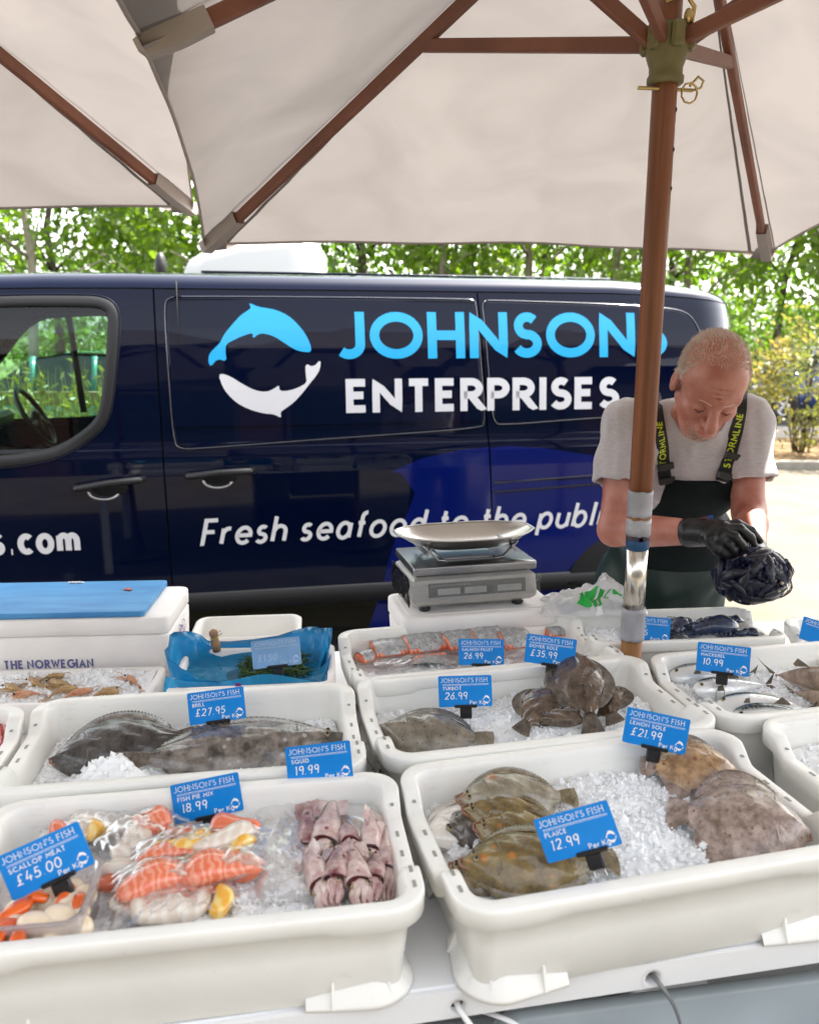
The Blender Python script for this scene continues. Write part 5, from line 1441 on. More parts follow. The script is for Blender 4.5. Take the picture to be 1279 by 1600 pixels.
F['plaice'] = fishmat('plaice_skin', (.085, .055, .018), (.24, .165, .055), (.42, .14, .025), spots=36)
F['plaice_g'] = fishmat('plaice_grey_skin', (.16, .135, .09), (.34, .30, .22), (.30, .13, .05), spots=18)
F['white_side'] = fishmat('blind_side', (.62, .57, .50), (.78, .74, .68), None, vs=14)
F['lemon'] = fishmat('lemon_sole_orange', (.19, .10, .045), (.48, .30, .15), (.18, .075, .03), spots=60, vs=50., bump=.7)
F['lemon_p'] = fishmat('lemon_sole_pink', (.15, .10, .075), (.44, .34, .29), (.17, .10, .05), spots=70, vs=55., bump=.7)
F['brill'] = fishmat('brill_skin', (.04, .033, .028), (.25, .215, .185), (.34, .33, .31), spots=38)
F['brill_d'] = fishmat('brill_dark', (.02, .017, .016), (.085, .075, .07), None)
F['turbot'] = fishmat('turbot_skin', (.10, .085, .06), (.24, .205, .155), (.06, .05, .04), spots=90)
F['dover'] = fishmat('dover_sole_skin', (.03, .018, .012), (.13, .085, .055), None, vs=45)
F['fin_b'] = fishmat('fin_brown', (.10, .075, .04), (.24, .19, .11), None, vs=60)
F['fin_d'] = fishmat('fin_dark', (.05, .04, .03), (.17, .14, .11), None, vs=60)
F['mack'] = fishmat('mackerel_skin', (.03, .06, .065), (.07, .11, .11), None, (.78, .79, .78), .18, zsplit=.012, bands=((.006, .010, .012), 42.), metal=.25)
F['gurn'] = fishmat('bream_skin', (.20, .13, .09), (.42, .30, .22), None, (.55, .46, .40), zsplit=-.004)
F['eye'] = mat('fish_eye_ring', (.30, .23, .11), .12); F['pupil'] = mat('fish_pupil', (.008, .008, .01), .08)
F['lip'] = mat('fish_lip', (.26, .13, .09), .25)
def pl(hp, tp_, z):
    a, b = on(hp[0], hp[1], z), on(tp_[0], tp_[1], z); d = b - a
    return (a + b) / 2, math.atan2(d.y, d.x), d.length
def flatfish(name, label, cat, head, tail, z, Wd, sk, fin, T=.018, roll=0., pitch=0., arch=.0, group=None, mouth=True, bend=0., seed=1, eyes=True, side=1):
    loc, yaw, L = pl(head, tail, z); loc.z = z
    t = thing(name, label, cat, loc, (R(roll), R(pitch), yaw), group); rng = np.random.default_rng(seed)
    def half(u):   # half width along the body 0 snout .. 1 tail root
        return max(.005, Wd / 2 * (max(0., math.sin(math.pi * min(1, u ** .80 * .97))) ** .88 + .10 * (u > .5) * min(1, (u - .5) * 2)))
    def sp(u, v):
        x = (u - .5) * L; return Vector((x, bend * (x / L * 2) ** 2 + 0, arch * (1 - (2 * u - 1) ** 2)))
    nu, nv = 30, 16; BL = .84
    mb = MB(); top = []; bot = []
    for i in range(nu + 1):
        u = i / nu; h = max(.003, half(u)); c = sp(u * BL, 0); a, b = [], []
        for j in range(nv + 1):
            v = -1 + 2 * j / nv
            dome = .82 * T * (1 - abs(v) ** 1.7) * (.35 + .65 * math.sin(math.pi * min(1, (u + .06) ** .6)))
            ridge = .0018 * math.exp(-(v / .06) ** 2)
            wob = .0012 * math.sin(23 * u + 9 * v + seed)
            droop = -.35 * h * (abs(v) ** 3) * .3
            a.append(c + Vector((0, v * h, dome + ridge + wob + droop))); b.append(c + Vector((0, v * h, -.004 + droop - .3 * dome * .3)))
        top.append(a); bot.append(b)
    mb.grid(top); mb.mi = 1; mb.grid(bot, flip=True)
    mb.build('body', [sk, F['white_side']], t, fix=False)
    # long fringing fins with rays
    for s_ in (-1, 1):
        mb = MB(); rows = []
        for i in range(61):
            u = .10 + .84 * i / 60; h = half(u); c = sp(u * BL, 0); f = math.sin(math.pi * (i / 60)) ** .6
            e = Wd * .17 * f * (1 + .10 * (i % 2)); z_ = .0022 * (i % 2)
            d0 = -.105 * h
            rows.append([c + Vector((0, s_ * h * .97, d0 + .002)), c + Vector((e * .25, s_ * (h + e * .55), d0 + z_ - .002)), c + Vector((e * .55, s_ * (h + e), d0 + z_ - .012 * f))])
        mb.grid(rows); mb.build('fringe_fin', fin, t, fix=False)
    mb = MB(); rows = []; h = half(1.0)
    for j in range(15):
        v = -1 + 2 * j / 14; c = sp(BL, 0); e = sp(1.0, 0)
        rows.append([c + Vector((-.004, v * h * .9, .003)), c.lerp(e, .5) + Vector((0, v * Wd * .17, .002 + .0018 * (j % 2))), e + Vector((-.16 * L * .12 * v * v, v * Wd * .23, -.003 + .002 * (j % 2)))])
    mb.grid(rows); mb.build('tail_fin', fin, t, fix=False)
    if eyes:
        for k, (eu, ev) in enumerate(((.085, .30), (.10, -.12))):
            h = half(eu); r = max(.0042, Wd * .042); c = sp(eu * BL, 0) + Vector((0, side * ev * h, T * .82 * (1 - abs(ev) ** 1.7) * (.35 + .65 * math.sin(math.pi * (eu + .06) ** .6)) + r * .1))
            mb = MB(); mb.ell(c, (r, r, r * .8), 12, 8); e = mb.build('eye', F['eye'], t)
            mb = MB(); mb.ell(c + Vector((0, 0, r * .45)), (r * .68, r * .68, r * .6), 10, 6); mb.build('pupil', F['pupil'], e)
    if mouth:
        mb = MB(); c = sp(0, 0); mb.tube([c + Vector((.010, -.010, .004)), c + Vector((-.003, -.004, .006)), c + Vector((-.004, .004, .006)), c + Vector((.008, .010, .004))], .0026, 6); mb.build('mouth', F['lip'], t)
    # gill line
    mb = MB(); hh = half(.24); c = sp(.22 * BL, 0); mb.tube([c + Vector((.012 * math.cos(q), hh * .72 * math.sin(q), T * .80 * (1 - (.72 * math.sin(q)) ** 2) ** .5 * .98 + .0006)) for q in np.linspace(-1.2, 1.2, 12)], .0012, 5)
    mb.build('gill_edge', fin, t)
    return t
zF2 = TZ + .002 + TH - .042
PLG = 'plaice piled at the left of the front right tray'
flatfish('plaice', 'plaice with its white blind side up at the back left of the pile', 'fish', (668, 1318), (812, 1236), zF2 - .004, .085, F['white_side'], F['white_side'], roll=14, group=PLG, eyes=False, mouth=False, seed=3)
flatfish('plaice', 'greyest plaice on top of the pile, tail toward the ice heap', 'fish', (716, 1252), (904, 1248), zF2 + .024, .088, F['plaice_g'], F['fin_b'], .018, 30, 0, .012, PLG, seed=4)
flatfish('plaice', 'brown plaice with a staring pale eye just under the topmost one', 'fish', (726, 1268), (890, 1288), zF2 + .018, .068, F['plaice'], F['fin_b'], .017, 32, 0, .008, PLG, seed=5)
flatfish('plaice', 'brown plaice half behind the price card with its head by an ice lump', 'fish', (744, 1296), (912, 1318), zF2 + .012, .082, F['plaice'], F['fin_b'], .018, 26, 0, .008, PLG, seed=6)
flatfish('plaice', 'dark plaice head poking from ice under the white one', 'fish', (694, 1302), (775, 1286), zF2 + .0, .055, F['brill'], F['fin_d'], .014, 24, 0, .004, PLG, seed=7)
flatfish('plaice', 'small plaice at the very front left of the pile', 'fish', (706, 1358), (800, 1372), zF2 + .0, .055, F['plaice'], F['fin_b'], .014, 20, 0, .004, PLG, seed=8)
flatfish('plaice', 'largest plaice lying at the front under the plaice card', 'fish', (722, 1352), (968, 1346), zF2 + .012, .098, F['plaice'], F['fin_b'], .021, 22, 0, .010, PLG, seed=9)
flatfish('lemon_sole', 'orange brown lemon sole at the back right of the front right tray', 'fish', (1148, 1212), (1000, 1200), zF2 + .012, .125, F['lemon'], F['lemon_p'], .030, -20, 0, .018, 'lemon soles', seed=10, eyes=False)
flatfish('lemon_sole', 'large mottled pink grey lemon sole at the right of the front right tray', 'fish', (1262, 1312), (1040, 1272), zF2 + .010, .175, F['lemon_p'], F['lemon_p'], .036, -16, 0, .020, 'lemon soles', seed=11, eyes=False)
flatfish('lemon_sole', 'grey lemon sole peeping from behind the large pink grey one', 'fish', (1216, 1262), (1080, 1248), zF2 + .016, .10, F['lemon_p'], F['fin_d'], .028, -14, 0, .016, 'lemon soles', seed=12, eyes=False)
zM1 = TZ + .002 + TH - .052
flatfish('brill', 'dark brill at the left of its tray, half buried in ice', 'fish', (82, 1192), (318, 1150), zM1 + .004, .125, F['brill_d'], F['fin_d'], .026, 30, 0, .020, 'brill', seed=13, eyes=False)
flatfish('brill', 'big mottled brill in front of the brill card', 'fish', (535, 1142), (168, 1212), zM1 + .002, .125, F['brill'], F['fin_d'], .030, -24, -5, .010, 'brill', seed=14, eyes=True, side=-1)
zM2 = TZ + .002 + TH - .048
flatfish('turbot', 'grey brown turbot lying at the left of its tray', 'fish', (596, 1140), (772, 1158), zM2 + .008, .100, F['turbot'], F['turbot'], .024, 26, 0, .008, None, seed=15, eyes=False)
flatfish('dover_sole', 'dark dover sole curled upright under the dover sole card', 'fish', (888, 1040), (930, 1128), zM2 + .034, .105, F['dover'], F['fin_d'], .022, 6, 12, .026, 'dover soles', seed=16, eyes=False)
flatfish('dover_sole', 'brown dover sole leaning left into the ice', 'fish', (868, 1086), (812, 1140), zM2 + .016, .085, F['dover'], F['fin_d'], .018, -18, 4, .012, 'dover soles', seed=17, eyes=False)
flatfish('dover_sole', 'dover sole flat at the right of the curled one', 'fish', (930, 1078), (962, 1126), zM2 + .014, .09, F['dover'], F['fin_d'], .020, 20, 4, .012, 'dover soles', seed=18, eyes=False)
flatfish('dover_sole', 'small dover sole with reddish belly at the front of the heap', 'fish', (918, 1120), (822, 1134), zM2 + .010, .06, F['dover'], F['fin_d'], .018, 14, 0, .010, 'dover soles', seed=19, eyes=False)

def roundfish(name, label, head, tail, z, H, Wd, sk, fin, roll=0., pitch=0., bend=0., group=None, seed=1, fork=.5, arch=0.):
    loc, yaw, L = pl(head, tail, z); t = thing(name, label, 'fish', loc, (R(roll), R(pitch), yaw), group)
    def sp(u): x = (u - .5) * L; return Vector((x, bend * (2 * u - 1) ** 2, arch * (1 - (2 * u - 1) ** 2)))
    def rad(u): return max(.04, (math.sin(math.pi * min(1, (u / .9) ** .62 * .94 + .02))) ** .8)
    mb = MB(); rings = []
    for i in range(27):
        u = .86 * i / 26; r = rad(u / .86); c = sp(u)
        rings.append([c + Vector((0, Wd / 2 * r * math.sin(q), H / 2 * r * math.cos(q))) for q in [2 * math.pi * k / 14 for k in range(14)]])
    mb.loft(rings); mb.build('body', sk, t)
    mb = MB(); c = sp(.85); e = sp(1.0)
    for s_ in (-1, 1):
        rows = [[c + Vector((0, 0, s_ * H * .06 * k)) + (e - c) * 0 for k in (0, 1)], [c.lerp(e, .45) + Vector((0, .001, s_ * H * .04)), c.lerp(e, .55) + Vector((0, .001, s_ * H * .30))], [c.lerp(e, fork) + Vector((0, 0, s_ * H * .10)), e + Vector((0, -.001, s_ * H * .52))]]
        mb.grid(rows)
    mb.build('tail_fin', fin, t)
    mb = MB(); c = sp(.42); mb.grid([[c + Vector((.0, 0, H * .46)), c + Vector((L * .16, 0, H * .40))], [c + Vector((.02, .002, H * .70)), c + Vector((L * .17, .001, H * .48))]]); mb.build('dorsal_fin', fin, t)
    for s_ in (-1, 1):
        r = H * .09; c = sp(.075) + Vector((0, s_ * Wd * .33, H * .10)); mb = MB(); mb.ell(c, (r, r * .6, r)); e_ = mb.build('eye', F['eye'], t); mb = MB(); mb.ell(c + Vector((0, s_ * r * .35, 0)), (r * .6, r * .5, r * .6)); mb.build('pupil', F['pupil'], e_)
        mb = MB(); c = sp(.2) + Vector((0, s_ * Wd * .44, -.004)); mb.grid([[c, c + Vector((.004, 0, -.008))], [c + Vector((L * .09, s_ * .006, .002)), c + Vector((L * .08, s_ * .006, -.012))]]); mb.build('side_fin', fin, t)
    return t
zT2 = TZ + .002 + TH - .040
MG = 'mackerel on ice'
roundfish('mackerel', 'rearmost mackerel, silver head showing left of the mackerel card', (1046, 1054), (1195, 1050), zT2 + .004, .056, .04, F['mack'], F['fin_d'], -62, group=MG, bend=.01)
roundfish('mackerel', 'mackerel whose striped back runs below the mackerel card', (1082, 1080), (1215, 1070), zT2 + .002, .052, .04, F['mack'], F['fin_d'], -48, group=MG, bend=-.008)
roundfish('mackerel', 'silver mackerel second from the front of its tray', (1118, 1100), (1290, 1106), zT2 + .010, .066, .045, F['mack'], F['fin_d'], -72, group=MG, bend=.012)
roundfish('mackerel', 'frontmost mackerel with bold striped back against the tray rim', (1146, 1120), (1305, 1122), zT2 + .010, .058, .045, F['mack'], F['fin_d'], -40, group=MG, bend=.016)
roundfish('sea_bream', 'pale brown fish with forked tail raised at the right edge', (1345, 1098), (1192, 1034), zT2 + .018, .085, .05, F['gurn'], F['fin_b'], -25, 12, group='brown fish beside the mackerel')
roundfish('sea_bream', 'second brown fish lying under the fork tailed one', (1350, 1120), (1222, 1072), zT2 + .004, .075, .045, F['gurn'], F['fin_b'], -35, 3, group='brown fish beside the mackerel')

# ------------------------------------------------------------------ front left tray: scallops, pie mix, squid
F['salmon'] = mat('salmon_flesh', (.72, .18, .085), .22, sss=.35, sssr=(.02, .008, .004), coat=.5, vscale=40, var=.12)
def wavemat(name, c1, c2, sc_, dist=3., rough=.22):
    m = bpy.data.materials.new(name); m.use_nodes = True; n = m.node_tree.nodes; l = m.node_tree.links; p = n['Principled BSDF']
    p.inputs['Roughness'].default_value = rough; p.inputs['Coat Weight'].default_value = .5; p.inputs['Subsurface Weight'].default_value = .25; p.inputs['Subsurface Radius'].default_value = (.012, .006, .004); p.inputs['Subsurface Scale'].default_value = 1
    tc = n.new('ShaderNodeTexCoord'); w_ = n.new('ShaderNodeTexWave'); w_.inputs['Scale'].default_value = sc_; w_.inputs['Distortion'].default_value = dist; w_.inputs['Detail'].default_value = 3; w_.inputs['Detail Scale'].default_value = 1.5
    l.new(tc.outputs['Object'], w_.inputs['Vector']); r = n.new('ShaderNodeValToRGB'); r.color_ramp.elements[0].position = .35; r.color_ramp.elements[1].position = .9
    r.color_ramp.elements[0].color = (*c1, 1); r.color_ramp.elements[1].color = (*c2, 1); l.new(w_.outputs['Fac'], r.inputs['Fac']); l.new(r.outputs[0], p.inputs['Base Color'])
    return m
F['salmon_w'] = wavemat('salmon_with_fat_lines', (.74, .17, .085), (.80, .33, .21), 30, 9)
F['whitefish'] = wavemat('white_fish_flesh', (.72, .62, .52), (.80, .74, .66), 18, 6)
F['haddock'] = wavemat('smoked_haddock_flesh', (.80, .42, .05), (.82, .62, .22), 14, 6)
F['film'] = film('pouch_film', fac=-.048, rough=.25, bump=.35, bscale=30, milky=.03, gloss=.65)
F['film_w'] = film('wrinkled_film', fac=-.02, rough=.22, bump=.5, bscale=30, milky=.14, gloss=.5, stretch=(1, .35, 1))
zF1 = TZ + .002 + TH - .045
def piece(name, label, cat, a, b, z, wd, th, m, grp, seed, roll=0):
    loc, yaw, L = pl(a, b, z); rng = np.random.default_rng(seed); mb = MB(); rings = []; n = 12
    for i in range(15):
        u = i / 14; r = (1 - abs(2 * u - 1) ** 3.5) ** .5 if 0 < u < 1 else .12
        w_ = wd / 2 * r * (1 + .16 * math.sin(5 * u + seed)); h_ = th / 2 * r * (1 + .14 * math.sin(7 * u + 2 * seed))
        c = Vector(((u - .5) * L, .006 * math.sin(4 * u + seed), .003 * math.sin(6 * u + seed)))
        rings.append([c + Vector((0, w_ * (abs(math.cos(q)) ** .7) * (1 if math.cos(q) > 0 else -1), h_ * (abs(math.sin(q)) ** .8) * (1 if math.sin(q) > 0 else -1))) for q in [2 * math.pi * k / n for k in range(n)]])
    mb.loft(rings); o = mb.build(name, m, None, loc, (R(roll), 0, yaw)); o.scale = (1.08, 1.22, 1.12); return tag(o, label, cat, grp)
def pouch(label, a, b, z, wd, th, seed, m=None, grp='clear pouches of fish pie mix'):
    loc, yaw, L = pl(a, b, z); mb = MB(); N, K = 40, 24; ph = np.random.default_rng(seed).uniform(0, 6, 6)
    for sg in (1, -1):
        rows = []
        for i in range(N + 1):
            u = -1 + 2 * i / N; row = []
            for j in range(K + 1):
                v = -1 + 2 * j / K; d = (1 - abs(u) ** 3.2) * (1 - abs(v) ** 2.6)
                wr = .0010 * math.sin(9 * u + 7 * v + ph[0]) + .0009 * math.sin(21 * u - 11 * v + ph[1]) + .0006 * math.sin(33 * v + 14 * u + ph[2])
                edge = .004 * math.sin(14 * v + ph[3]) * (abs(u) > .97) + .003 * math.sin(17 * u + ph[4]) * (abs(v) > .95)
                row.append((u * L / 2 + edge, v * wd / 2 + edge, sg * th / 2 * max(0, d) ** .6 + wr * (.4 + max(0, d)) + .003 * math.sin(5 * u + ph[5])))
            rows.append(row)
        mb.grid(rows, True, sg < 0)
    t = thing('fish_pouch', label, 'pouch', loc, (0, 0, yaw), grp); mb.build('pouch_film', m or F['film'], t, fix=False); return t
PG_ = 'pieces of salmon in the pie mix pouches'; WG = 'pieces of white fish in the pie mix pouches'; HG = 'pieces of smoked haddock in the pie mix pouches'
SL = 'salmon coloured piece of fish sealed in a clear pie mix pouch'; WL = 'pale piece of white fish sealed in a clear pie mix pouch'; HL = 'yellow piece of smoked haddock sealed in a clear pie mix pouch'
# front pouch (white, yellow), middle pouch (salmon), rear pouch (yellow and salmon), back-left pouches
pouch('frontmost pie mix pouch, mostly white fish with a yellow piece', (175, 1430), (372, 1398), zF1 + .006, .085, .034, 1)
pouch('long pouch of salmon in the middle of the pie mix pile', (178, 1385), (412, 1338), zF1 + .022, .075, .034, 2)
pouch('pouch with yellow haddock on top of the pile under the fish pie mix card', (208, 1332), (408, 1296), zF1 + .032, .060, .030, 3)
pouch('pouch behind the scallop tub with salmon at its right end', (172, 1330), (268, 1272), zF1 + .022, .09, .04, 4)
pouch('loose pale pouch at the back left behind the scallop card', (70, 1322), (215, 1272), zF1 + .012, .09, .04, 5)
piece('white_fish_piece', WL, 'fish piece', (205, 1432), (290, 1408), zF1 + .008, .042, .026, F['whitefish'], WG, 1)
piece('white_fish_piece', WL, 'fish piece', (180, 1424), (230, 1392), zF1 + .006, .03, .02, F['whitefish'], WG, 2)
piece('white_fish_piece', WL, 'fish piece', (270, 1420), (330, 1405), zF1 + .006, .035, .022, F['whitefish'], WG, 3)
piece('haddock_piece', HL, 'fish piece', (326, 1422), (366, 1396), zF1 + .010, .026, .02, F['haddock'], HG, 4)
piece('salmon_piece', SL, 'fish piece', (182, 1392), (300, 1362), zF1 + .024, .040, .026, F['salmon_w'], PG_, 5)
piece('salmon_piece', SL, 'fish piece', (285, 1372), (405, 1342), zF1 + .024, .042, .026, F['salmon_w'], PG_, 6)
piece('salmon_piece', SL, 'fish piece', (225, 1398), (340, 1376), zF1 + .010, .035, .022, F['salmon'], PG_, 7)
piece('salmon_piece', SL, 'fish piece', (330, 1358), (412, 1350), zF1 + .016, .03, .024, F['salmon'], PG_, 8)
piece('haddock_piece', HL, 'fish piece', (240, 1326), (330, 1306), zF1 + .034, .026, .018, F['haddock'], HG, 9)
piece('white_fish_piece', WL, 'fish piece', (300, 1316), (398, 1300), zF1 + .036, .030, .018, F['whitefish'], WG, 10)
piece('haddock_piece', HL, 'fish piece', (352, 1322), (400, 1312), zF1 + .032, .024, .016, F['haddock'], HG, 11)
piece('salmon_piece', SL, 'fish piece', (212, 1346), (330, 1326), zF1 + .028, .024, .018, F['salmon_w'], PG_, 12)
piece('salmon_piece', SL, 'fish piece', (330, 1296), (405, 1286), zF1 + .036, .03, .02, F['salmon'], PG_, 13)
piece('salmon_piece', SL, 'fish piece', (262, 1308), (300, 1294), zF1 + .024, .02, .018, F['salmon'], PG_, 14)
piece('salmon_piece', SL, 'fish piece', (212, 1292), (262, 1272), zF1 + .030, .045, .026, F['salmon_w'], PG_, 15)
piece('white_fish_piece', WL, 'fish piece', (178, 1338), (230, 1300), zF1 + .020, .04, .026, F['whitefish'], WG, 16)
piece('white_fish_piece', WL, 'fish piece', (90, 1318), (160, 1282), zF1 + .014, .045, .028, F['whitefish'], WG, 17)
piece('haddock_piece', HL, 'fish piece', (136, 1306), (172, 1290), zF1 + .022, .024, .018, F['haddock'], HG, 18)
piece('salmon_piece', SL, 'fish piece', (80, 1308), (130, 1290), zF1 + .020, .03, .02, F['salmon'], PG_, 19)
piece('white_fish_piece', WL, 'fish piece', (190, 1368), (205, 1330), zF1 + .012, .045, .026, F['whitefish'], WG, 20)
piece('salmon_piece', SL, 'fish piece', (160, 1390), (182, 1362), zF1 + .006, .03, .022, F['salmon'], PG_, 21)
# scallops in their tub
tubc = on(52, 1462, zF1 - .016); tub = thing('scallop_tub', 'clear plastic tub of scallops at the front left corner', 'tub', tubc, (0, 0, R(7)))
F['tub'] = film('tub_plastic', (.97, .95, .95), fac=.0, rough=.1, bump=.15, milky=.22, milkcol=(.95, .90, .89), gloss=.6)
mb = MB(); openbox(mb, .078, .066, .064, .0022, .004, .018)
mb.tube([(sx * .0785, sy * .0665, .064) for sx, sy in ((1, -.75), (1, .75), (.8, 1), (-.8, 1), (-1, .75), (-1, -.75), (-.8, -1), (.8, -1), (1, -.75))], .0028, 6)
mb.build('tub_body', F['tub'], tub)
F['scallop'] = mat('scallop_meat', (.80, .64, .45), .2, coat=.5, vscale=18, col2=(.88, .78, .62), sss=.3, sssr=(.015, .01, .006))
F['roe'] = mat('scallop_roe', (.78, .13, .012), .2, coat=.6, sss=.2, sssr=(.01, .004, .002), vscale=30, var=.15)
rng = np.random.default_rng(5)
scal = [(30, 1420, 0, .021), (72, 1405, .0, .022), (108, 1392, 0, .021), (132, 1400, .0, .020), (20, 1450, .004, .021), (56, 1445, .01, .024), (96, 1432, .008, .022), (118, 1424, .004, .019), (88, 1460, .0, .02), (122, 1448, -.002, .02), (36, 1395, -.004, .02), (60, 1472, -.004, .02), (104, 1410, .006, .018)]
for i, (px, py, dz, r) in enumerate(scal):
    c = on(px, py, zF1 + .022 + dz); mb = MB()
    mb.ell((0, 0, 0), (r, r * .82, r * .62), 16, 10); o = mb.build('scallop', F['scallop'], None, c, (R(rng.uniform(-25, 25)), R(rng.uniform(-25, 25)), rng.uniform(0, 6)))
    tag(o, 'cream scallop among the scallops in the clear tub', 'scallop', 'scallops in the tub')
for i, (px, py, r) in enumerate(((18, 1425, .026), (58, 1398, .019), (98, 1398, .019), (10, 1458, .027), (36, 1464, .020), (118, 1412, .017))):
    c = on(px, py, zF1 + .034); mb = MB(); mb.tube([(-r, 0, 0), (-r * .4, r * .25, .003), (r * .4, r * .2, .002), (r * 1.1, -r * .2, -.003)], [r * .35, r * .5, r * .42, r * .1], 10, flat=.7)
    o = mb.build('scallop_roe', F['roe'], None, c, (0, 0, rng.uniform(0, 6))); tag(o, 'orange roe beside the cream scallops in the tub', 'scallop roe', 'orange roes in the tub')
# squid
F['squid'] = fishmat('squid_skin', (.40, .22, .21), (.68, .56, .51), (.20, .035, .045), vs=38, spots=46, rough=.16)
F['squid_d'] = fishmat('squid_dark', (.16, .035, .045), (.58, .40, .37), (.09, .02, .035), vs=30, spots=42, rough=.16)
F['squid_in'] = mat('squid_inside', (.30, .08, .07), .2, coat=.5)
def squid(a, b, z, r, sk, label, seed):
    loc, yaw, L = pl(a, b, z); jr = np.random.default_rng(seed + 70); yaw += jr.uniform(-.24, .24); L *= jr.uniform(.92, 1.22); r *= jr.uniform(.82, 1.18)
    t = thing('squid', label, 'squid', loc, (R(np.random.default_rng(seed).uniform(-50, 50)), R(jr.uniform(-9, 9)), yaw), 'squid in the clear bag'); rng = np.random.default_rng(seed)
    mb = MB(); rings = []; n = 16; ML = L * .66; x0 = -L / 2
    for i in range(13):
        u = i / 12; rr = r * (.12 + .88 * min(1, (u * 1.5)) ** .7) * (1 + .05 * math.sin(9 * u + seed)); rings.append([(x0 + ML * u, rr * math.cos(q) * (1 + .05 * math.sin(3 * q + seed)), rr * .8 * math.sin(q)) for q in [2 * math.pi * k / n for k in range(n)]])
    rings += [[(x0 + ML * (1.01 + .02 * math.sin(2 * q)), r * .90 * math.cos(q), r * .7 * math.sin(q)) for q in [2 * math.pi * k / n for k in range(n)]], [(x0 + ML * .8, r * .82 * math.cos(q), r * .62 * math.sin(q)) for q in [2 * math.pi * k / n for k in range(n)]]]
    mb.loft(rings, True, True, True); mb.build('mantle', sk, t)
    mb = MB()
    for s_ in (-1, 1): mb.grid([[(x0 + .1 * ML, s_ * r * .3, r * .3), (x0 + ML * .5, s_ * r * .75, r * .45)], [(x0 + .12 * ML, s_ * r * 1.1, r * .5), (x0 + ML * .42, s_ * r * 1.25, r * .35)]])
    mb.build('fin', sk, t)
    mb = MB(); mb.ell((x0 + ML * 1.10, 0, 0), (L * .10, r * .72, r * .6), 14, 10); mb.build('head', sk, t)
    for s_ in (-1, 1):
        mb = MB(); mb.ell((x0 + ML * 1.12, s_ * r * .55, r * .32), (r * .25, r * .2, r * .22)); e = mb.build('eye', F['eye'], t); mb = MB(); mb.ell((x0 + ML * 1.12, s_ * r * .62, r * .40), (r * .16, r * .15, r * .15)); mb.build('pupil', F['pupil'], e)
    for k in range(7):
        q = 2 * math.pi * k / 7 + .3; pts = [Vector((x0 + ML * 1.15 + L * .26 * f, r * .45 * math.cos(q) * (1 + .35 * f) + .003 * math.sin(5 * f + k), r * .35 * math.sin(q) * (1 - .5 * f) + .0015 * math.sin(5 * f + k * 2) - .004 * f)) for f in np.linspace(0, 1, 7)]
        mb = MB(); mb.tube(pts, [.0058, .0056, .0052, .0046, .0038, .003, .0014], 7); mb.build('tentacle', sk, t)
    mb = MB(); mb.loft([[(x0 + ML * .90, r * .8 * math.cos(q), r * .6 * math.sin(q)) for q in [2 * math.pi * k / n for k in range(n)]]], True, True, False); mb.build('inside', F['squid_in'], t)
    return t
SQ = [((478, 1266), (482, 1352), .0, .018, 'squid_d', 'reddish squid at the back left of the squid bag'), ((512, 1258), (510, 1350), .006, .020, 'squid', 'squid lying under the prongs of the squid card'), ((546, 1268), (544, 1352), .008, .018, 'squid_d', 'pink squid right of the one under the card prongs'), ((580, 1274), (582, 1360), .004, .020, 'squid', 'mottled squid at the back right of the squid bag'),
      ((492, 1328), (500, 1412), .008, .018, 'squid', 'squid with pale arms at the front left of the bag'), ((524, 1322), (526, 1410), .014, .019, 'squid_d', 'brown tinged squid at the front, second from the left'), ((556, 1330), (558, 1404), .012, .018, 'squid', 'squid at the front middle with its eye showing'), ((596, 1330), (572, 1402), .008, .018, 'squid_d', 'squid lying slantwise at the front right of the bag'), ((604, 1300), (608, 1388), -.004, .017, 'squid', 'squid against the right side of the bag')]
for i, (a, b, dz, r, k, lb_) in enumerate(SQ): squid(a, b, zF1 + .002 + dz, r, F[k], lb_, i)
pouch('clear plastic bag wrapped round the squid', (545, 1240), (548, 1408), zF1 - .014, .155, .046, 8, F['film'], 'clear bags in the front left tray')
pouch('empty crumpled clear bag between the pie mix and the squid', (438, 1250), (446, 1408), zF1 + .0, .075, .03, 9, F['film_w'], 'clear bags in the front left tray')

# ------------------------------------------------------------------ salmon, tuna, langoustines, samphire, lobsters
F['s_skin'] = fishmat('salmon_skin', (.22, .23, .24), (.50, .50, .49), (.05, .05, .06), vs=60, spots=120, rough=.25, bump=.8)
zT1 = TZ + .002 + TH - .055
def fillet(label, a, b, z, wd, th, seed, roll=0):
    loc, yaw, L = pl(a, b, z); t = thing('salmon_fillet', label, 'salmon fillet', loc, (R(roll), 0, yaw), 'salmon fillets'); n = 9
    def sec(x, k, o): return [(x, wd / 2 * k * math.cos(q), o + th * k * math.sin(q)) for q in [math.pi * j / n for j in range(n + 1)]]
    mb = MB(); mb.loft([sec(-L / 2 + L * i / 6, 1 - .05 * (i % 2) - .02 * abs(i - 3), .002) for i in range(7)], False, False, False); mb.build('skin', F['s_skin'], t)
    mb = MB(); rs = [sec(-L / 2 - .002, .90, -.001)] + [sec(-L / 2 + L * i / 4, .965, -.001) for i in range(5)] + [sec(L / 2 + .002, .90, -.001)]
    mb.loft([r + [(r[0][0], 0, -.004)] for r in rs], True, True, True); mb.build('flesh', F['salmon_w'], t); return t
fillet('salmon fillet at the left end of its row with pink cut end', (582, 1018), (630, 1012), zT1 + .012, .085, .024, 1)
fillet('salmon fillet second from the left, skin side up', (632, 1012), (690, 1004), zT1 + .014, .095, .028, 2)
fillet('salmon fillet directly behind the salmon card', (692, 1008), (735, 1000), zT1 + .016, .095, .028, 3)
fillet('salmon fillet at the middle back of the row', (735, 1000), (778, 994), zT1 + .020, .09, .026, 4)
fillet('salmon fillet at the right end of the row with dark scales', (780, 1005), (822, 1000), zT1 + .016, .095, .028, 5)
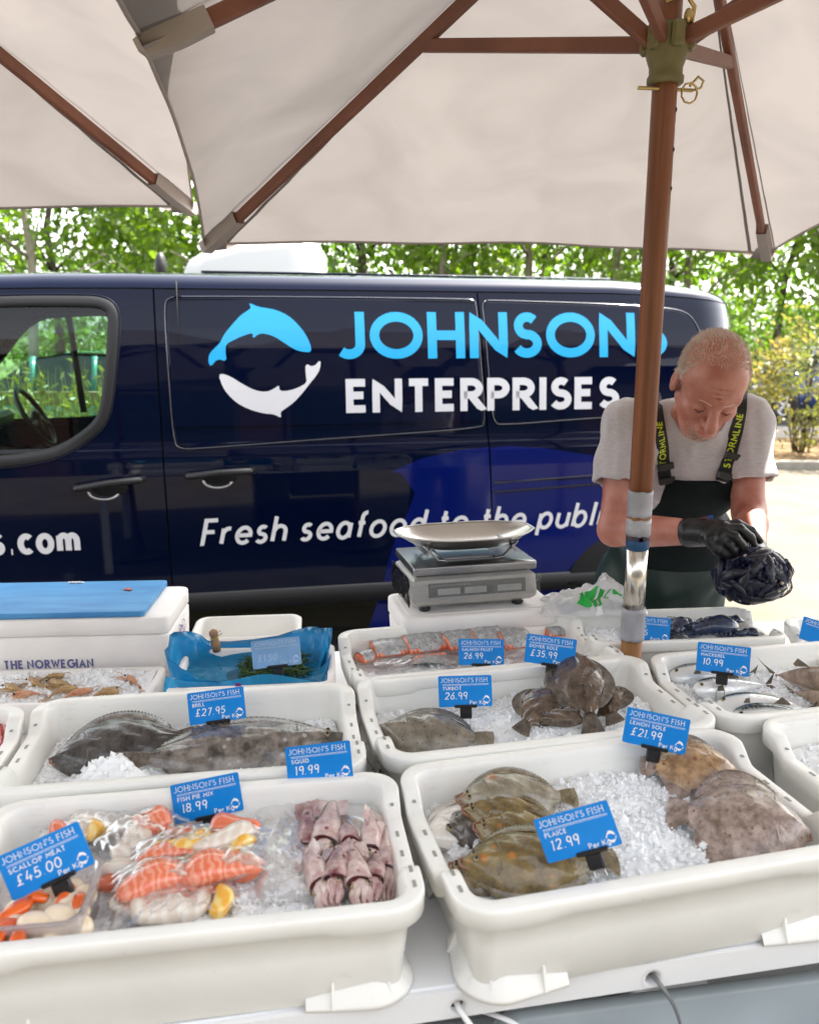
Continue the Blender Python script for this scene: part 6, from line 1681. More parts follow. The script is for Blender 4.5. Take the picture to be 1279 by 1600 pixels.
fillet('salmon fillet lying flesh up in front of the row', (648, 1028), (692, 1022), zT1 + .004, .05, .016, 6, 150)
fillet('small salmon end piece at the far left of its tray', (562, 1032), (580, 1026), zT1 + .006, .045, .018, 7)
fillet('salmon fillet half hidden by the dover sole card', (850, 990), (890, 984), zT1 + .010, .06, .02, 8)
pouch('folded clear sheet over the front of the salmon', (585, 1032), (740, 1026), zT1 + .006, .06, .012, 12, F['film_w'], 'clear sheets on the salmon')
F['tuna'] = wavemat('tuna_flesh', (.42, .05, .05), (.72, .42, .38), 40, 4)
zM0 = TZ + .002 + TH - .05
for i, (a, b, z) in enumerate((((-40, 1140), (28, 1126), .016), ((-40, 1152), (24, 1142), .004), ((-40, 1166), (14, 1160), -.006))):
    o = piece('tuna_slice', ['topmost slice of streaked red fish meat at the far left edge', 'middle slice of streaked red fish meat at the far left edge', 'lowest slice of streaked red fish meat at the far left edge'][i], 'fish slice', a, b, zM0 + z, .08, .022, F['tuna'], 'slices of red fish meat', i)
F['lango'] = fishmat('langoustine_shell', (.30, .16, .05), (.50, .34, .14), (.55, .17, .05), vs=40, spots=40, rough=.2)
F['lango_o'] = fishmat('langoustine_orange', (.45, .15, .05), (.60, .34, .20), (.12, .03, .02), vs=40, spots=50, rough=.2)
def lango(a, b, z, r, sk, label, seed):
    loc, yaw, L = pl(a, b, z); t = thing('langoustine', label, 'langoustine', loc, (R(seed * 37 % 60 - 30), 0, yaw), 'langoustines on ice')
    mb = MB(); rings = []; n = 10
    for i in range(22):
        u = i / 21; rr = r * (.35 + .65 * math.sin(math.pi * min(1, u * 1.1 + .12))) * (1 + .14 * (i % 3 == 0 and u > .4)); x = (u - .5) * L; c = Vector((x, .25 * L * (u - .5) ** 2 * 2, -.10 * L * max(0, u - .55) ** 2 * 8))
        rings.append([c + Vector((0, rr * math.cos(q), rr * 1.05 * math.sin(q))) for q in [2 * math.pi * k / n for k in range(n)]])
    mb.loft(rings); mb.build('shell', sk, t)
    mb = MB(); c = rings[-1][0]
    for k in (-1, 0, 1): mb.grid([[c + Vector((-.004, .004 * k - .002, 0)), c + Vector((-.004, .004 * k + .002, 0))], [c + Vector((.018, .010 * k - .004, -.004)), c + Vector((.018, .010 * k + .004, -.004))]])
    mb.build('tail_fan', sk, t)
    mb = MB()
    for k in range(5):
        x = -L * .28 + k * L * .11
        for s_ in (-1, 1): mb.tube([(x, s_ * r * .8, -.2 * r), (x - .004, s_ * r * 2.0, .2 * r), (x - .016, s_ * r * 3.0, -r * .6)], [.0014, .0012, .0006], 5)
    mb.build('legs', sk, t)
    for s_ in (-1, 1):
        mb = MB(); mb.tube([(-L * .45, s_ * .3 * r, .2 * r), (-L * .62, s_ * 1.2 * r, .8 * r), (-L * .8, s_ * 2.2 * r, .6 * r)], .0006, 5); mb.build('feeler', sk, t)
        mb = MB(); mb.ell((-L * .44, s_ * r * .5, r * .5), (.0025, .0025, .0025), 8, 6); mb.build('eye', F['pupil'], t)
    return t
zL = TZ + .002 + .068
for i, (a, b, k) in enumerate((((120, 1074), (76, 1082), 'lango'), ((72, 1066), (118, 1070), 'lango'), ((145, 1078), (98, 1086), 'lango_o'), ((186, 1078), (142, 1084), 'lango'), ((196, 1058), (218, 1068), 'lango_o'), ((44, 1062), (66, 1072), 'lango'), ((20, 1088), (62, 1080), 'lango_o'), ((100, 1056), (62, 1060), 'lango'), ((6, 1072), (34, 1078), 'lango'))):
    lango(a, b, zL, .0085, F[k], ['olive langoustine nearest the front rim at the left of the box', 'olive langoustine lying behind the frontmost two', 'orange langoustine at the front of the box, head to the right', 'olive langoustine right of the orange one at the front', 'orange langoustine alone at the right end of the box', 'langoustine with white belly in the left half of the box', 'orange langoustine at the front left near the photo edge', 'langoustine deepest in the ice toward the back of the box', 'langoustine cut close to the left photo edge'][i], i + 1)
# blue bag of samphire
F['bluebag'] = film('blue_bag_film', (.12, .50, .80), fac=.03, rough=.12, bump=1.3, bscale=30, milky=.66, milkcol=(.03, .42, .74), stretch=(1, 1, .4))
bagc = on(388, 1062, .925); bagc = bagc + sv_ * .075
bg = thing('blue_bag', 'open bright blue plastic bag of samphire filling the white box', 'bag', bagc, (0, 0, R(6)))
mb = MB(); rows = []; rng = np.random.default_rng(6); ph = rng.uniform(0, 6, 8)
for i in range(13):
    f = i / 12; row = []
    for k in range(49):
        q = 2 * math.pi * k / 48; hx_, hy_ = .158 + .02 * f, .095 + .012 * f
        x = hx_ * math.copysign(abs(math.cos(q)) ** .55, math.cos(q)); y = hy_ * math.copysign(abs(math.sin(q)) ** .55, math.sin(q))
        wr = .006 * math.sin(7 * q + ph[0] + 3 * f) + .004 * math.sin(13 * q + ph[1] - 5 * f) + .003 * math.sin(23 * q + ph[2])
        top = .020 * f ** 3 * math.sin(2 * q + 1.1) + .006 * math.sin(5 * q + ph[3]) * f ** 2
        row.append(Vector((x * (1 + wr * 4), y * (1 + wr * 5), -.05 + .078 * f + top - (.030 * f ** 2 if y < 0 and x > -.05 else 0) + (.018 * f ** 2 if y > .03 else 0) + (.012 * f**2 if x < -.11 else 0))))
    rows.append(row)
# the lip folds back inside
inner = [Vector((p.x * .93, p.y * .90, p.z - .018)) for p in rows[-1]]; inner2 = [Vector((p.x * .85, p.y * .80, -.012)) for p in rows[-1]]; inner3 = [Vector((p.x * .3, p.y * .3, -.02)) for p in rows[-1]]
mb.grid(rows + [inner, inner2, inner3]); mb.build('bag_film', F['bluebag'], bg, fix=False)
# folded-over front flap and left ear of the bag
mb = MB(); mb.grid([[(-.165 + .33 * i / 14, -.108 - .003 * math.sin(i * 1.3), .030 - .012 * math.sin(i * .5) - .028 * (i / 14)) for i in range(15)], [(-.170 + .33 * i / 14, -.118 - .006 * math.sin(i * 1.7), .0 - .004 * math.sin(i) - .016 * (i / 14)) for i in range(15)], [(-.155 + .30 * i / 14, -.116, -.030 + .004 * math.sin(i * 1.4)) for i in range(15)]])
mb.build('front_flap', F['bluebag'], bg, fix=False)
M['purple'] = mat('purple_strip', (.17, .02, .16), .4)
mb = MB(); mb.grid([[(-.022 + dx, -.1235 - .002 * dx, z) for dx in (0, .012)] for z in (-.022, .0, .014)]); mb.build('purple_strip', M['purple'], bg, fix=False)
M['samph'] = leafmat('samphire_green', (.03, .09, .012), (.09, .17, .03), (1.2, 1.3, .8))
mb = MB(); rng = np.random.default_rng(7)
for k in range(260):
    c = Vector((rng.uniform(-.02, .12), rng.uniform(-.055, .045), rng.uniform(-.012, .006))); d = Vector(rng.normal(size=3)); d.z *= .4; d = d.normalized() * rng.uniform(.012, .026)
    mb.tube([c - d, c + Vector((0, 0, .003)), c + d], [.0013, .0017, .0009], 5)
o = mb.build('samphire', M['samph'], None, bagc, (0, 0, R(6)), fix=False); tag(o, 'green samphire sprigs heaped in the blue bag', kind='stuff')
M['handle_w'] = mat('turned_wood', (.34, .19, .10), .5, var=.2, vscale=20)
tw = thing('twine_bundle', 'small wooden handle bound with string leaning in the cream box', 'handle', on(334, 1004, .958) + sv_ * .02, (R(8), R(-6), 0))
mb = MB(); mb.loft([[(r * math.cos(2 * math.pi * k / 14), r * math.sin(2 * math.pi * k / 14), z) for k in range(14)] for r, z in ((.009, -.03), (.011, -.012), (.0085, .0), (.0075, .006), (.010, .014), (.0095, .021), (.005, .025))], True, True, True); mb.build('handle', M['handle_w'], tw)
mb = MB(); mb.tube([(.0088 * math.cos(q), .0088 * math.sin(q), .002 + .0004 * q) for q in np.linspace(0, 14, 40)], .0012, 5); mb.tube([(.008, 0, .016), (.018, -.002, .022), (.020, -.002, .014), (.009, -.003, .010)], .0012, 5); mb.build('string', M['brass'], tw)
# lobsters on ice, dark net of mussels
F['lob'] = fishmat('lobster_shell', (.006, .012, .035), (.025, .045, .11), None, vs=45, rough=.18, bump=.6)
zT3 = TZ + .002 + TH - .04
def lobster(label, a, b, z, r, seed):
    loc, yaw, L = pl(a, b, z); t = thing('lobster', label, 'lobster', loc, (0, 0, yaw), 'dark blue lobsters')
    mb = MB(); rings = []; n = 14
    for i in range(25):
        u = i / 24; k = (.5 + .5 * math.sin(math.pi * min(1, u * 1.3 + .15))) if u < .55 else .78 * (1 - .35 * (u - .55) / .45); k *= (1 - .12 * ((i % 3) == 0 and u > .5)); x = (u - .5) * L
        rings.append([(x, r * 1.1 * k * math.cos(q), r * k * math.sin(q) + .012 * math.sin(math.pi * u)) for q in [2 * math.pi * j / n for j in range(n)]])
    mb.loft(rings); mb.build('shell', F['lob'], t)
    for k in (-2, -1, 0, 1, 2):
        mb = MB(); mb.ell((L * .54, k * r * .5, .0), (.022, .011, .004), 10, 6, Matrix.Rotation(k * .3, 3, 'Z')); mb.build('tail_plate', F['lob'], t)
    for s_ in (-1, 1):
        mb = MB(); mb.tube([(-L * .3, s_ * r * .8, 0), (-L * .42, s_ * r * 1.7, .01), (-L * .55, s_ * r * 1.5, .012)], [.007, .008, .010], 8); mb.tube([(-L * .55, s_ * r * 1.5, .012), (-L * .68, s_ * r * 1.6, .012), (-L * .82, s_ * r * 1.2, .01)], [.012, .019, .003], 10, flat=.6); mb.build('claw', F['lob'], t)
        mb = MB(); mb.tube([(-L * .48, s_ * .2 * r, .01), (-L * .6, s_ * .9 * r, .018), (-L * .3, s_ * 1.6 * r, .022), (.0, s_ * 1.8 * r, .016)], .0012, 5); mb.build('feeler', F['lob'], t)
        for k in range(4):
            mb = MB(); x = -L * .2 + k * L * .09; mb.tube([(x, s_ * r * .8, 0), (x + .004, s_ * r * 1.7, .014), (x + .012, s_ * r * 2.5, -.004)], [.0032, .0026, .0012], 6); mb.build('leg', F['lob'], t)
    return t
lobster('dark blue lobster lying behind the mackerel card', (1150, 985), (1080, 986), zT3 + .022, .030, 1)
lobster('smaller lobster at the back, right of the oyster card', (1048, 984), (1090, 978), zT3 + .016, .020, 2)
lobster('third lobster half behind the parasol pole', (1000, 996), (1046, 984), zT3 + .002, .017, 3)
M['film_bag'] = film('carrier_film', (.97, .97, .97), fac=.02, rough=.2, bump=.8, bscale=28, milky=.72, milkcol=(.84, .85, .85))
cbp = on(925, 955, .965); bgc = thing('carrier_bag', 'crumpled white carrier bag with green print behind the rear tray', 'carrier bag', cbp + Vector((0, .02, 0)), (0, 0, R(4)))
rng = np.random.default_rng(14)
def bagz(u, v):
    q = Vector((u * 3.1 + .4, v * 2.7, .3)); 
    return .5 + .25 * math.sin(5.1 * u + 3.3 * v) + .2 * math.sin(9.7 * u - 6.1 * v + 1) + .13 * math.sin(17 * u + 13 * v + 2)
def bagp(u, v):
    d = max(0, (1 - abs(u) ** 4) * (1 - abs(v) ** 3)); e = .006 * math.sin(31 * u + 19 * v)
    pk = .040 * math.exp(-((u - .42) / .17) ** 2 - ((v - .3) / .5) ** 2) + .02 * math.exp(-((u - .8) / .12) ** 2 - ((v + .1) / .3) ** 2)
    return Vector((u * .125 + .012 * math.sin(4 * v + 6 * u), v * .055 + .008 * math.sin(7 * u), .052 * d ** .5 * (.55 + .7 * bagz(u, v)) * (1 - .25 * abs(u)) + e * d + pk))
mb = MB(); mb.grid([[bagp(-1 + 2 * i / 60, -1 + 2 * j / 26) for j in range(27)] for i in range(61)]); mb.build('bag_film', M['film_bag'], bgc, fix=False)
M['green_ink'] = mat('green_ink', (.01, .36, .05), .35)
mb = MB()
def bfm(p, l): return bagp(p[0], p[1]) + Vector((0, -.0016, .0012))
for x0, x1 in ((-.42, -.20), (-.15, .07), (.11, .20)):
    mb.grid([[bfm((x0 + (x1 - x0) * i / 6 + .05 * (j / 8), -.90 + .80 * j / 8), 0) for j in range(9)] for i in range(7)], True)
lettering(mb, 'carrier', .24, -.62, .22, .2, lambda p, l: bfm((p[0], p[1]), l), .1, sx=.62); mb.build('print', M['green_ink'], bgc, fix=False)

# ------------------------------------------------------------------ price cards
CARD_W, CARD_H = .104, .060
def rrect(w_, h_, r, n=4): return [(sx * (w_ / 2 - r) + r * math.cos(R(a)), sy * (h_ / 2 - r) + r * math.sin(R(a))) for sx, sy, a0 in ((1, 1, 0), (-1, 1, 90), (-1, -1, 180), (1, -1, 270)) for a in [a0 + 90 * i / n for i in range(n + 1)]]
M['card_faded'] = mat('frosted_sign_card', (.20, .36, .58), .25, var=.15, vscale=25)
M['ink_faded'] = mat('faded_ink', (.42, .52, .68), .5)
XZ = Matrix(((1, 0, 0, 0), (0, 0, 1, 0), (0, 1, 0, 0), (0, 0, 0, 1)))
def sign(label, px, py, Y, roll, prod, price, unit='Per Kg', tilt=14, yaw=None, clip=True, faded=False, clipx=.0, flat=False, wscale=1.0, seed=0, clipdrop=0.):
    c = at(px, py, Y)
    yw = math.atan2(-c.x, c.y) * .75 if yaw is None else R(yaw)
    t = thing('price_card', label, 'price card', c, (R(-tilt), R(-roll), yw), 'blue price cards')
    t.scale = (wscale,) * 3
    cm, im = (M['card_faded'], M['ink_faded']) if faded else (M['card'], M['ink'])
    mb = MB(); mb.prism(rrect(CARD_W, CARD_H, .003), -.0008, .0008, XZ); cd = mb.build('card', cm, t)
    fm = lambda p, l: Vector((p[0], -.0011 - l * .00003, p[1]))
    mb = MB(); h = .0086; wt = text_width("JOHNSON'S FISH", h, .105, .18, .92, .45); lettering(mb, "JOHNSON'S FISH", -wt / 2 - .002, CARD_H / 2 - .0128, h, .105, fm, .18, sx=.92, serif=True, space=.45); mb.build('heading', im, cd, fix=False)
    mb = MB()
    for z, hh, x0 in ((CARD_H / 2 - .0168, .0007, -.044), (CARD_H / 2 - .0186, .0005, -.044)): mb.add([fm((x0, z), 0), fm((.046, z), 0), fm((.046, z + hh), 0), fm((x0, z + hh), 0)], [(0, 1, 2, 3)])
    mb.build('rule_line', im, cd, fix=False)
    if prod: 
        mb = MB(); lettering(mb, prod, -.044, CARD_H / 2 - .0272, .0064, .165, fm, .19, sx=.98, serif=True, space=.5); mb.build('fish_name', im, cd, fix=False)
    rnd = random.Random(seed); mb = MB(); lettering(mb, price, -.040, CARD_H / 2 - .0455, .0142, .115, fm, .15, sx=.95, jit=.034, rnd=rnd, slant=.10); mb.build('price', im, cd, fix=False)
    if unit:
        mb = MB(); lettering(mb, unit, .008, -CARD_H / 2 + .0045, .0074, .15, fm, .12, space=.4); mb.build('unit', im, cd, fix=False)
    mb = MB()
    for poly in (FISH_TOP, FISH_BOT): polyfill(mb, [(.0335 + .0145 * p[0] / 100, -CARD_H / 2 + .022 - .0175 * (p[1] + 17) / 113) for p in smooth_poly([Vector(q) for q in poly], 1)], fm)
    mb.build('fish_emblem', im, cd, fix=False)
    if clip:
        z0 = -CARD_H / 2
        mb = MB(); mb.box((clipx, -.002, z0 + .001), (.044, .006, .006), bev=.0015); mb.box((clipx, .003, z0 + .001), (.044, .004, .006), bev=.001); mb.box((clipx, 0, z0 - .012), (.023, .010, .022), bev=.002)
        mb.box((clipx, -.0052, z0 - .015), (.017, .0015, .011), bev=.0005); cl = mb.build('clip', M['black'], t)
        for s_ in (-1, 1):
            mb = MB(); mb.tube([(clipx + s_ * .0075, 0, z0 - .02), (clipx + s_ * .0075, .003, z0 - .055 - clipdrop)], .0009, 6); mb.build('prong', M['steel'], cl)
    return t
sign('blue price card for scallop meat, tilted over the tub at far left', 72, 1345, .93, 17, 'SCALLOP MEAT', '£45.00', clipx=.006, seed=1)
sign('blue price card for fish pie mix, clipped above the pouches', 324, 1247, 1.15, 6.5, 'FISH PIE MIX', '18.99', seed=2)
sign('blue price card for squid, standing against the back of the front left tray', 499, 1192, 1.20, 4.5, 'SQUID', '19.99', seed=3, clipx=.0)
sign('blue price card for plaice, tilted steeply over the brown fish', 902, 1300, .985, 23, 'PLAICE', '12.99', seed=4, clipx=.010)
sign('blue price card for lemon sole, leaning right above the orange sole', 1025, 1142, 1.28, -7, 'LEMON SOLE', '£21.99', seed=5, clipx=.002)
sign('blue price card for brill, upright in the ice of the second row', 339, 1103, 1.43, 3.5, 'BRILL', '£27.95', seed=6)
sign('blue price card for turbot, standing in the ice behind the turbot', 727, 1080, 1.49, 3, 'TURBOT', '26.99', seed=7)
sign('blue price card for dover sole, on visible prongs above the dark fish', 860, 1017, 1.62, -5, 'DOVER SOLE', '£35.99', seed=8, clipx=.006)
sign('blue price card for salmon fillet, lower edge hidden by the tray rim', 752, 1019, 1.78, 1, 'SALMON FILLET', '26.99', seed=9)
sign('blue price card for mackerel, standing in the silver fish', 1130, 1030, 1.60, -1, 'MACKEREL', '10.99', seed=10)
sign('blue price card partly hidden by the parasol pole, priced each', 1012, 983, 1.87, -1, 'OYSTERS', '£1.35', 'Each', seed=11)
sign('frosted pale price card clipped to the blue bag of samphire', 432, 1020, 1.66, 4, None, '£1.50', seed=12, faded=True)
sign('blue price card lying aslant at the right edge near the mussels', 1288, 992, 1.82, -14, None, '', seed=13, clip=False, tilt=45)
# ------------------------------------------------------------------ the fishmonger
def N3(v): return np.array(v, dtype=np.float32)
HEADC = N3(at(1110, 598, 2.14)); HS = 1.05
Rh = (Matrix.Rotation(R(-3), 3, 'Z') @ Matrix.Rotation(R(7), 3, 'Y') @ Matrix.Rotation(R(38), 3, 'X'))
RH = np.array(Rh, dtype=np.float32)          # local (x right, -y face, z up) -> world
def tohead(P): return ((P - HEADC) @ RH) / HS
def HL(x, y, z): return N3(HEADC + (RH @ N3((x, y, z))) * HS)
def E_(P, c, r): return sd_ell(P, c, r)
def head_sdf(P):
    L = tohead(P); ax = L.copy(); ax[:, 0] = np.abs(ax[:, 0])
    d = E_(L, (0, .012, .035), (.076, .098, .088))                       # cranium
    d = smin(d, E_(L, (0, -.030, .022), (.066, .062, .072)), .03)        # forehead
    d = smin(d, E_(L, (0, -.040, -.050), (.056, .052, .070)), .03)       # face
    d = smin(d, E_(L, (0, -.058, -.108), (.030, .028, .024)), .03)       # chin
    d = smin(d, sd_cap(ax, (.050, .005, -.055), (.022, -.055, -.105), .020, .018), .025)   # jaw
    d = smin(d, E_(ax, (.040, -.066, -.030), (.022, .020, .020)), .022)  # cheeks
    d = smin(d, sd_cap(ax, (.010, -.090, .012), (.050, -.068, .010), .0095, .010), .016)   # brow
    d = smax(d, -E_(ax, (.033, -.100, -.010), (.017, .017, .012)), .014) # sockets
    d = smin(d, E_(ax, (.033, -.078, -.011), (.0145, .0135, .0115)), .004)   # lids / eyes nearly closed, looking down
    d = smin(d, sd_cap(L, (0, -.092, .002), (0, -.121, -.041), .0105, .0155), .010)        # nose
    d = smin(d, E_(ax, (.0125, -.102, -.044), (.0085, .011, .0085)), .006)
    d = smin(d, E_(L, (0, -.090, -.070), (.026, .016, .016)), .014)      # muzzle
    d = smax(d, -E_(L, (0, -.110, -.0735), (.026, .016, .0032)), .003)   # mouth line
    d = smin(d, E_(L, (0, -.100, -.0815), (.018, .010, .0062)), .005)    # lower lip
    d = smin(d, E_(L, (0, -.103, -.0665), (.020, .008, .0048)), .004)
    d = smax(d, -sd_cap(ax, (.019, -.104, -.040), (.036, -.082, -.078), .0028, .0020), .006)   # smile folds
    d = smax(d, -sd_cap(ax, (.022, -.088, -.026), (.046, -.076, -.024), .0016, .0012), .005)   # bags under the eyes
    for zf in (.030, .042, .054): d = smax(d, -E_(L, (.002, -.098 + (zf - .03) * .35, zf), (.036, .012, .0013)), .004)   # brow lines
    ear = E_(ax, (.080, .015, -.018), (.010, .019, .032)); ear = smax(ear, -E_(ax, (.091, .010, -.015), (.006, .010, .018)), .006)
    d = smin(d, ear, .008)
    return d * HS
SHR, SHL = N3(at(985, 668, 2.34)), N3(at(1160, 660, 2.36))
ELR, ELL = N3(at(960, 828, 2.24)), N3(at(1170, 800, 2.28))
WRR, WRL = N3(at(1096, 832, 2.05)), N3(at(1176, 868, 2.06))
CH = N3(at(1078, 720, 2.42)); CHU = N3(at(1075, 675, 2.38)); WAI = N3(at(1050, 850, 2.56)); PEL = N3((WAI[0] - .02, 2.60, .86))
NK = N3(at(1092, 662, 2.32))
HIPR, HIPL = PEL + N3((-.10, 0, -.02)), PEL + N3((.10, .0, -.02))
KNR, KNL = N3((HIPR[0] - .02, 2.58, .48)), N3((HIPL[0] + .03, 2.60, .48))
FTR, FTL = N3((HIPR[0] - .04, 2.62, .09)), N3((HIPL[0] + .07, 2.64, .09))
def fore(P, el, wr, r0, r1): 
    m = el * .68 + wr * .32
    return smin(sd_cap(P, el, m, r0 * .94, r0), sd_cap(P, m, wr, r0, r1), .01)
def body_sdf(P):
    d = head_sdf(P)
    d = smin(d, sd_cap(P, HL(0, .030, -.045), NK, .056, .066), .03)
    d = smin(d, sd_cap(P, SHR, SHL, .062, .062), .05)
    d = smin(d, sd_ell(P, CH, (.175, .12, .17)), .06)
    d = smin(d, sd_ell(P, WAI, (.165, .125, .17)), .06)
    d = smin(d, sd_ell(P, PEL, (.165, .12, .12)), .06)
    for a, b, c in ((SHR, ELR, WRR), (SHL, ELL, WRL)):
        u = smin(sd_cap(P, a, b, .056, .044), sd_ell(P, a * .55 + b * .45, (.05, .05, .07)), .03)
        d = smin(d, u, .03); d = smin(d, fore(P, b, c, .046, .031), .02)
    for a, b, c in ((HIPR, KNR, FTR), (HIPL, KNL, FTL)):
        d = smin(d, sd_cap(P, a, b, .085, .058), .03); d = smin(d, sd_cap(P, b, c, .056, .038), .02)
        d = smin(d, sd_cap(P, c, c + N3((.0, -.17, -.05)), .042, .034), .02)
    return d
def skinmat():
    m = bpy.data.materials.new('skin'); m.use_nodes = True; n = m.node_tree.nodes; l = m.node_tree.links; p = n['Principled BSDF']
    p.inputs['Roughness'].default_value = .45; p.inputs['Subsurface Weight'].default_value = .25; p.inputs['Subsurface Radius'].default_value = (.012, .004, .002); p.inputs['Subsurface Scale'].default_value = 1.
    tc = n.new('ShaderNodeTexCoord')
    a = n.new('ShaderNodeTexNoise'); a.inputs['Scale'].default_value = 16; a.inputs['Detail'].default_value = 6; l.new(tc.outputs['Object'], a.inputs['Vector'])
    r = n.new('ShaderNodeValToRGB'); r.color_ramp.elements[0].position = .35; r.color_ramp.elements[1].position = .66; r.color_ramp.elements[0].color = (.40, .135, .09, 1); r.color_ramp.elements[1].color = (.54, .245, .18, 1)
    l.new(a.outputs['Fac'], r.inputs['Fac']); l.new(r.outputs[0], p.inputs['Base Color'])
    b = n.new('ShaderNodeTexNoise'); b.inputs['Scale'].default_value = 260; b.inputs['Detail'].default_value = 3; l.new(tc.outputs['Object'], b.inputs['Vector'])
    bp = n.new('ShaderNodeBump'); bp.inputs['Strength'].default_value = .3; bp.inputs['Distance'].default_value = .0015; l.new(b.outputs['Fac'], bp.inputs['Height']); l.new(bp.outputs[0], p.inputs['Normal'])
    return m
M['skin'] = skinmat()
M['shirt'] = mat('grey_marl_cotton', (.46, .42, .425), .9, vscale=60, col2=(.54, .50, .505), bump=.35, bscale=420, sheen=.2, stretch=(1, 1, 4))
M['bib'] = mat('black_bib', (.005, .009, .009), .7, spec=.15, bump=.25, bscale=60)
M['oilskin'] = mat('dark_green_oilskin', (.006, .016, .014), .42, spec=.35, vscale=7, col2=(.014, .030, .025), bump=.4, bscale=14)
M['glove'] = mat('black_glove', (.006, .006, .007), .32, bump=.35, bscale=160)
M['hair'] = mat('short_grey_red_hair', (.58, .44, .35), .6, vscale=40, col2=(.78, .70, .63))
M['strap'] = mat('black_webbing', (.012, .012, .013), .7, bump=.3, bscale=500)
M['lime'] = mat('lime_print', (.55, .66, .03), .5)
man = thing('person', 'man in pale grey T-shirt and dark green bib overalls bending over a net of mussels', 'person', (float(PEL[0]), 2.6, 0))
ML = Vector(man.location)
def pmesh(name, fn, lo, hi, h, m):
    me = net_mesh(name, fn, lo, hi, h, m)
    co = np.empty(len(me.vertices) * 3, np.float32); me.vertices.foreach_get('co', co); co = co.reshape(-1, 3) - np.array(ML, np.float32); me.vertices.foreach_set('co', co.ravel()); me.update()
    return link(name, me, man)
pmesh('body', body_sdf, (.42, 1.90, .0), (1.22, 2.82, 1.80), .0040, M['skin'])
# T-shirt: grown from the same torso, cut at sleeves, neck and waist
def wr_(P, k=1.): return vnoise(P, 13, 3) * .006 * k + vnoise(P, 34, 4) * .0036 * k
SLR, SLL = SHR * .42 + ELR * .58, SHL * .36 + ELL * .64
def shirt_sdf(P):
    d = sd_cap(P, SHR, SHL, .072, .072)
    d = smin(d, sd_ell(P, CH, (.192, .138, .185)), .06); d = smin(d, sd_ell(P, WAI, (.182, .142, .19)), .06)
    d = smin(d, sd_cap(P, NK, CHU, .078, .09), .04)
    for a, b in ((SHR, SLR), (SHL, SLL)):
        s = sd_cap(P, a, a + (b - a) * 1.25, .078, .084)
        ax = (b - a) / np.linalg.norm(b - a); s = smax(s, (P - b) @ ax, .006)
        d = smin(d, s, .035)
    d = d + wr_(P)
    n = HL(0, .03, -.05) - NK; n = n / np.linalg.norm(n)
    for a, b in ((SHR, SLR), (SHL, SLL)):      # hollow sleeve mouths
        ax = (b - a) / np.linalg.norm(b - a); d = smax(d, -sd_cap(P, b - ax * .012, b + ax * .08, .070, .074), .005)
    d = smax(d, -sd_cap(P, NK + n * .035, NK + n * .20, .066, .085), .006)
    return smax(d, N3([PEL[2] - .02])[0] - P[:, 2], .01)
pmesh('t_shirt', shirt_sdf, (.40, 2.02, .72), (1.24, 2.82, 1.60), .0062, M['shirt'])
# overalls: dark green trousers, black bib
def over_sdf(P):
    d = smin(sd_ell(P, WAI, (.192, .155, .20)), sd_ell(P, PEL, (.195, .155, .15)), .05)
    for a, b, c in ((HIPR, KNR, FTR), (HIPL, KNL, FTL)):
        d = smin(d, sd_cap(P, a, b, .112, .088), .035); d = smin(d, sd_cap(P, b, c + N3((0, 0, .02)), .086, .078), .03)
    d = d + vnoise(P, 9, 7) * .006 + vnoise(P, 22, 8) * .003
    return smax(d, P[:, 2] - (WAI[2] + .03) - .02 * np.sin((P[:, 0] - WAI[0]) * 9), .01)
pmesh('overalls', over_sdf, (.38, 2.28, .05), (1.26, 2.86, 1.06), .008, M['oilskin'])
BT = N3(at(1075, 752, 2.3))
def bib_sdf(P):
    d = smin(sd_ell(P, CH, (.178, .148, .192)), sd_ell(P, WAI, (.198, .162, .205)), .06)
    d = d + vnoise(P, 11, 9) * .003 - .002
    zt = BT[2] + .005; d = smax(d, P[:, 2] - zt, .006); d = smax(d, (WAI[2] - .05) - P[:, 2], .006)
    d = smax(d, np.abs(P[:, 0] - (WAI[0] + .035)) - .148 - .14 * np.clip((zt - .03 - P[:, 2]), 0, .3), .01)
    return smax(d, P[:, 1] - 2.50, .01)
pmesh('bib', bib_sdf, (.50, 2.10, .78), (1.20, 2.56, 1.40), .006, M['bib'])
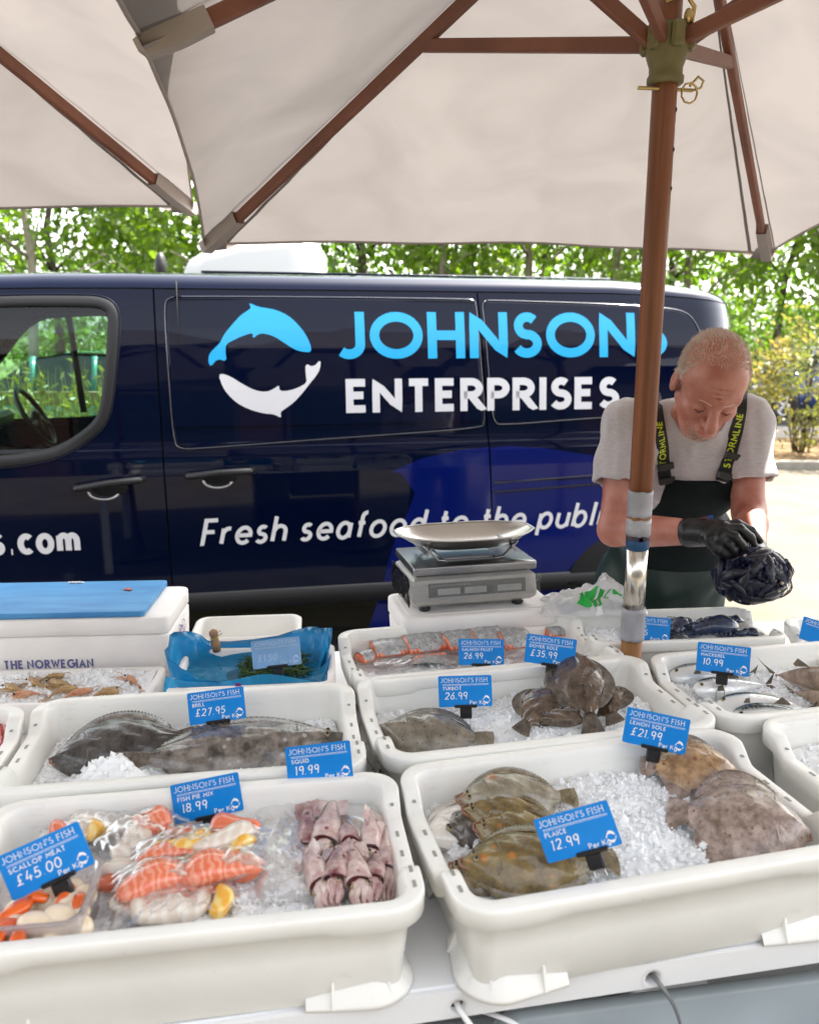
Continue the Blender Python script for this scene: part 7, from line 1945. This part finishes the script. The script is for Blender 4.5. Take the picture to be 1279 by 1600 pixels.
# straps hug the shirt: march rays from the front onto the shirt surface
def surf(px, py, fn, y0=2.0, y1=2.8):
    ys = np.linspace(y0, y1, 240); P = np.array([at(px, py, y) for y in ys], np.float32); d = fn(P); i = np.argmax(d < 0)
    return Vector(P[i]) if d[i] < 0 else at(px, py, 2.4)
def strapline(pts, wd, name, off=.004, m=None):
    c = []
    for i in range(len(pts) - 1):
        for k in range(8): f = k / 8; c.append((pts[i][0] * (1 - f) + pts[i + 1][0] * f, pts[i][1] * (1 - f) + pts[i + 1][1] * f))
    c.append(pts[-1]); W_ = [surf(px, py, shirt_sdf) for px, py in c]
    for _ in range(4): W_ = [W_[0]] + [(W_[i - 1] + W_[i] * 2 + W_[i + 1]) / 4 for i in range(1, len(W_) - 1)] + [W_[-1]]
    fr = []; rows = []
    for i, p in enumerate(W_):
        t = (W_[min(i + 1, len(W_) - 1)] - W_[max(0, i - 1)]).normalized()
        P = np.array([p, p + Vector((.004, 0, 0)), p + Vector((0, .004, 0)), p + Vector((0, 0, .004))], np.float32); d = shirt_sdf(P); nr = Vector((float(d[1] - d[0]), float(d[2] - d[0]), float(d[3] - d[0]))).normalized()
        s_ = t.cross(nr).normalized(); nr = s_.cross(t).normalized()
        if nr.y > 0: nr = -nr; s_ = -s_
        q = p + nr * (off + .003) - ML; rows.append([q - s_ * wd / 2 - nr * .006, q - s_ * wd / 2, q + s_ * wd / 2, q + s_ * wd / 2 - nr * .006]); fr.append((q, t, s_, nr))
    mb = MB(); mb.grid(rows, False); o = mb.build(name, m or M['strap'], man, fix=False); return o, fr
def on_strap(fr, o, text, i0, flip, h, start=0.):
    seg = [0.]
    for a, b in zip(fr[:-1], fr[1:]): seg.append(seg[-1] + (b[0] - a[0]).length)
    def fm(p, l):
        u = seg[-1] - (i0 + p[0]) if flip else i0 + p[0]; k = max(0, min(len(seg) - 2, int(np.searchsorted(seg, u)) - 1)); f = (u - seg[k]) / max(1e-6, seg[k + 1] - seg[k])
        q, t, s_, nr = fr[k]; q2 = fr[k + 1][0]; up = s_
        return q.lerp(q2, f) + up * (p[1]) + nr * (.0008 + l * .00004)
    mb = MB(); lettering(mb, text, 0, -h / 2, h, .2, fm, .16, sx=1.0); mb.build('print', M['lime'], o, fix=False)
sR, fR = strapline([(1022, 618), (1026, 650), (1034, 700), (1040, 752)], .036, 'strap')
sL, fL = strapline([(1158, 612), (1154, 650), (1144, 700), (1128, 752)], .036, 'strap')
on_strap(fR, sR, 'STORMLINE', .035, True, .019); on_strap(fL, sL, 'STORMLINE', .040, True, .019)
for (px, py) in ((1038, 728), (1040, 750), (1142, 712), (1131, 742)):
    p = surf(px, py, shirt_sdf) - ML + Vector((0, -.012, 0)); mb = MB(); mb.box(p, (.046, .012, .020), Matrix.Rotation(R(-12 if px < 1100 else 14), 3, 'Y'), .003); mb.build('buckle', M['black'], man)
lp_ = surf(1103, 808, bib_sdf) - ML + Vector((0, -.004, 0))
M['lab_r'] = mat('red_label', (.5, .03, .03), .5); M['lab_b'] = mat('blue_label', (.03, .08, .3), .5)
mb = MB(); rt_ = Matrix.Rotation(R(-14), 3, 'Y'); mb.box(lp_ + rt_ @ Vector((-.009, 0, 0)), (.018, .003, .026), rt_); mb.mi = 1; mb.box(lp_ + rt_ @ Vector((.010, 0, .001)), (.018, .0034, .026), rt_); mb.build('label_patch', [M['lab_r'], M['lab_b']], man)
# hair: cropped strands over the crown, thin on top
hr = np.random.default_rng(21); mb = MB(); n = 13000
th = hr.uniform(0, 2 * np.pi, n); ph = np.arccos(hr.uniform(-.35, 1, n))
D = np.stack([np.sin(ph) * np.cos(th), np.sin(ph) * np.sin(th), np.cos(ph)], 1)
keep = ((D[:, 1] > -.62 + .35 * np.abs(D[:, 0])) | (D[:, 2] > .90)) & ~((D[:, 2] < .15) & (D[:, 1] < .02)) & ~((np.abs(D[:, 0]) > .75) & (D[:, 2] < .12) & (D[:, 1] < .35))
keep &= (hr.random(n) < np.where((D[:, 1] < .1) & (D[:, 2] > .45), .62, 1.0)); D = D[keep]
lo_, hi_ = np.zeros(len(D)), np.full(len(D), .16)
c0_ = N3((0, .005, .0))
for _ in range(22):
    md = (lo_ + hi_) / 2; P = HEADC + ((c0_ + D * md[:, None]) @ RH.T) * HS; ins = head_sdf(P.astype(np.float32)) < 0; lo_ = np.where(ins, md, lo_); hi_ = np.where(ins, hi_, md)
S0 = c0_ + D * lo_[:, None]; 
flow = np.stack([D[:, 0] * .3, np.abs(D[:, 1]) * .2 + .45, -.25 + 0 * D[:, 0]], 1) + hr.normal(size=D.shape) * .25
T = S0 + D * .0065 + flow * .009 * hr.uniform(.5, 1.2, (len(D), 1)); sd2 = np.cross(D, flow); sd2 /= np.linalg.norm(sd2, axis=1)[:, None] + 1e-6; sd2 *= .0010
tw_ = lambda q: HEADC + (q @ RH.T) * HS - np.array(ML, np.float32)
V3 = np.stack([tw_(S0 - sd2 - D * .001), tw_(S0 + sd2 - D * .001), tw_(T)], 1).reshape(-1, 3)
mb.v = [tuple(v) for v in V3.tolist()]; mb.f = [(3 * i, 3 * i + 1, 3 * i + 2) for i in range(len(D))]; mb.fm = [0] * len(D); mb.sm = [False] * len(D)
mb.build('hair', M['hair'], man, fix=False)
for s_ in (-1, 1):     # brows and lids
    mb = MB(); mb.tube([Vector(HL(s_ * x, y, z)) - ML for x, y, z in ((.014, -.1005, .013), (.030, -.0955, .018), (.046, -.083, .014))], [.0014, .0022, .0012], 6, flat=.6); mb.build('eyebrow', M['hair'], man)
    mb = MB(); mb.tube([Vector(HL(s_ * x, y, z)) - ML for x, y, z in ((.021, -.0875, -.0155), (.033, -.0918, -.0185), (.045, -.0865, -.0155))], [.0006, .0013, .0006], 6); mb.build('eyelashes', M['gap'], man)
mb = MB(); n = 1300; q = hr.normal(size=(n, 3)) * np.array((.024, .012, .016)) + np.array((0, -.086, -.098)); 
P = HEADC + (q.astype(np.float32) @ RH.T) * HS
for _ in range(6):
    d0 = head_sdf(P); e = .002; g = np.stack([head_sdf(P + N3(v) * e) - d0 for v in ((1, 0, 0), (0, 1, 0), (0, 0, 1))], 1); g /= np.linalg.norm(g, axis=1)[:, None] + 1e-9; P = (P - g * d0[:, None]).astype(np.float32)
M['stubble'] = mat('white_stubble', (.62, .55, .50), .6)
for p_, g_ in zip(P, g):
    a_ = Vector(p_) - ML; t_ = a_ + Vector(g_) * .0028 + Vector((0, -.0004, -.0016)); s__ = Vector(g_).cross(Vector((.3, .2, 1))).normalized() * .0005
    mb.add([a_ - s__, a_ + s__, t_], [(0, 1, 2)])
mb.build('stubble', M['stubble'], man, fix=False)
# gloved hands: palm, four separate fingers bent over the neck of the net, thumb from the palm's side
def finger(P, pts, rs):
    d = None
    for a, b, r0, r1 in zip(pts[:-1], pts[1:], rs[:-1], rs[1:]):
        c = sd_cap(P, a, b, r0, r1); d = c if d is None else smin(d, c, .004)
    return d
HPR = [N3(at(*q)) for q in ((1100, 831, 2.045), (1128, 828, 2.02))]
FING = [  # knuckle, mid joint, end joint, tip (photo pixel, depth)
    [(1126, 822, 2.03), (1152, 818, 2.03), (1174, 829, 2.03), (1187, 845, 2.03)],
    [(1130, 824, 2.005), (1156, 826, 1.995), (1172, 840, 1.995), (1178, 856, 2.0)],
    [(1128, 834, 1.99), (1148, 838, 1.975), (1160, 852, 1.98), (1166, 864, 1.985)],
    [(1124, 842, 1.985), (1138, 850, 1.975), (1146, 860, 1.98), (1150, 870, 1.985)]]
THUMB = [(1108, 842, 2.0), (1120, 858, 1.985), (1134, 866, 1.99), (1147, 868, 2.0)]
def glove_r(P):
    d = sd_cap(P, WRR - (WRR - ELR) * .12, WRR, .039, .035)
    d = smin(d, sd_cap(P, WRR, HPR[0], .034, .034), .012)
    for f, w_ in zip(FING, (.021, .022, .021, .019)): d = smin(d, sd_cap(P, HPR[0], N3(at(*f[0])), .026, w_ * .78), .012)
    for f, r_ in zip(FING, (.0115, .0122, .0115, .0100)): d = smin(d, finger(P, [N3(at(*q)) for q in f], [r_ * 1.12, r_ * 1.02, r_ * .96, r_ * .82]), .005)
    d = smin(d, finger(P, [N3(at(*q)) for q in THUMB], [.017, .0145, .0125, .0105]), .008)
    return d + vnoise(P, 60, 5) * .0010
pmesh('glove', glove_r, tuple(np.minimum(WRR, N3(at(1200, 890, 1.96))) - .10), (1.00, 2.16, 1.24), .0034, M['glove'])
FINL = [[(1186, 868, 2.03), (1190, 880, 2.00), (1184, 892, 1.99), (1176, 896, 1.99)], [(1184, 876, 2.02), (1186, 890, 1.99), (1180, 900, 1.985), (1172, 903, 1.99)], [(1180, 884, 2.02), (1182, 898, 1.995), (1176, 906, 1.99), (1168, 908, 1.995)], [(1174, 890, 2.02), (1176, 904, 2.0), (1170, 911, 1.995), (1163, 912, 2.0)]]
THL = [(1168, 866, 2.03), (1162, 874, 2.01), (1160, 884, 2.0), (1162, 892, 1.995)]
def glove_l(P):
    k = N3((0, .055, 0))
    d = sd_cap(P, WRL - (WRL - ELL) * .14, WRL, .038, .034); pc = N3(at(1178, 876, 2.04)) + k
    d = smin(d, sd_cap(P, WRL, pc, .033, .034), .012)
    for f in FINL: d = smin(d, sd_cap(P, pc, N3(at(*f[0])) + k, .024, .016), .012); d = smin(d, finger(P, [N3(at(*q)) + k for q in f], [.0125, .0115, .0108, .0092]), .005)
    d = smin(d, finger(P, [N3(at(*q)) + k for q in THL], [.016, .014, .012, .010]), .008)
    return d + vnoise(P, 60, 6) * .0010
pmesh('glove', glove_l, (.74, 1.96, .86), (1.0, 2.20, 1.16), .0036, M['glove'])
# boots
for c in (FTR, FTL):
    pmesh('boot', lambda P, c=c: smax(smin(smin(sd_cap(P, c + N3((0, .02, .22)), c + N3((0, .02, .0)), .074, .064), sd_cap(P, c + N3((0, .01, -.035)), c + N3((0, -.18, -.045)), .055, .046), .03), sd_ell(P, c + N3((0, -.17, -.035)), (.052, .07, .042)), .02), .004 - P[:, 2], .004), tuple(c - N3((.13, .30, .10))), tuple(c + N3((.13, .13, .32))), .008, M['rubber'])
# ------------------------------------------------------------------ net of mussels
BC = at(1178, 900, 1.995)
net = thing('mussel_net', 'dark blue net bag packed with wet mussels held in the black gloves', 'net bag', BC)
M['mussel'] = fishmat('mussel_shell', (.0015, .002, .007), (.006, .008, .022), None, vs=30, rough=.3, bump=.3, coat=.12)
M['netting'] = mat('blue_netting', (.012, .018, .075), .5)
mb = MB(); rings = []
for i in range(13):
    u = i / 12; r = math.sin(math.pi * (u * .94 + .03)) ** .75 * (1 - .35 * u); rings.append([((u - .5) * .062, .0145 * r * math.cos(q) , .0105 * r * math.sin(q)) for q in [2 * math.pi * k / 12 for k in range(12)]])
mb.loft(rings); mus = mb.build('mussel', M['mussel'], net)
rng = np.random.default_rng(31)
def bagr(d):   # lumpy pillow radius
    return (Vector((d.x * .098, d.y * .062, d.z * .072))) * (1 + .05 * math.sin(5 * d.x + 3 * d.z) + .04 * math.sin(9 * d.z + 4 * d.y)) 
dirs = []
for k in range(92):
    z = 1 - 2 * (k + .5) / 92; a = k * 2.39996; dirs.append(Vector((math.sqrt(1 - z * z) * math.cos(a), math.sqrt(1 - z * z) * math.sin(a), z)))
for k, d in enumerate(dirs):
    o = mus if k == 0 else mus.copy()
    if k: COL.objects.link(o); o.parent = net
    o.location = bagr(d) * (rng.uniform(.80, .92) if k % 4 else rng.uniform(.3, .6)); qd = d.to_track_quat('Z', 'X').to_euler(); mt = d.to_track_quat('Z', 'X').to_matrix() @ Matrix.Rotation(rng.uniform(0, 6.28), 3, 'Z') @ Matrix.Rotation(rng.uniform(-.5, .5), 3, 'X')
    o.rotation_euler = mt.to_euler(); o.scale = (rng.uniform(1.0, 1.35),) * 3
M['barn'] = mat('barnacle', (.55, .45, .32), .7)
mb = MB()
for k in range(8):
    d = Vector(rng.normal(size=3)); d.y = -abs(d.y); d.normalize(); mb.ell(bagr(d) * .99, (.005, .003, .004), 7, 5)
mb.build('barnacles', M['barn'], net)
mb = MB(); N_ = 30
for sgn in (1, -1):
    for k in range(N_):
        pts = []
        for i in range(26):
            f = i / 25; ph_ = math.pi * (f * .97 + .015); a = 2 * math.pi * k / N_ + sgn * f * 2.4; d = Vector((math.sin(ph_) * math.cos(a), math.sin(ph_) * math.sin(a), math.cos(ph_))); pts.append(bagr(d) * 1.015 + Vector((0, 0, 0)))
        mb.tube(pts, .0007, 4, cap=False)
o = mb.build('netting', M['netting'], net, fix=False); o['kind'] = 'stuff'
mb = MB(); tp_ = at(1168, 856, 2.0) - BC
for k in range(14):
    a = 2 * math.pi * k / 14; mb.tube([Vector((.03 * math.cos(a) - .006, .022 * math.sin(a), .060)), Vector((.012 * math.cos(a), .010 * math.sin(a), .066)) * .5 + tp_ * .5, tp_ + Vector((.007 * math.cos(a), .006 * math.sin(a), .0)), tp_ + Vector((.016 * math.cos(a), .012 * math.sin(a), .016))], [.002, .0022, .002, .001], 5)
mb.build('net_neck', M['film_bag'], net, fix=False)
